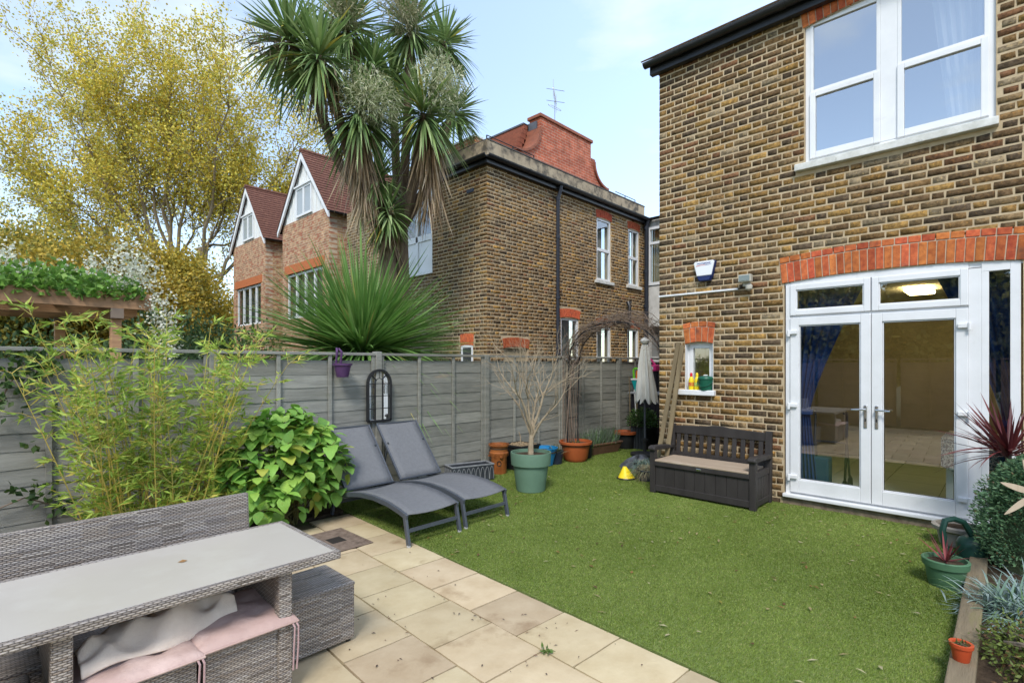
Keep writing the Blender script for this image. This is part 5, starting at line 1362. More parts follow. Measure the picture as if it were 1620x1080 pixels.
# ------------------------------------------------------------------ trees
def grow(mb, p, d, L, r, depth, rr, tips, up=.15, spread=.55, kids=(2, 3), shrink=.74, wig=.16, nseg=4, mintube=.0, side=True, sides=6):
    """tapered limb with forks; the ends and last twigs are collected in tips"""
    pts = [p]; rs = [r]; cur = Vector(p); dd = Vector(d).normalized()
    for i in range(nseg):
        dd = (dd + Vector((rr.gauss(0, wig), rr.gauss(0, wig), rr.gauss(0, wig * .6) + up * .25))).normalized()
        cur = cur + dd * L / nseg; pts.append(cur.copy()); rs.append(r * (1 - .42 * (i + 1) / nseg))
    if r > mintube: mb.tube(pts, rs, sides if depth > 1 else max(4, sides - 2), cap=depth == 0)
    if depth <= 2: tips += [(q.copy(), dd.copy(), depth) for q in pts[1:]]
    if depth == 0: return
    k = rr.choice(kids)
    ax = dd.orthogonal().normalized(); a0 = rr.uniform(0, 6.28)
    for i in range(k):
        q = Quaternion(dd, a0 + i * 6.283 / k + rr.uniform(-.4, .4)) @ ax
        nd = (dd + q * spread * rr.uniform(.6, 1.25) + Vector((0, 0, up * .5))).normalized()
        grow(mb, cur, nd, L * shrink * rr.uniform(.8, 1.15), rs[-1] * .80, depth - 1, rr, tips, up, spread, kids, shrink, wig, nseg, mintube, side, sides)
    if side and depth >= 1:
        for i in (1, 2, 3)[:nseg - 1]:
            if rr.random() < .6:
                q = Quaternion(dd, rr.uniform(0, 6.28)) @ ax; nd = (dd * .6 + q * spread * 1.5 + Vector((0, 0, up))).normalized()
                grow(mb, pts[i], nd, L * shrink * .7, rs[i] * .5, max(0, depth - 2), rr, tips, up, spread, kids, shrink, wig, nseg, mintube, False, sides)

YEL_PAL = [(.82, .64, .10), (.88, .72, .13), (.72, .64, .12), (.56, .56, .12), (.84, .58, .08)]
TANBARK = mat('tan_grey_bark', (.25, .20, .13), (.17, .135, .088), 9, rough=.9, bump=.4, stretch=(1, 1, .3))
def leafy_tree(name, base, label, cat_group, H, trunks, pal, w, per_tip, lsize, cl, seed, depth=4, r0=.25, up=.2, spread=.5, L0=.3, bark=BARK, kids=(2, 3), shrink=.74, jit=.25):
    rr = random.Random(seed); r = np.random.default_rng(seed)
    t = thing(name, base, label, 'tree', cat_group)
    mb = MB(); tips = []
    for (dx, dy, dz, k) in trunks:
        grow(mb, Vector(base) + Vector((rr.uniform(-.15, .15), rr.uniform(-.15, .15), 0)), (dx, dy, dz), H * L0 * k, r0 * k, depth, rr, tips, up, spread, kids, shrink)
    mb.build('trunk', bark, t, smooth=True)
    C = np.array([tuple(q[0]) for q in tips]); D = np.array([tuple(q[1]) for q in tips])
    n = len(C) * per_tip; P = np.repeat(C, per_tip, 0) + r.normal(0, cl, (n, 3)) * np.array([1, 1, .8])
    DD = np.repeat(D, per_tip, 0) + r.normal(0, .9, (n, 3)) + np.array([0, 0, -.25])
    V, F = leaf_cloud(P, DD, lsize * r.uniform(.7, 1.3, n), lsize * .7 * r.uniform(.7, 1.2, n), r, fold=.12, mid=.5)
    # light and dark clumps: colour goes with the clump as well as the leaf
    cw = np.repeat(r.uniform(.78, 1.2, (len(C), 1)), per_tip, 0)
    mesh_part('crown', V, F, LEAFM, np.repeat(colr_(n, pal, w, r, jit) * cw, 2, 0), t, 'stuff')
    return t, len(tips)
def fan_tree():
    """broad vase of long straight limbs from a low fork: side = across the gardens, z = height of each limb's end"""
    base = Vector((7.3, 33.0, 0)); S = Vector((.692, -.722, 0)); Dp = Vector((.722, .692, 0)); rr = random.Random(31); r = np.random.default_rng(31)
    t = thing('autumn_tree', tuple(base), 'tall golden autumn tree with several spreading trunks, left of the houses', 'tree', 'autumn trees beyond the gardens')
    mb = MB(); tips = []
    ends = [(-8.0, 16.0), (-5.4, 19.2), (-2.6, 18.6), (.4, 19.0), (2.8, 18.0), (5.0, 17.2), (6.8, 14.8), (7.8, 12.4), (-7.4, 11.6), (-3.6, 15.6), (3.6, 13.6), (0, 15.0), (-5.6, 14.0), (-1.3, 17.2), (6.0, 11.6), (-6.8, 17.6), (1.6, 16.6), (4.4, 15.2), (-4.2, 12.2), (2.0, 11.8)]
    mb.tube([base, base + Vector((.05, 0, 3)), base + S * .1 + Vector((0, 0, 5.6))], [.36, .29, .25], 10)
    mb.tube([base + S * 1.5, base + S * 1.5 + Vector((0, 0, 4)), base + S * 1.9 + Vector((0, 0, 8))], [.24, .19, .14], 9)
    for k, (sx, z) in enumerate(ends):
        f = base + S * (.1 if sx < 3 else 1.6) + Vector((0, 0, rr.uniform(4.6, 6.0) if k < 10 else rr.uniform(6.0, 8.0)))
        e = base + S * sx + Dp * rr.uniform(-3.2, 3.0) + Vector((0, 0, z * .90)); n = 9; pts = []
        for i in range(n + 1):
            q = i / n; p = f.lerp(e, q); p += Vector((0, 0, .9 * math.sin(q * math.pi) * (.4 if abs(sx) < 3 else -.5))) + Vector((rr.gauss(0, .10), rr.gauss(0, .10), rr.gauss(0, .08))) * (1 if 0 < i < n else 0); pts.append(p)
        r0 = .135 if k < 10 else .095; mb.tube(pts, [r0 * (1 - .86 * (i / n) ** .8) for i in range(n + 1)], 7)
        ax = (e - f).normalized()
        for i in range(3, n + 1):
            for _ in range(2 if i < 6 else 3):
                d = (ax + Quaternion(ax, rr.uniform(0, 6.28)) @ ax.orthogonal().normalized() * rr.uniform(.45, .95) + Vector((0, 0, .12))).normalized()
                grow(mb, pts[i], d, rr.uniform(1.0, 1.9), r0 * .26 * (1.2 - .5 * i / n), 2, rr, tips, .15, .55, (2, 2, 3), .74, .16, 4, 0, True, 5)
    mb.build('trunk', TANBARK, t, smooth=True)
    C = np.array([tuple(q[0]) for q in tips]); D = np.array([tuple(q[1]) for q in tips]); per = max(3, int(115000 / len(C))); n = len(C) * per
    P = np.repeat(C, per, 0) + r.normal(0, .20, (n, 3)); DD = np.repeat(D, per, 0) + r.normal(0, .9, (n, 3)) + np.array([0, 0, -.25])
    V, F = leaf_cloud(P, DD, .135 * r.uniform(.7, 1.3, n), .10 * r.uniform(.7, 1.2, n), r, fold=.12, mid=.5)
    mesh_part('crown', V, F, LEAFM, np.repeat(colr_(n, YEL_PAL, [3, 2.6, 2.6, 2.2, 1.0], r, .25) * np.repeat(r.uniform(.78, 1.15, (len(C), 1)), per, 0), 2, 0), t, 'stuff')
fan_tree()
leafy_tree('autumn_tree', (.6, 30, 0), 'lower yellow green tree at the left edge behind the pergola', 'autumn trees beyond the gardens', 11,
    [(.1, 0, 1, 1), (-.3, .1, 1, .9), (.3, .1, 1, .8)], [(.52, .40, .07), (.38, .34, .07), (.26, .27, .06), (.62, .45, .08)], [3, 3, 2, 1.5], 52, .15, .55, 6, depth=4, r0=.2, up=.1, spread=.62, L0=.24)
leafy_tree('autumn_tree', (5.2, 26.5, 0), 'bushy yellow tree left of the gabled houses, above the dark shrubs', 'autumn trees beyond the gardens', 10.4,
    [(.1, 0, 1, 1), (-.35, .15, 1, .9), (.3, -.1, 1, .9)], [(.58, .43, .06), (.46, .38, .06), (.32, .30, .06), (.66, .46, .06)], [3, 3, 2, 2], 50, .14, .48, 8, depth=4, r0=.16, up=.1, spread=.66, L0=.235)
leafy_tree('autumn_tree', (2.9, 25, 0), 'yellow ochre tree between the pergola and the bushy yellow tree', 'autumn trees beyond the gardens', 9.2,
    [(.1, 0, 1, 1), (-.3, .2, 1, .9), (.3, -.1, 1, .85)], [(.54, .40, .06), (.46, .36, .06), (.28, .27, .06), (.60, .40, .06)], [3, 3, 2, 2], 50, .14, .48, 9, depth=4, r0=.15, up=.1, spread=.66, L0=.235)
leafy_tree('autumn_tree', (-.6, 24, 0), 'dark olive tree at the far left behind the pergola roof', 'autumn trees beyond the gardens', 7.8,
    [(.1, 0, 1, 1), (-.3, .2, 1, .9), (.35, -.1, 1, .9)], [(.32, .29, .055), (.20, .21, .045), (.44, .35, .06)], [3, 3, 2], 50, .14, .5, 10, depth=4, r0=.15, up=.08, spread=.66, L0=.24)
leafy_tree('distant_tree', (16.9, 19.0, 0), 'distant sparse green tree showing between the palm and the red gable', None, 13.2,
    [(.05, 0, 1, 1), (-.2, .1, 1, .9)], [(.16, .19, .04), (.24, .23, .05), (.30, .26, .05)], [3, 2, 2], 18, .16, .40, 12, depth=4, r0=.16, up=.3, spread=.42, L0=.31)
# trees behind the viewer, mirrored in the glass
leafy_tree('garden_tree', (-6.5, 1.0, 0), 'dark green tree behind the viewer, mirrored in the doors, taller one', 'trees behind the patio', 7,
    [(.1, 0, 1, 1), (-.3, .2, 1, .9), (.3, -.2, 1, .9)], [(.30, .30, .08), (.40, .37, .10), (.20, .23, .06)], [3, 2, 2], 26, .2, .4, 13, depth=4, r0=.14, spread=.6, L0=.24)
leafy_tree('garden_tree', (-6.0, 4.6, 0), 'olive green tree behind the viewer, mirrored in the doors, lower one', 'trees behind the patio', 6,
    [(.1, 0, 1, 1), (-.3, .2, 1, .9), (.3, -.2, 1, .9)], [(.42, .38, .10), (.30, .31, .08), (.52, .42, .10)], [3, 2, 2], 26, .2, .4, 14, depth=4, r0=.14, spread=.6, L0=.24)

# dark evergreen shrubs behind the fence, in front of the gabled house
def shrub(name, c, rad, n, ls, pal, w, label, seed, group=None, cat='shrub', stems=True, shell=.5, leafw=.5):
    r = np.random.default_rng(seed); t = thing(name, (c[0], c[1], max(0, c[2] - rad[2])), label, cat, group)
    D = sphere_dirs(n, r); k = r.uniform(0, 1, (n, 1)) ** shell
    lump = 1 + .16 * np.sin(D[:, :1] * 6 + seed) * np.sin(D[:, 1:2] * 5 + 2 * seed) + .10 * np.sin(D[:, 2:] * 9 + seed)
    P = np.array(c) + D * k * lump * np.array(rad); P = P[P[:, 2] > .02]; n = len(P)
    V, F = leaf_cloud(P, norm(P - np.array(c)) + r.normal(0, .7, (n, 3)), ls * r.uniform(.7, 1.3, n), ls * leafw, r, fold=.12, mid=.5)
    mesh_part('foliage', V, F, LEAFM, np.repeat(colr_(n, pal, w, r), 2, 0), t, 'stuff')
    if stems:
        g = MB(); rr = random.Random(seed)
        for _ in range(7):
            a = rr.uniform(0, 6.28); e = Vector((c[0] + rad[0] * .6 * math.cos(a), c[1] + rad[1] * .6 * math.sin(a), c[2] + rad[2] * .4))
            b = Vector((c[0] + rr.uniform(-.1, .1), c[1] + rr.uniform(-.1, .1), max(0, c[2] - rad[2]))); g.tube([b, b.lerp(e, .5) + Vector((0, 0, .1)), e], [.03, .02, .008], 5)
        g.build('stems', BARK, t)
    return t
DKG = [(.05, .095, .035), (.075, .13, .045), (.11, .17, .06)]
shrub('evergreen_shrub', (3.4, 12.4, 1.35), (1.1, .8, 1.5), 5200, .10, DKG, [3, 2, 1], 'dark evergreen shrub below the four-light window', 41, 'dark shrubs behind the fence')
shrub('evergreen_shrub', (2.3, 11.2, 1.2), (1.0, .8, 1.55), 5200, .10, DKG, [3, 2, 1], 'dark evergreen shrub just right of the pergola post', 42, 'dark shrubs behind the fence')
shrub('evergreen_shrub', (.6, 11.5, .8), (1.6, .8, 1.7), 6000, .10, DKG, [4, 2, .5], 'dark evergreen mass seen under the pergola roof', 43, 'dark shrubs behind the fence')
shrub('evergreen_shrub', (4.9, 13.6, 1.1), (1.0, .8, 1.5), 4000, .10, [(.06, .09, .025), (.10, .14, .04), (.15, .17, .05)], [3, 2, 1], 'lighter green shrub between the dark shrub and strap-leaved plant', 44, 'dark shrubs behind the fence')

# ------------------------------------------------------------------ pergola with flowering climber
PINE = mat('orange_brown_timber', (.46, .27, .145), (.36, .20, .105), 7, rough=.75, bump=.3, bscale=30, stretch=(.3, 1, 3), orand=.12)
pg = thing('pergola', (.3, 8.6, 0), 'brown timber pergola behind the fence under a flowering climber', 'pergola')
for (v, z0, z1, u1) in ((8.0, 2.37, 2.575, 1.60), (9.4, 2.36, 2.56, 1.55)):
    g = MB(); g.box(-3.2, u1, v - .03, v + .03, z0, z1); g.build('beam', PINE, pg, bevel=.006)
for k in range(11):
    u = -2.7 + k * .42; g = MB(); g.box(u, u + .05, 8.032, 9.368, 2.40, 2.53); g.build('rafter', PINE, pg, bevel=.004)
for k in range(5):
    v = 8.25 + k * .26; g = MB(); g.box(-3.0, 1.50, v, v + .05, 2.30, 2.395); g.build('purlin', PINE, pg)
for (u, v) in ((1.19, 8.07), (-2.2, 8.07), (.77, 9.3), (-2.2, 9.3)):
    g = MB(); g.box(u, u + .11, v - .035, v + .075, 0, 2.42); p_ = g.build('post', PINE, pg, bevel=.006)
    g = MB(); g.box(u - .01, u + .12, v - .105, v - .0355, 2.25, 2.372); g.build('post_head', mat('grey_end_grain', (.22, .17, .13), rough=.9) if 'grey_end_grain' not in MATS else MATS['grey_end_grain'], p_)
ch = thing('flowering_climber', (.3, 8.5, 2.56), 'green climber with frothy white flowers over the pergola roof', 'climber')
r = np.random.default_rng(51); n = 6500
P = np.stack([r.uniform(-3.0, 1.5, n), r.uniform(7.93, 9.5, n), 2.57 + np.abs(r.normal(0, .075, n))], 1); P[:, 2] += .10 * (np.sin(P[:, 0] * 2.3) + 1) * r.random(n)
edge = r.random(n) < .12; P[edge, 1] = 7.95 + r.uniform(-.02, .03, edge.sum()); P[edge, 2] = 2.50 + r.uniform(0, .12, edge.sum())
V, F = leaf_cloud(P, r.normal(0, .7, (n, 3)) + [0, -.4, .2], r.uniform(.06, .11, n), .06, r, fold=.1, mid=.4)
mesh_part('leaves', V, F, LEAFM, np.repeat(colr_(n, [(.17, .34, .06), (.24, .44, .08), (.13, .26, .05), (.32, .48, .12)], [3, 3, 2, 1], r), 2, 0), ch, 'stuff')
fl_c = []
for k in range(46):
    b = np.array([r.uniform(-2.4, 1.6), r.uniform(8.2, 9.4), 2.66]); hgt = r.uniform(.2, .6); m = 105
    s = r.random(m); q = b + np.stack([r.normal(0, .05, m) + s * r.normal(0, .12), r.normal(0, .05, m), s * hgt], 1); fl_c.append(q)
for (u, v, z0, z1) in ((1.62, 7.95, 2.0, 2.95), (1.72, 7.85, 1.78, 2.6), (1.55, 8.0, 2.4, 3.12), (1.28, 8.0, 2.6, 3.2), (1.75, 7.8, 1.75, 2.35)):
    m = 240; s = r.random(m); fl_c.append(np.stack([u + r.normal(0, .07, m), v + r.normal(0, .06, m), z0 + (z1 - z0) * s], 1))
P = np.concatenate(fl_c); n = len(P)
V, F = leaf_cloud(P, r.normal(0, 1, (n, 3)), r.uniform(.024, .046, n), .034, r, mid=.5)
mesh_part('white_flowers', V, F, LEAFM, np.repeat(colr_(n, [(.85, .84, .76), (.76, .74, .60), (.62, .64, .4)], [4, 2, 1], r, .1), 2, 0), ch, 'stuff')

# ------------------------------------------------------------------ cabbage palm (cordyline) behind the fence
cd = thing('cabbage_palm', (5.35, 8.2, 0), 'tall many-headed cabbage palm rising above the fence', 'palm')
HEADS = [(3.85, 8.0, 6.62, 1), (3.60, 8.5, 7.0, .95), (4.66, 8.6, 7.75, 1), (5.91, 8.4, 8.2, 1), (6.9, 8.6, 8.45, .9), (5.70, 7.7, 6.25, 1.05), (4.50, 7.9, 5.90, .95), (7.05, 8.45, 7.0, .8), (4.95, 8.05, 4.95, .62), (5.12, 7.95, 4.40, .62), (5.75, 8.8, 7.3, .8), (5.0, 8.3, 7.0, .75)]
g = MB(); FK1 = Vector((5.25, 8.2, 3.9)); FK2 = Vector((5.55, 8.2, 4.2))
g.tube([(5.35, 8.2, 0), (5.33, 8.2, 2.4), FK1], [.20, .17, .15], 10); g.tube([(5.42, 8.22, 2.0), (5.58, 8.2, 3.2), FK2], [.15, .14, .13], 10)
for i, (x, y, z, s) in enumerate(HEADS):
    f_ = FK1 if x < 5.2 else FK2; e = Vector((x, y, z)); 
    if i in (8, 9): f_ = Vector((5.28, 8.2, 3.6))
    m1 = f_.lerp(e, .45) + Vector(((e.x - f_.x) * .10, (e.y - f_.y) * .1, -.05)); g.tube([f_, m1, f_.lerp(e, .8), e], [.105, .085, .075, .06], 8)
g.build('trunk', mat('fibrous_palm_bark', (.115, .082, .055), (.19, .135, .09), 20, rough=.95, bump=.8, stretch=(1, 1, .25)), cd, smooth=True)
r = np.random.default_rng(61)
GP = [(.20, .31, .11), (.27, .38, .14), (.145, .23, .08), (.36, .45, .21), (.56, .48, .10)]
for (x, y, z, s) in HEADS:
    n = int(250 * s); D = sphere_dirs(n, r, -.8, 1.0)
    L = r.uniform(.66, .98, n) * s; dr = np.where(D[:, 2] < .25, r.uniform(.25, .6, n), r.uniform(.02, .22, n))
    P = np.array([x, y, z]) + D * .04 + np.stack([np.zeros(n), np.zeros(n), (D[:, 2] - .4) * .12], 1)
    V, F = blades(P, D, L, r.uniform(.042, .064, n), dr, r, 5)
    mesh_part('leaf_rosette', V, F, BLADE, np.tile(colr_(n, GP, [3, 3, 2, 1.6, .25], r), (5, 1)), cd, 'stuff')
# dead leaf skirts
for (x, y, z, n, lo, sp) in ((5.80, 7.72, 6.05, 330, 1.75, .20), (4.50, 7.9, 5.7, 240, 1.9, .17), (4.0, 8.0, 6.4, 110, .95, .26), (5.9, 7.75, 5.2, 200, 1.5, .22), (4.62, 7.92, 4.9, 150, 1.4, .16), (4.75, 8.5, 7.4, 60, .9, .12), (5.2, 8.15, 4.4, 160, 1.1, .22)):
    a = r.uniform(0, 6.283, n); q = r.uniform(.1, 1, n) * sp
    P = np.stack([x + q * np.cos(a), y + q * np.sin(a), z + r.uniform(-.5, .1, n)], 1); D = np.stack([np.cos(a) * .22 + r.normal(0, .12, n), np.sin(a) * .22 + r.normal(0, .12, n), -np.ones(n)], 1)
    V, F = blades(P, D, r.uniform(.3, 1, n) * lo * .62, r.uniform(.018, .04, n), 0.0, r, 4, twist=3)
    mesh_part('dead_leaf_skirt', V, F, BLADE, np.tile(colr_(n, [(.38, .26, .15), (.48, .35, .22), (.26, .17, .10), (.56, .45, .32)], [3, 2, 2, 1], r), (4, 1)), cd, 'stuff')
# flower panicles
for (x, y, z, rad, n, dark) in ((5.80, 7.35, 6.72, (.52, .4, .50), 2300, 0), (4.50, 7.52, 6.05, (.52, .35, .44), 1900, 0), (4.42, 8.2, 7.85, (.34, .3, .42), 1000, 1), (5.42, 8.0, 8.2, (.48, .3, .46), 1300, 1), (3.15, 8.2, 6.55, (.45, .3, .20), 260, 2), (3.75, 8.0, 5.75, (.42, .3, .22), 260, 2), (5.2, 8.1, 5.9, (.4, .3, .5), 500, 1)):
    D = sphere_dirs(n, r); P = np.array([x, y, z]) + D * r.uniform(.05, 1, (n, 1)) ** .6 * np.array(rad)
    V, F = blades(P, norm(D + r.normal(0, .8, (n, 3))), r.uniform(.05, .16, n), r.uniform(.014, .026, n), .2, r, 2, twist=3)
    pal = [[(.58, .58, .38), (.46, .49, .30), (.70, .67, .50)], [(.38, .35, .22), (.30, .29, .17), (.46, .42, .28)], [(.12, .085, .06), (.17, .12, .08), (.22, .17, .11)]][dark]
    mesh_part('flower_panicle', V, F, BLADE, np.tile(colr_(n, pal, [2, 2, 1], r), (2, 1)), cd, 'stuff')

# ------------------------------------------------------------------ big strap-leaved clump below it
def strap_mesh(k, L, W, dr, seg=7):
    r2 = np.random.default_rng(k); V = []
    for i in range(seg + 1):
        s = i / seg; w = W * (.35 + .65 * min(1, s * 4)) * (1 - s ** 2.6) + .001; x = s * L; z = -dr * L * s ** 2.2
        V += [(x, -w / 2, z), (x, 0, z - w * .22), (x, w / 2, z)]
    F = [(3*i+j, 3*i+j+1, 3*i+j+4, 3*i+j+3) for i in range(seg) for j in (0, 1)]
    return V, F
PHM = [mat('strap_green_%s' % k, c, c2, 4, rough=.42, spec=.4, trans=.22, orand=.22) for k, (c, c2) in
       (('deep', ((.17, .32, .085), (.14, .27, .07))), ('mid', ((.23, .40, .11), (.19, .34, .09))), ('light', ((.32, .48, .16), (.27, .42, .14))))]
PHV = []
for k in range(9):
    V, F = strap_mesh(k, 1.0, .030 + .006 * (k % 3), (.03, .12, .30)[k // 3]); me = bpy.data.meshes.new('leaf'); me.from_pydata(V, [], F); me.materials.append(PHM[k % 3]); me.polygons.foreach_set('use_smooth', [True] * len(F)); PHV.append(me)
def leaf_at(parent, me, base, d, L, W=1.0, roll=0.0, name='leaf'):
    d = Vector(d).normalized(); q = d.to_track_quat('X', 'Z'); 
    o = link(name, me, parent, Vector(base) - BASE[parent.name]); o.rotation_mode = 'QUATERNION'; o.rotation_quaternion = q @ Quaternion((1, 0, 0), roll); o.scale = (L, W, L); return o
PC = (4.50, 7.75)
ph = thing('strap_leaved_clump', (4.50, 7.75, 0), 'huge fountain of dark green strap leaves just behind the fence', 'plant')
rr = random.Random(71)
g = MB(); g.tube([(PC[0], PC[1], 0), (PC[0], PC[1], 1.5)], [.16, .12], 8); g.build('stem', BARK, ph)
for k in range(296):
    z = rr.uniform(-.15, 1); a = rr.uniform(0, 6.283); q = math.sqrt(max(0, 1 - z*z))
    d = Vector((q * math.cos(a), q * math.sin(a) * .85, z)); dr = 0 if z > .55 else (1 if z > .15 else 2)
    L = rr.uniform(1.7, 2.15) * (1.0 if z > .2 else .92)
    leaf_at(ph, PHV[dr * 3 + rr.choice((0, 0, 1, 1, 2))], (PC[0] + d.x * .08, PC[1] + d.y * .08, 1.80 + rr.uniform(-.15, .15)), d, L, 1.6, rr.uniform(-.5, .5))

r = np.random.default_rng(72); n = 1800; D = sphere_dirs(n, r, -.25, 1.0)
V, F = blades(np.array([PC[0], PC[1], 1.8]) + D * .06, D, r.uniform(1.5, 2.1, n), r.uniform(.026, .040, n), np.where(D[:, 2] < .3, r.uniform(.1, .5, n), r.uniform(.02, .26, n)), r, 6)
mesh_part('inner_blades', V, F, BLADE, np.tile(colr_(n, [(.17, .33, .085), (.23, .40, .105), (.31, .48, .15), (.54, .47, .17)], [3, 3, 1.8, .25], r), (6, 1)), ph, 'stuff')
# ------------------------------------------------------------------ bamboo
bb_ = thing('bamboo', (1.05, 5.5, 0), 'tall arching clump of yellow green bamboo in front of the fence', 'bamboo')
CULM = mat('golden_culm', (.58, .43, .09), (.40, .37, .10), 3, rough=.45, orand=.15)
rr = random.Random(81); r = np.random.default_rng(81); LP, LD = [], []; tw = MB()
for k in range(50):
    q = k / 49; bx_ = .74 + .78 * q + rr.uniform(-.12, .12); by_ = 5.42 + rr.uniform(-.14, .16)
    H_ = rr.uniform(1.2, 2.1); lean = Vector(((q - .52) * .30 + rr.gauss(0, .10), rr.gauss(-.10, .14), 1)).normalized()
    pts = []; arch_ = Vector((rr.gauss((q - .45) * .25, .10), rr.gauss(-.12, .12), -.02)); nn = 9
    for i in range(nn + 1):
        s = i / nn; pts.append(Vector((bx_, by_, 0)) + lean * H_ * s + arch_ * (s ** 2.4) * H_ * .5)
        if pts[-1].y > FY - .10: pts[-1].y = FY - .10 - rr.random() * .03
    g = MB(); g.tube(pts, [.0065 * (1 - .7 * i / nn) for i in range(nn + 1)], 5); g.build('culm', CULM, bb_)
    for i in range(2, nn + 1):
        for _ in range(rr.choice((2, 3, 3))):
            a = rr.uniform(0, 6.283); d = Vector((math.cos(a), math.sin(a) * .75, rr.uniform(.1, .9))).normalized(); L = rr.uniform(.08, .26) * (1.1 - .4 * i / nn)
            e = pts[i] + d * L
            if e.y > FY - .08: e.y = FY - .09
            tw.tube([pts[i], pts[i].lerp(e, .5) + Vector((0, 0, .015)), e], [.0022, .0018, .001], 3, cap=False)
            for s in (.3, .5, .65, .8, .92, 1, 1, 1):
                LP.append(tuple(pts[i].lerp(e, s))); dd = d + Vector((rr.gauss(0, .6), rr.gauss(0, .6), rr.gauss(-.25, .45))); LD.append(tuple(dd))
tw.build('twigs', CULM, bb_, kind='stuff')
P = np.array(LP); P[:, 1] = np.minimum(P[:, 1], FY - .07); n = len(P)
V, F = leaf_cloud(P, np.array(LD), r.uniform(.055, .12, n), r.uniform(.012, .020, n), r, fold=.1, mid=.35)
ok = V[:, 1] > FY - .055; V[ok, 1] = FY - .055
mesh_part('leaves', V, F, LEAFM, np.repeat(colr_(n, [(.38, .53, .09), (.50, .62, .12), (.26, .42, .07), (.64, .64, .13), (.74, .62, .15)], [3, 3, 2.4, 1.2, .4], r), 2, 0), bb_, 'stuff')

# ------------------------------------------------------------------ hydrangea: every leaf of the outer layer its own piece
hy = thing('hydrangea', (2.2, 5.45, 0), 'broad-leaved bright green hydrangea bush by the fence', 'shrub')
HYM = [mat('hydrangea_leaf_%s' % k, c, c2, 14, rough=.42, spec=.42, trans=.28, orand=.22, bump=.5, bscale=60, local=True, c3=(.30, .34, .06), s3=3.0, t3=(.62, .8)) for k, (c, c2) in
       (('mid', ((.30, .55, .10), (.24, .47, .085))), ('deep', ((.19, .39, .075), (.15, .32, .06))), ('light', ((.38, .58, .11), (.32, .52, .10))), ('yellowing', ((.52, .54, .08), (.40, .48, .08))))]
def hyd_leaf(k):
    rr = random.Random(k); V = []; n = 8; cup = rr.uniform(.10, .22); bend = rr.uniform(.12, .42); sh = rr.uniform(.9, 1.15)
    for i in range(n + 1):
        s = i / n; w = .36 * sh * (math.sin(math.pi * min(1, s * .96 + .03) ** .82)) ** .85 * (1 - .12 * s) if i < n else .0
        z0 = .06 * math.sin(s * 3) - bend * s * s
        ser = .012 * (1 if i % 2 else -1)
        V += [(s, -w - ser * (w > .05), z0 + cup * w), (s, -w * .5, z0 + cup * w * .30 + .012 * math.sin(s * 20)), (s, 0, z0), (s, w * .5, z0 + cup * w * .30 + .012 * math.sin(s * 20 + 1)), (s, w + ser * (w > .05), z0 + cup * w)]
    F = [(5*i+j, 5*i+j+1, 5*i+j+6, 5*i+j+5) for i in range(n) for j in range(4)]
    return V, F
HYV = []
for k in range(12):
    V, F = hyd_leaf(k); me = bpy.data.meshes.new('leaf'); me.from_pydata(V, [], F); me.materials.append(HYM[(0, 0, 0, 1, 1, 2, 2, 0, 1, 2, 3, 0)[k]]); me.polygons.foreach_set('use_smooth', [True] * len(F)); HYV.append(me)
rr = random.Random(91); C = Vector((2.22, 5.42, .62)); stems = MB(); cnt = 0
for k in range(62):
    z = rr.uniform(-.55, 1); a = rr.uniform(0, 6.283); q = math.sqrt(1 - z*z); d = Vector((q * math.cos(a), q * math.sin(a), z))
    if d.y > .45: continue
    e = C + Vector((d.x * .72, d.y * .52, d.z * .62)) * rr.uniform(.78, 1.04); e.z = max(.1, e.z); e.y = min(e.y, FY - .16)
    b = Vector((2.22 + rr.uniform(-.15, .15), 5.5 + rr.uniform(-.1, .1), .0)); stems.tube([b, b.lerp(e, .55) + Vector((0, 0, .1)), e], [.008, .006, .004], 5)
    od = Vector((d.x, d.y, d.z * .5 + .55)).normalized(); ax = od.orthogonal().normalized(); a0 = rr.uniform(0, 6.28)
    for i in range(6):
        lvl = i // 2; qv = Quaternion(od, a0 + i * math.pi + lvl * 1.57 + rr.uniform(-.25, .25)) @ ax
        ld = (qv + od * (.55 if lvl == 0 else (.15 if lvl == 1 else -.15))).normalized(); L = (.125, .18, .20)[lvl] * rr.uniform(.8, 1.15)
        p_ = e - od * (.02 + .055 * lvl)
        if (p_ + ld * L).y > FY - .06 or cnt >= 298: continue
        leaf_at(hy, rr.choice(HYV), p_ + ld * .01, ld, L, L * 1.18, rr.uniform(-.3, .3)); cnt += 1
stems.build('stems', mat('green_brown_stem', (.14, .13, .05), rough=.8), hy)
r = np.random.default_rng(92); n = 620
TPL = [np.array(hyd_leaf(k)[0]) for k in range(6)]; TF = np.array(hyd_leaf(0)[1]); VV, FF, CC = [], [], []
for k in range(n):
    d = sphere_dirs(1, r, -.85, 1)[0]; p = np.array(C) + d * r.uniform(.45, .97) * np.array([.70, .46, .58]); L = r.uniform(.10, .17)
    x = norm(d * [1, 1, .5] + r.normal(0, .55, 3) + [0, 0, -.15]); y = norm(np.cross([0, 0, 1.0], x)); z = np.cross(x, y)
    v = TPL[k % 6] * [L, L * 1.15, L]; v = p + v[:, :1] * x + v[:, 1:2] * y + v[:, 2:] * z
    if p[2] < .06 or v[:, 1].max() > FY - .06: continue
    FF.append(TF + sum(len(q) for q in VV)); VV.append(v); CC.append(np.repeat(colr_(1, [(.21, .42, .08), (.28, .52, .10), (.38, .60, .12), (.54, .58, .11)], [3, 3, 1.8, .4], r), len(TF), 0))
mesh_part('inner_foliage', np.concatenate(VV), np.concatenate(FF), LEAFM, np.concatenate(CC), hy, 'stuff', True)

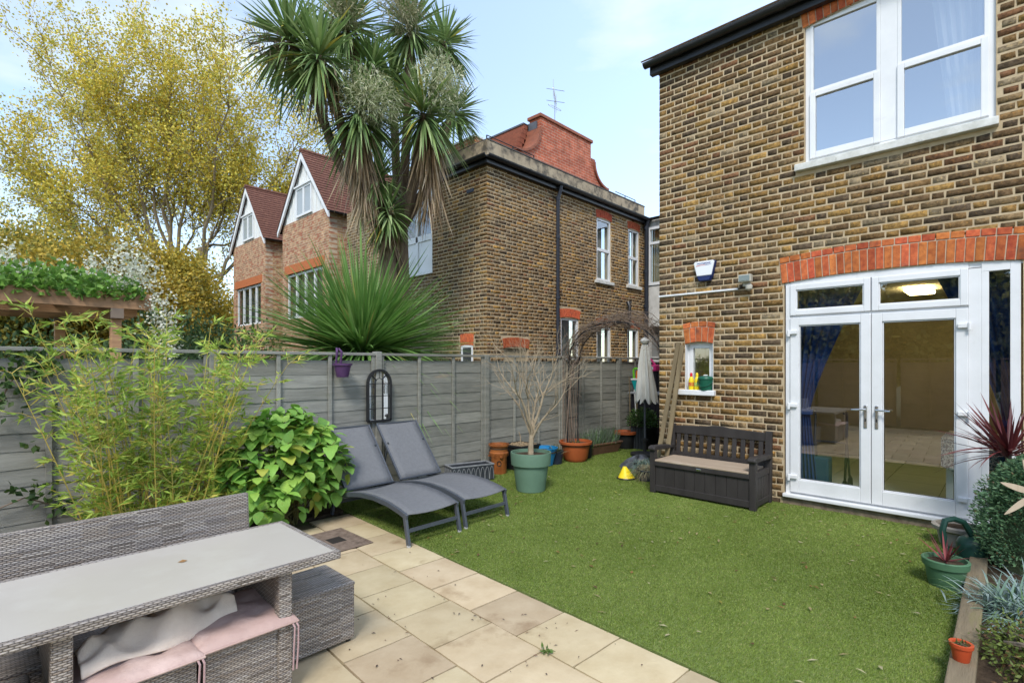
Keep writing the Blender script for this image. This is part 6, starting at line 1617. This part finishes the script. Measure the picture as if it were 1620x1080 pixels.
# ivy shoots on the fence, far left
iv = thing('ivy_shoots', (.25, FY - .1, 1.2), 'sparse ivy shoots hanging on the left fence panel', 'climber')
r = np.random.default_rng(95)
pts_ = []
for (x, z, n, s) in ((.26, 1.62, 110, .10), (.42, 1.70, 70, .06), (.2, 1.36, 20, .07), (.50, 1.30, 6, .03), (.40, .62, 26, .06), (.52, .48, 20, .05), (.25, .64, 10, .04), (.33, 1.02, 8, .03)):
    pts_.append(np.stack([r.normal(x, s, n), FY - .10 + r.normal(0, .02, n), r.normal(z, s * .8, n)], 1))
P = np.concatenate(pts_); n = len(P); P[:, 1] = np.clip(P[:, 1], FY - .16, FY - .085)
V, F = leaf_cloud(P, r.normal(0, 1, (n, 3)) * [1, .25, 1] + [0, -.3, -.3], r.uniform(.04, .075, n), .045, r, fold=.12, mid=.4); V[:, 1] = np.minimum(V[:, 1], FY - .055)
mesh_part('leaves', V, F, LEAFM, np.repeat(colr_(n, [(.05, .10, .03), (.08, .15, .04), (.13, .2, .06)], [3, 2, 1], r), 2, 0), iv, 'stuff')
for pp in ([(.12, FY - .07, 1.25), (.2, FY - .075, 1.5), (.3, FY - .07, 1.7), (.42, FY - .07, 1.76)], [(.1, FY - .06, .5), (.3, FY - .065, .58), (.52, FY - .06, .46)]): g = MB(); g.tube(pp, .006, 5); g.build('stem', TWIG, iv)

# ------------------------------------------------------------------ bare tree in the green pot
bt = thing('bare_tree', (5.16, 4.60, .47), 'small leafless tree with pale forking stems in the green pot', 'tree')
rr = random.Random(104); mb = MB(); tips = []
c0 = Vector((5.16, 4.60, .44)); f_ = c0 + Vector((.01, -.01, .30))
mb.tube([c0, c0 + Vector((0, 0, .15)), f_], [.042, .036, .034], 8)
RV = Vector((math.sin(R(43.8)), -math.cos(R(43.8)), 0)); FV = Vector((math.cos(R(43.8)), math.sin(R(43.8)), 0))
for (sx, sy, sz, L, rad) in ((-.30, .1, 1, .50, .022), (-.10, -.25, 1, .58, .023), (.18, .15, 1, .54, .022), (.40, -.1, .95, .46, .018), (-.55, -.05, .95, .46, .017), (.05, .35, 1, .52, .019)):
    grow(mb, f_ - Vector((0, 0, rr.uniform(0, .08))), RV * sx + FV * sy + Vector((0, 0, sz)), L, rad, 4, rr, tips, up=.10, spread=.52, kids=(2, 3, 3), shrink=.68, wig=.15, nseg=4, sides=6)
mb.build('branches', PALEBARK, bt, smooth=True)
# ------------------------------------------------------------------ arch with bare vine across the alley
ar_ = thing('vine_arch', (7.25, 4.6, 0), 'black metal garden arch tangled with a leafless vine', 'garden arch')
def arch_line(u, off=0):
    P_ = [Vector((u, 5.50 - off, .0 if True else .3)), Vector((u, 5.50 - off, 1.1)), Vector((u, 5.47 - off, 1.7))]
    for i in range(13):
        t = i / 12 * math.pi; P_.append(Vector((u, 4.60 + (.86 - off) * math.cos(t), 1.78 + (.58 - off) * math.sin(t))))
    P_ += [Vector((u, 3.72 + off, 1.6)), Vector((u, 3.70 + off, .0))]
    return P_
for u in (7.12, 7.42):
    g = MB(); g.tube(arch_line(u), .011, 7); g.build('hoop', IRON, ar_, smooth=True)
for z in (.75, 1.25, 1.68):
    g = MB(); g.tube([(7.12, 5.50, z), (7.42, 5.50, z)], .007, 6); g.tube([(7.12, 3.72, z), (7.42, 3.72, z)], .007, 6); g.build('rung', IRON, ar_)
for i in range(5):
    t = (i + .7) / 5.4 * math.pi; g = MB(); p = Vector((0, 4.60 + .86 * math.cos(t), 1.78 + .58 * math.sin(t))); g.tube([p + Vector((7.12, 0, 0)), p + Vector((7.42, 0, 0))], .007, 6); g.build('rung', IRON, ar_)
vn = thing('bare_vine', (7.27, 5.44, .31), 'tangle of leafless brown vine stems growing over the metal arch', 'climber')
rr = random.Random(111); g = MB(); base = arch_line(7.27)
for k in range(44):
    pts = []; ph_ = rr.uniform(0, 6.28); am = rr.uniform(.05, .22); n = 34; s0 = 0 if k < 18 else rr.uniform(0, .55); s1 = rr.uniform(.75, 1) if k < 18 else min(1, s0 + rr.uniform(.15, .45)); fr = rr.uniform(4, 11)
    ou = rr.uniform(-.16, .16); od_ = rr.uniform(-.06, .20)
    for i in range(n + 1):
        s = (s0 + (s1 - s0) * i / n) * (len(base) - 1); a = int(min(s, len(base) - 2)); p = base[a].lerp(base[a + 1], s - a)
        c_ = Vector((7.27, 4.6, 1.5)); o_ = (p - c_); o_.x = 0; o_ = o_.normalized()
        q = p + Vector((ou + am * math.sin(fr * i / n * 2 + ph_), 0, 0)) + o_ * (od_ + .05 * math.sin(fr * 1.7 * i / n + ph_) + rr.uniform(-.012, .012))
        q.z = max(q.z, .32 if q.y > 4.6 else .02); q.y = min(q.y, FY - .12); pts.append(q)
    rad = rr.choice((.003, .004, .005, .008)); g.tube(pts, [rad * (1 - .6 * i / n) for i in range(n + 1)], 4, cap=False)
for k in range(800):
    s = (rr.betavariate(1.6, 1.6)) * (len(base) - 1); a = int(min(s, len(base) - 2)); p = base[a].lerp(base[a + 1], s - a) + Vector((rr.uniform(-.22, .22), 0, rr.uniform(-.04, .10)))
    if p.z < .6 or p.y > FY - .2: continue
    d = Vector((rr.gauss(0, 1), rr.gauss(0, 1), rr.gauss(.2, .8))).normalized() * rr.uniform(.08, .34); m_ = p + d * .5 + Vector((rr.gauss(0, .02), rr.gauss(0, .02), rr.gauss(0, .02))); e = p + d; e.y = min(e.y, FY - .09); m_.y = min(m_.y, FY - .09)
    g.tube([p, m_, e], [.0028, .0022, .0014], 3, cap=False)
g.build('stems', TWIG, vn)

# ------------------------------------------------------------------ end of the alley
SHD = mat('black_shed_boards', (.012, .011, .016), (.02, .019, .024), 8, rough=.6, stretch=(1, 1, .3))
sh = thing('garden_store', (9.95, 4.85, 0), 'black slatted garden store at the end of the alley', 'shed')
g = MB(); g.box(9.66, 10.3, 3.95, 5.77, .02, 1.06); g.build('body', SHD, sh)
for k in range(16):
    e = MB(); v = 3.95 + k * .113; e.box(9.638, 9.660, v + .003, v + .108, .02, 1.06); e.build('board', SHD, sh, bevel=.003)
g = MB(); g.box(9.58, 10.4, 3.90, 5.80, 1.06, 1.10); g.build('lid', mat('grey_store_lid', (.30, .31, .33), rough=.5), sh, bevel=.006)
def plast(n, c): return mat(n, c, rough=.4)
PK, LG, TQ, OR, WT = plast('pink_toy_plastic', (.72, .03, .20)), plast('lime_toy_plastic', (.16, .55, .03)), plast('teal_toy_plastic', (.01, .38, .38)), plast('orange_toy_plastic', (.7, .16, .02)), plast('white_toy_plastic', (.75, .75, .72))
ty = thing('toy_trolley', (9.78, 5.62, 1.10), 'teal and lime toy trolley on top of the garden store', 'toy')
X0, Y0, Z0 = 9.78, 5.62, 1.10
g = MB(); g.add([(X0 + sx * a, Y0 + sy * b, Z0 + z) for a, b, z in ((.08, .085, 0), (.12, .15, .24)) for sx, sy in ((-1, -1), (1, -1), (1, 1), (-1, 1))], [(0, 3, 2, 1), (4, 5, 6, 7), (0, 1, 5, 4), (1, 2, 6, 5), (2, 3, 7, 6), (3, 0, 4, 7)]); g.build('basket', TQ, ty, bevel=.015)
g = MB(); g.box(X0 - .13, X0 + .13, Y0 - .16, Y0 + .16, Z0 + .24, Z0 + .28); g.build('rim', WT, ty, bevel=.01)
g = MB(); g.tube([(X0, Y0 + .15, Z0 + .26), (X0, Y0 + .16, Z0 + .46), (X0, Y0 + .13, Z0 + .49), (X0, Y0 - .10, Z0 + .48), (X0, Y0 - .14, Z0 + .44), (X0, Y0 - .14, Z0 + .27)], .022, 8); g.build('handle', LG, ty, smooth=True)
g = MB(); g.lathe([(.03, 0), (.035, .12), (.02, .18)], (X0 - .05, Y0 + .04, Z0 + .27), 10); g.build('orange_bottle', OR, ty, smooth=True)
tk = thing('toy_carry_case', (10.0, 5.55, 1.10), 'pink toy case with a looped handle above the teal trolley', 'toy')
g = MB(); g.box(9.98, 10.10, 5.36, 5.70, 1.10, 1.53); g.build('stand', SHD, tk)
g = MB(); g.box(9.93, 10.13, 5.34, 5.74, 1.53, 1.67); g.build('case', PK, tk, bevel=.03, seg=3)
g = MB(); g.tube([(10.03, 5.67 - .26 * i / 10, 1.66 + .12 * math.sin(i / 10 * math.pi)) for i in range(11)], .025, 8); g.build('handle', PK, tk, smooth=True)
g = MB()
for v in (5.40, 5.50, 5.60): g.box(9.922, 9.931, v, v + .045, 1.57, 1.63)
g.build('white_windows', WT, tk)
cn = []
for k, (a, b, m, lab) in enumerate((((9.40, 5.62, 0), (9.5, 5.72, 1.42), PLK, 'slim bamboo cane leaning behind the leafy planter, tallest one'), ((9.44, 5.52, 0), (9.62, 5.60, 1.25), PLK, 'slim cane leaning behind the leafy planter, middle one'), ((9.46, 5.48, 0), (9.60, 5.66, 1.15), WHITE_OLD, 'pale thin rod leaning beside the canes'))):
    t = thing('garden_cane', a, lab, 'cane', 'canes leaning by the garden store'); g = MB(); g.tube([a, b], .011, 6); g.build('rod', m, t)
# closed parasol
CANV = mat('off_white_canvas', (.82, .81, .75), (.76, .75, .69), 5, rough=.9, bump=.2, c3=(.58, .55, .46), s3=1.6, t3=(.56, .74), trans=.12)
PU, PV_ = 8.55, 4.82
pr = thing('closed_parasol', (PU, PV_, 0), 'folded off-white parasol on a grey pole beside the house corner', 'parasol')
g = MB(); g.tube([(PU, PV_, .0), (PU, PV_, 2.15)], .019, 10); g.build('pole', ALU, pr, smooth=True)
g = MB(); g.tube([(PU, PV_, .0), (PU, PV_, .33)], .03, 10); g.lathe([(.06, .27), (.06, .31)], (PU, PV_, 0), 10); g.build('pole_sleeve', BLACK, pr)
g = MB(); g.lathe([(.26, .0), (.26, .05), (.08, .08)], (PU, PV_, 0), 20); g.build('base', BLACK, pr, smooth=True)
V = []; nA, nZ = 64, 26
for j in range(nZ + 1):
    s = j / nZ; z = 2.10 - 1.10 * s
    for i in range(nA):
        a = i / nA * 6.2832; fold = .5 + .5 * math.cos(8 * a + .4 * math.sin(5 * s)); rad = (.035 + .175 * s ** .75) * (.62 + .38 * fold) * (1 + .12 * math.sin(3 * a + 4 * s))
        if s < .08: rad *= .7 + 3.7 * s
        z2 = z - .05 * s * math.cos(8 * a) * (s > .9)
        V.append((PU + .05 * s + rad * math.cos(a), PV_ + rad * math.sin(a), z2))
g = MB(); g.add(V, [(j*nA+i, j*nA+(i+1) % nA, (j+1)*nA+(i+1) % nA, (j+1)*nA+i) for j in range(nZ) for i in range(nA)]); g.build('folded_canopy', CANV, pr, smooth=True)
g = MB(); g.lathe([(.02, 0), (.07, .01), (.085, .05), (.05, .10), (.0, .115)], (PU, PV_, 2.06), 14); g.build('top_knot', CANV, pr, smooth=True)
# by the bench: yellow cone scoop, blue fescue pot, dark pot
yc = thing('yellow_scoop', (6.68, 4.05, 0), 'bright yellow plastic cone lying on the lawn by the bench', 'toy')
g = MB(); Mx = Matrix.Translation((6.66, 4.06, .012)) @ Matrix.Rotation(R(-46), 4, 'Z')
Mx = Mx @ Matrix.Scale(.85, 4)
g.add([Mx @ Vector(p) for p in ([(.15 * math.cos(t), -.03 + .12 * math.sin(t), .0) for t in [i / 20 * 6.2832 for i in range(20)]] + [(.0 + .03 * math.cos(t) - .02, .02 + .03 * math.sin(t), .19) for t in [i / 20 * 6.2832 for i in range(20)]])], [(i, (i+1) % 20, 20+(i+1) % 20, 20+i) for i in range(20)] + [tuple(range(20, 40))]); g.build('cone', YEL, yc, smooth=True)
g = MB(); g.tube([Mx @ Vector((.155 * math.cos(t), -.03 + .125 * math.sin(t), .004)) for t in [i / 24 * 6.2832 for i in range(25)]], .01, 6); g.build('black_rim', BLACK, yc)
FESC = [(.17, .25, .22), (.22, .30, .28), (.14, .20, .15), (.30, .27, .18)]
def grass_pot(c, label, seed, dry, potm, R0=.15, hgt=.16, L=(.18, .36)):
    t = pot('grass_pot', c, [(R0 * .8, 0), (R0, hgt - .02), (R0 + .012, hgt - .015), (R0 + .012, hgt)], potm, label, soil=hgt - .03, group='grass pots by the bench')
    r = np.random.default_rng(seed); n = 420; P = np.array([c[0], c[1], hgt - .03]) + r.normal(0, R0 * .35, (n, 3)) * [1, 1, 0]
    V, F = blades(P, sphere_dirs(n, r, .25, 1), r.uniform(*L, n), .007, .75, r, 4); ok = V[:, 2] < .01; V[ok, 2] = .01
    mesh_part('grass', V, F, BLADE, np.tile(colr_(n, FESC if not dry else [(.32, .27, .17), (.24, .22, .14), (.18, .22, .15)], [3, 2, 2, .5] if not dry else [3, 2, 1], r), (4, 1)), t, 'stuff')
grass_pot((6.78, 3.78), 'blue grey ribbed pot of drooping straw grass beside the bench arm', 121, True, NAVYP)
grass_pot((7.12, 4.02), 'low pot of blue green fescue behind the yellow cone', 122, False, BLKP)
bg = thing('folded_cover', (7.6, 4.42, 0), 'crumpled black plastic cover on the lawn below the parasol', 'cover')
V = []; nA = 26
for j in range(9):
    s = j / 8
    for i in range(nA):
        a = i / nA * 6.2832; q = (1 - s) * (1 + .2 * math.sin(3 * a + 1) + .12 * math.sin(7 * a)); V.append((7.6 + .38 * q * math.cos(a), 4.40 + .20 * q * math.sin(a), .01 + .15 * (1 - (1 - s) ** 2.5) * (1 + .25 * math.sin(4 * a + 3 * s))))
g = MB(); g.add(V, [(j*nA+i, j*nA+(i+1) % nA, (j+1)*nA+(i+1) % nA, (j+1)*nA+i) for j in range(8) for i in range(nA)]); g.build('plastic_sheet', mat('grey_black_sheet', (.05, .055, .065), (.09, .10, .12), 9, rough=.3, spec=.5), bg, smooth=True)

# ------------------------------------------------------------------ right-hand bed
TIMB = mat('old_timber_edging', (.25, .20, .13), (.155, .125, .08), 5, rough=.9, bump=.6, bscale=40, stretch=(.35, 3, 3), c3=(.20, .19, .07), s3=2.2, t3=(.52, .68))
for k, (a, b, lab) in enumerate(((2.3, 4.02, 'weathered timber edging plank nearest the viewer with small red pot on it'), (4.026, 5.86, 'mossy timber edging plank running on to the watering can'))):
    t = thing('timber_edging', ((a + b) / 2, .18, 0), lab, 'edging', 'timber edging of the right bed')
    g = MB(); g.box(a, b, .120, .232, -.05, .10 - .003 * k); g.build('plank', TIMB, t, bevel=.008)
rp = pot('small_red_pot', (3.66, .182, .10), [(.034, 0), (.036, .004), (.046, .072), (.052, .074), (.053, .092)], mat('thin_red_plastic', (.48, .075, .025), rough=.5), 'tiny red plastic nursery pot on the timber edging', soil=.08, n=24)
r = np.random.default_rng(131); n = 46
V, F = blades(np.array([3.66, .182, .175]) + r.normal(0, .018, (n, 3)) * [1, 1, 0], sphere_dirs(n, r, .3, 1), r.uniform(.03, .08, n), .005, .3, r, 3)
mesh_part('seedling', V, F, BLADE, np.tile(colr_(n, [(.12, .2, .06), (.2, .2, .08), (.25, .22, .13)], [2, 1, 1], r), (3, 1)), rp, 'stuff')
gp2 = pot('green_pot', (5.12, .345), [(.10, 0), (.105, .01), (.128, .15), (.142, .152), (.148, .20), (.143, .205)], mat('mid_green_plastic', (.075, .165, .09), rough=.5), 'round green plastic pot with small red spiky plant on the lawn', soil=.175)
RC = [mat('wine_red_leaf_%s' % k, c, c2, 5, rough=.4, spec=.4, trans=.18, orand=.25) for k, (c, c2) in (('dark', ((.13, .028, .032), (.08, .022, .028))), ('rose', ((.24, .055, .055), (.15, .04, .04))))]
RCV = []
for k in range(6):
    V, F = strap_mesh(k, 1.0, .06 if k < 4 else .05, (.02, .10, .30)[k // 2]); me = bpy.data.meshes.new('leaf'); me.from_pydata(V, [], F); me.materials.append(RC[k % 2]); me.polygons.foreach_set('use_smooth', [True] * len(F)); RCV.append(me)
rr = random.Random(141)
for k in range(16):
    a = rr.uniform(0, 6.283); z = rr.uniform(.3, 1); q = math.sqrt(1 - z*z); leaf_at(gp2, RCV[rr.randrange(4)], (5.12, .345, .18), (q*math.cos(a), q*math.sin(a), z), rr.uniform(.16, .30), .26, rr.uniform(-.4, .4))
# big red cordyline behind the conifer
rc = thing('red_cordyline', (6.32, .0, .05), 'wine red spiky cordyline behind the conifer by the doors', 'plant')
g = MB(); g.tube([(6.32, .0, .05), (6.32, .0, .90)], [.03, .022], 8); g.build('stem', BARK, rc)
for k in range(84):
    a = rr.uniform(0, 6.323); z = rr.uniform(-.15, 1) if rr.random() < .6 else rr.uniform(.4, 1); q = math.sqrt(max(0, 1 - z*z)); dr = 0 if z > .6 else (2 if z > .2 else 4)
    L = rr.uniform(.40, .58) * (1.1 if z < .2 else 1)
    if q * math.cos(a) * L + 6.32 > UW - .05: continue
    leaf_at(rc, RCV[dr + rr.randrange(2)], (6.32, .0, .90 + rr.uniform(-.06, .03)), (q*math.cos(a), q*math.sin(a), z), L, L * .95, rr.uniform(-.4, .4))
# dwarf conifer: flat sprays
cf = thing('dwarf_conifer', (5.86, -.20, .05), 'dense blue green dwarf conifer in the right bed', 'conifer')
g = MB(); g.tube([(5.86, -.20, .0), (5.86, -.20, .7)], [.04, .015], 7); g.build('trunk', BARK, cf)
r = np.random.default_rng(151); n = 26000
h_ = r.uniform(.03, 1, n) ** .8; a = r.uniform(0, 6.323, n); prof_ = (.385 * (1 - h_ ** 2.8) ** .7 + .03) * (1 + .10 * np.sin(5 * a + 9 * h_) + .08 * np.sin(11 * a - 14 * h_))
rad = prof_ * r.uniform(.55, 1.04, n)
P = np.stack([5.86 + rad * np.cos(a), -.20 + rad * np.sin(a),   .06 + h_ * .90], 1); D = np.stack([np.cos(a), np.sin(a), r.uniform(-.1, .9, n)], 1) + r.normal(0, .45, (n, 3))
V, F = leaf_cloud(P, D, r.uniform(.022, .045, n), r.uniform(.009, .016, n), r, fold=.1, mid=.6)
core = [(.02, .05)] + [((.385 * (1 - q ** 2.8) ** .7 + .03) * .74, .06 + q * .84) for q in [i / 12 for i in range(13)]]
g = MB(); g.lathe(core, (5.86, -.20, 0), 18); g.build('inner_core', mat('conifer_inner_twigs', (.05, .07, .035), (.09, .12, .06), 30, rough=.95, bump=.9, bscale=60), cf, smooth=True)
mesh_part('sprays', V, F, LEAFM, np.repeat(colr_(n, [(.10, .20, .11), (.145, .27, .14), (.20, .33, .165), (.20, .15, .08)], [3, 3, 1.5, .25], r), 2, 0), cf, 'stuff')
# green watering can with its looped handle, and the stone pot behind it
wc = thing('watering_can', (5.78, .30, 0), 'dark green plastic watering can with looped handle beside the conifer', 'watering can')
WCM = mat('bottle_green_plastic', (.010, .042, .032), (.016, .055, .042), 5, rough=.35)
g = MB(); g.lathe([(.095, 0), (.10, .01), (.105, .18), (.085, .22), (.05, .24), (.045, .24)], (5.80, .22, 0), 22); g.build('body', WCM, wc, smooth=True)
g = MB(); g.tube([(5.78, .22, .25), (5.74, .27, .36), (5.70, .33, .385), (5.65, .385, .37), (5.63, .40, .29), (5.645, .385, .15), (5.70, .32, .06), (5.76, .26, .04)], .024, 8); g.build('handle', WCM, wc, smooth=True)
g = MB(); g.tube([(5.86, .15, .08), (5.95, .06, .2), (6.02, -.02, .3)], [.025, .016, .013], 8); g.build('spout', WCM, wc, smooth=True)
pot('stone_bowl', (6.30, .34), [(.10, 0), (.13, .02), (.15, .14), (.185, .16), (.19, .19), (.17, .20)], mat('pale_stone', (.34, .31, .27), (.26, .235, .2), 9, rough=.85, bump=.4), 'pale stone bowl by the door sill behind the watering can', soil=.17)
# blue grass clumps and low shrub
def clump(name, c, n, L, W, pal, w, label, seed, rad=.09, dr=.55, zmin=.2, group=None):
    r = np.random.default_rng(seed); t = thing(name, c, label, 'grass', group); P = np.array(c) + r.normal(0, rad, (n, 3)) * [1, 1, 0]
    V, F = blades(P, sphere_dirs(n, r, zmin, 1), r.uniform(*L, n), W, dr * r.uniform(.5, 1.4, n), r, 6); V[:, 2] = np.maximum(V[:, 2], c[2] + .005)
    mesh_part('blades', V, F, BLADE, np.tile(colr_(n, pal, w, r), (6, 1)), t, 'stuff'); return t
BG = [(.26, .36, .36), (.36, .45, .46), (.18, .28, .22), (.22, .34, .15)]
clump('blue_grass', (4.72, -.04, .05), 420, (.24, .48), .013, BG, [3, 2, 2, 1], 'blue grey grass clump spilling over the timber edging', 161, group='blue grass clumps')
clump('blue_grass', (5.02, -.24, .05), 380, (.24, .46), .013, BG, [3, 2, 2, 1], 'blue grey grass clump behind, touching the conifer', 162, group='blue grass clumps')
clump('blue_grass', (4.45, -.28, .05), 360, (.22, .42), .013, BG, [3, 2, 2, 1], 'blue grey grass clump at the right edge of the picture', 163, group='blue grass clumps')
shrub('low_shrub', (3.95, -.10, .12), (.34, .22, .15), 2600, .028, [(.16, .22, .05), (.22, .28, .06), (.12, .15, .04), (.22, .12, .06)], [3, 2, 2, 1], 'low small-leaved shrub at the bottom right beside the edging', 171, shell=.45)
shrub('low_shrub', (4.35, -.42, .13), (.32, .26, .2), 2200, .028, [(.16, .24, .05), (.22, .28, .06), (.12, .15, .04)], [3, 2, 2], 'low yellow green shrub between the blue grass and picture edge', 172, shell=.45)
shrub('low_shrub', (3.45, -.22, .10), (.34, .24, .15), 2200, .028, [(.16, .2, .05), (.2, .22, .06), (.24, .14, .07)], [3, 2, 2], 'low reddish green shrub in the bottom right corner', 173, shell=.45)
# wooden wind spinner with petal blades
ws = thing('wind_spinner', (5.0, -.135, .05), 'cream petal-bladed garden wind spinner at the right edge', 'wind spinner')
CRW = mat('cream_wood', (.52, .42, .31), (.44, .35, .25), 6, rough=.6, stretch=(3, 3, .5))
hub = Vector((5.0, -.135, .80))
g = MB(); g.tube([(5.0, -.135, .05), tuple(hub)], .008, 7); g.build('stake', CRW, ws)
g = MB(); g.lathe([(.0, -.02), (.022, -.012), (.022, .012), (0, .02)], tuple(hub), 12); g.build('hub', CRW, ws, smooth=True)
for k in range(7):
    a = R(18) + k * 6.2832 / 7; d = (-RV * math.cos(a) + Vector((0, 0, 1)) * math.sin(a)); s_ = d.cross(FV).normalized(); pts = []
    for i in range(13):
        t = i / 12; pts.append((t, .021 * math.sin(math.pi * t ** .75) ** .7))
    poly = [hub + d * (.02 + .235 * t) + s_ * w for t, w in pts] + [hub + d * (.02 + .235 * t) - s_ * w for t, w in pts[-2:0:-1]]
    g = MB(); g.prism(poly, FV * .005 + s_ * .0); g.build('blade', CRW, ws)

# ------------------------------------------------------------------ things behind the glass
BLUC = mat('blue_curtain', (.022, .075, .26), (.015, .05, .18), 4, rough=.85, trans=.15)
def curtain(label, v_out, v_in, sgn, tie=True):
    t = thing('tied_curtain', (UW + .3, v_out, .12), label, 'curtain', 'blue curtains behind the garden doors'); V = []; nz, nw = 30, 34
    for j in range(nz + 1):
        z = .14 + 2.5 * j / nz
        if tie:
            w = .12 + (abs(v_in - v_out) - .12) * max(0, (z - 1.1) / 1.5) ** 1.25 if z > 1.1 else .12 + .10 * ((1.1 - z) / 1.0)
        else: w = abs(v_in - v_out)
        for i in range(nw + 1):
            q = i / nw; V.append((UW + .25 + .025 * math.sin(q * 30 + .6 * math.sin(z * 2)) * (1 - .3 * (tie and .9 < z < 1.3)), v_out + sgn * w * q, z))
    g = MB(); g.add(V, [(j*(nw+1)+i, j*(nw+1)+i+1, (j+1)*(nw+1)+i+1, (j+1)*(nw+1)+i) for j in range(nz) for i in range(nw)]); g.build('drape', BLUC, t, smooth=True)
    if tie: g = MB(); g.box(UW + .21, UW + .29, min(v_out, v_out + sgn * .14), max(v_out, v_out + sgn * .14), 1.07, 1.13); g.build('tie_back', BLUC, t)
curtain('blue curtain tied back behind the left garden door', 1.86, 1.18, -1)
curtain('blue curtain tied back at the sidelight right of the doors', -.08, .55, 1)
WCU = mat('white_voile', (.72, .74, .74), (.66, .68, .68), 4, rough=.9, trans=.3)
t = thing('white_curtain', (UW + .25, .3, 4.1), 'white voile curtain inside the upper window', 'curtain'); V = []
for j in range(21):
    z = 4.08 + 1.6 * j / 20
    for i in range(41):
        q = i / 40; V.append((UW + .22 + .03 * math.sin(q * 34), .14 + (.30 + .16 * (j / 20)) * q, z))
g = MB(); g.add(V, [(j*41+i, j*41+i+1, (j+1)*41+i+1, (j+1)*41+i) for j in range(20) for i in range(40)]); g.build('drape', WCU, t, smooth=True)
dt = thing('indoor_table', (7.6, .25, .104), 'white legged table with patterned cloth seen through the right door', 'table')
g = MB(); g.box(7.3, 8.3, -.35, .52, .84, .87); g.build('table_top', WHITE, dt)
for u, v in ((7.36, .46), (8.24, .46), (7.36, -.3), (8.24, -.3)): g = MB(); g.box(u - .03, u + .03, v - .03, v + .03, .104, .84); g.build('leg', WHITE, dt)
PATC = mat('patterned_cloth', (.62, .64, .66), (.08, .10, .16), 55, rough=.9, f1=(.47, .53), detail=1)
g = MB(); V = []
for i in range(21):
    q = i / 20; V += [(7.27 + .03 * math.sin(q * 20), -.3 + .83 * q, .882), (7.255 + .035 * math.sin(q * 20), -.3 + .83 * q, .50 + .10 * abs(math.sin(q * 4)))]
g.add(V, [(2*i, 2*i+1, 2*i+3, 2*i+2) for i in range(20)]); g.box(7.27, 8.0, -.3, .53, .872, .88); g.build('patterned_cloth', PATC, dt)
wk = thing('walking_frame', (7.35, 1.62, .104), 'black wheeled walking frame behind the left garden door', 'walking frame')
g = MB()
for v in (1.42, 1.76): g.tube([(7.25, v, .22), (7.33, v, .6), (7.38, v, 1.05), (7.32, v, 1.10), (7.22, v, 1.09)], .014, 8); g.tube([(7.55, v, .2), (7.36, v, .75)], .013, 8)
g.tube([(7.36, 1.42, .72), (7.36, 1.76, .72)], .012, 8); g.build('frame', BLACK, wk, smooth=True)
for u, v in ((7.25, 1.42), (7.25, 1.76), (7.55, 1.42), (7.55, 1.76)):
    g = MB(); g.tube([(u + .085 * math.cos(q), v, .20 + .085 * math.sin(q)) for q in [i / 18 * 6.2832 for i in range(19)]], .014, 6); g.build('wheel', BLACK, wk, smooth=True)
g = MB(); g.box(7.30, 7.5, 1.60, 1.80, .104, .52); b_ = g.build('blue_bag', mat('teal_blue_bag', (.02, .08, .14), rough=.7), wk, bevel=.02)

# ------------------------------------------------------------------ leaf litter and weeds
r = np.random.default_rng(201)
n = 250; x = r.uniform(2.9, 6.7, n); y = r.uniform(.4, 5.5, n); x[:26] = r.uniform(5.0, 6.7, 26); y[:26] = r.uniform(.5, 2.0, 26)
P = np.stack([x, y, np.full(n, .018)], 1); D = np.stack([r.normal(0, 1, n), r.normal(0, 1, n), r.normal(0, .12, n)], 1)
def litter(name, P, D, L, W, pal, w, label, seed):
    r2 = np.random.default_rng(seed); n = len(P); D = norm(D); S = norm(np.cross(D, [0, 0, 1])); L = L[:, None]; W = W[:, None]
    a, c, m = P, P + D * L, P + D * L * .5 + np.array([0, 0, .004]); V = np.stack([a, m + S * W / 2, c, m - S * W / 2], 1).reshape(-1, 3); V[:, 2] = np.maximum(V[:, 2], P[0, 2] - .006)
    k = np.arange(n)[:, None] * 4; F = np.concatenate([k + np.array([[0, 1, 2]]), k + np.array([[0, 2, 3]])], 1).reshape(-1, 3)
    o = link(name, np_mesh(name, V, F, LEAFM, np.repeat(colr_(n, pal, w, r2), 2, 0))); tag(o, label, 'leaves', kind='stuff')
litter('fallen_leaves', P, D, r.uniform(.025, .075, n), r.uniform(.010, .026, n), [(.45, .36, .18), (.30, .16, .06), (.18, .09, .05), (.55, .48, .30), (.4, .38, .08)], [3, 2, 2, 2, .5], 'small fallen leaves scattered over the lawn', 202)
n = 80; P = np.stack([r.uniform(1.3, 2.7, n), r.uniform(1.4, 4.0, n), np.full(n, .009)], 1); D = r.normal(0, 1, (n, 3)) * [1, 1, .1]
litter('leaf_crumbs', P, D, r.uniform(.006, .034, n), r.uniform(.004, .012, n), [(.10, .06, .05), (.16, .07, .06), (.22, .13, .08)], [3, 2, 1], 'dark crumbs of dead leaf on the paving', 203)
wd = thing('paving_weed', (2.315, 1.94, 0), 'small green weed growing in a paving joint', 'weed')
n = 34; V, F = leaf_cloud(np.array([2.315, 1.945, .008]) + r.normal(0, .012, (n, 3)) * [1, 1, .2], sphere_dirs(n, r, .1, .8), r.uniform(.02, .05, n), .012, r, mid=.6)
mesh_part('foliage', V, F, LEAFM, np.repeat(colr_(n, [(.12, .22, .05), (.17, .26, .07)], [1, 1], r), 2, 0), wd, 'stuff')
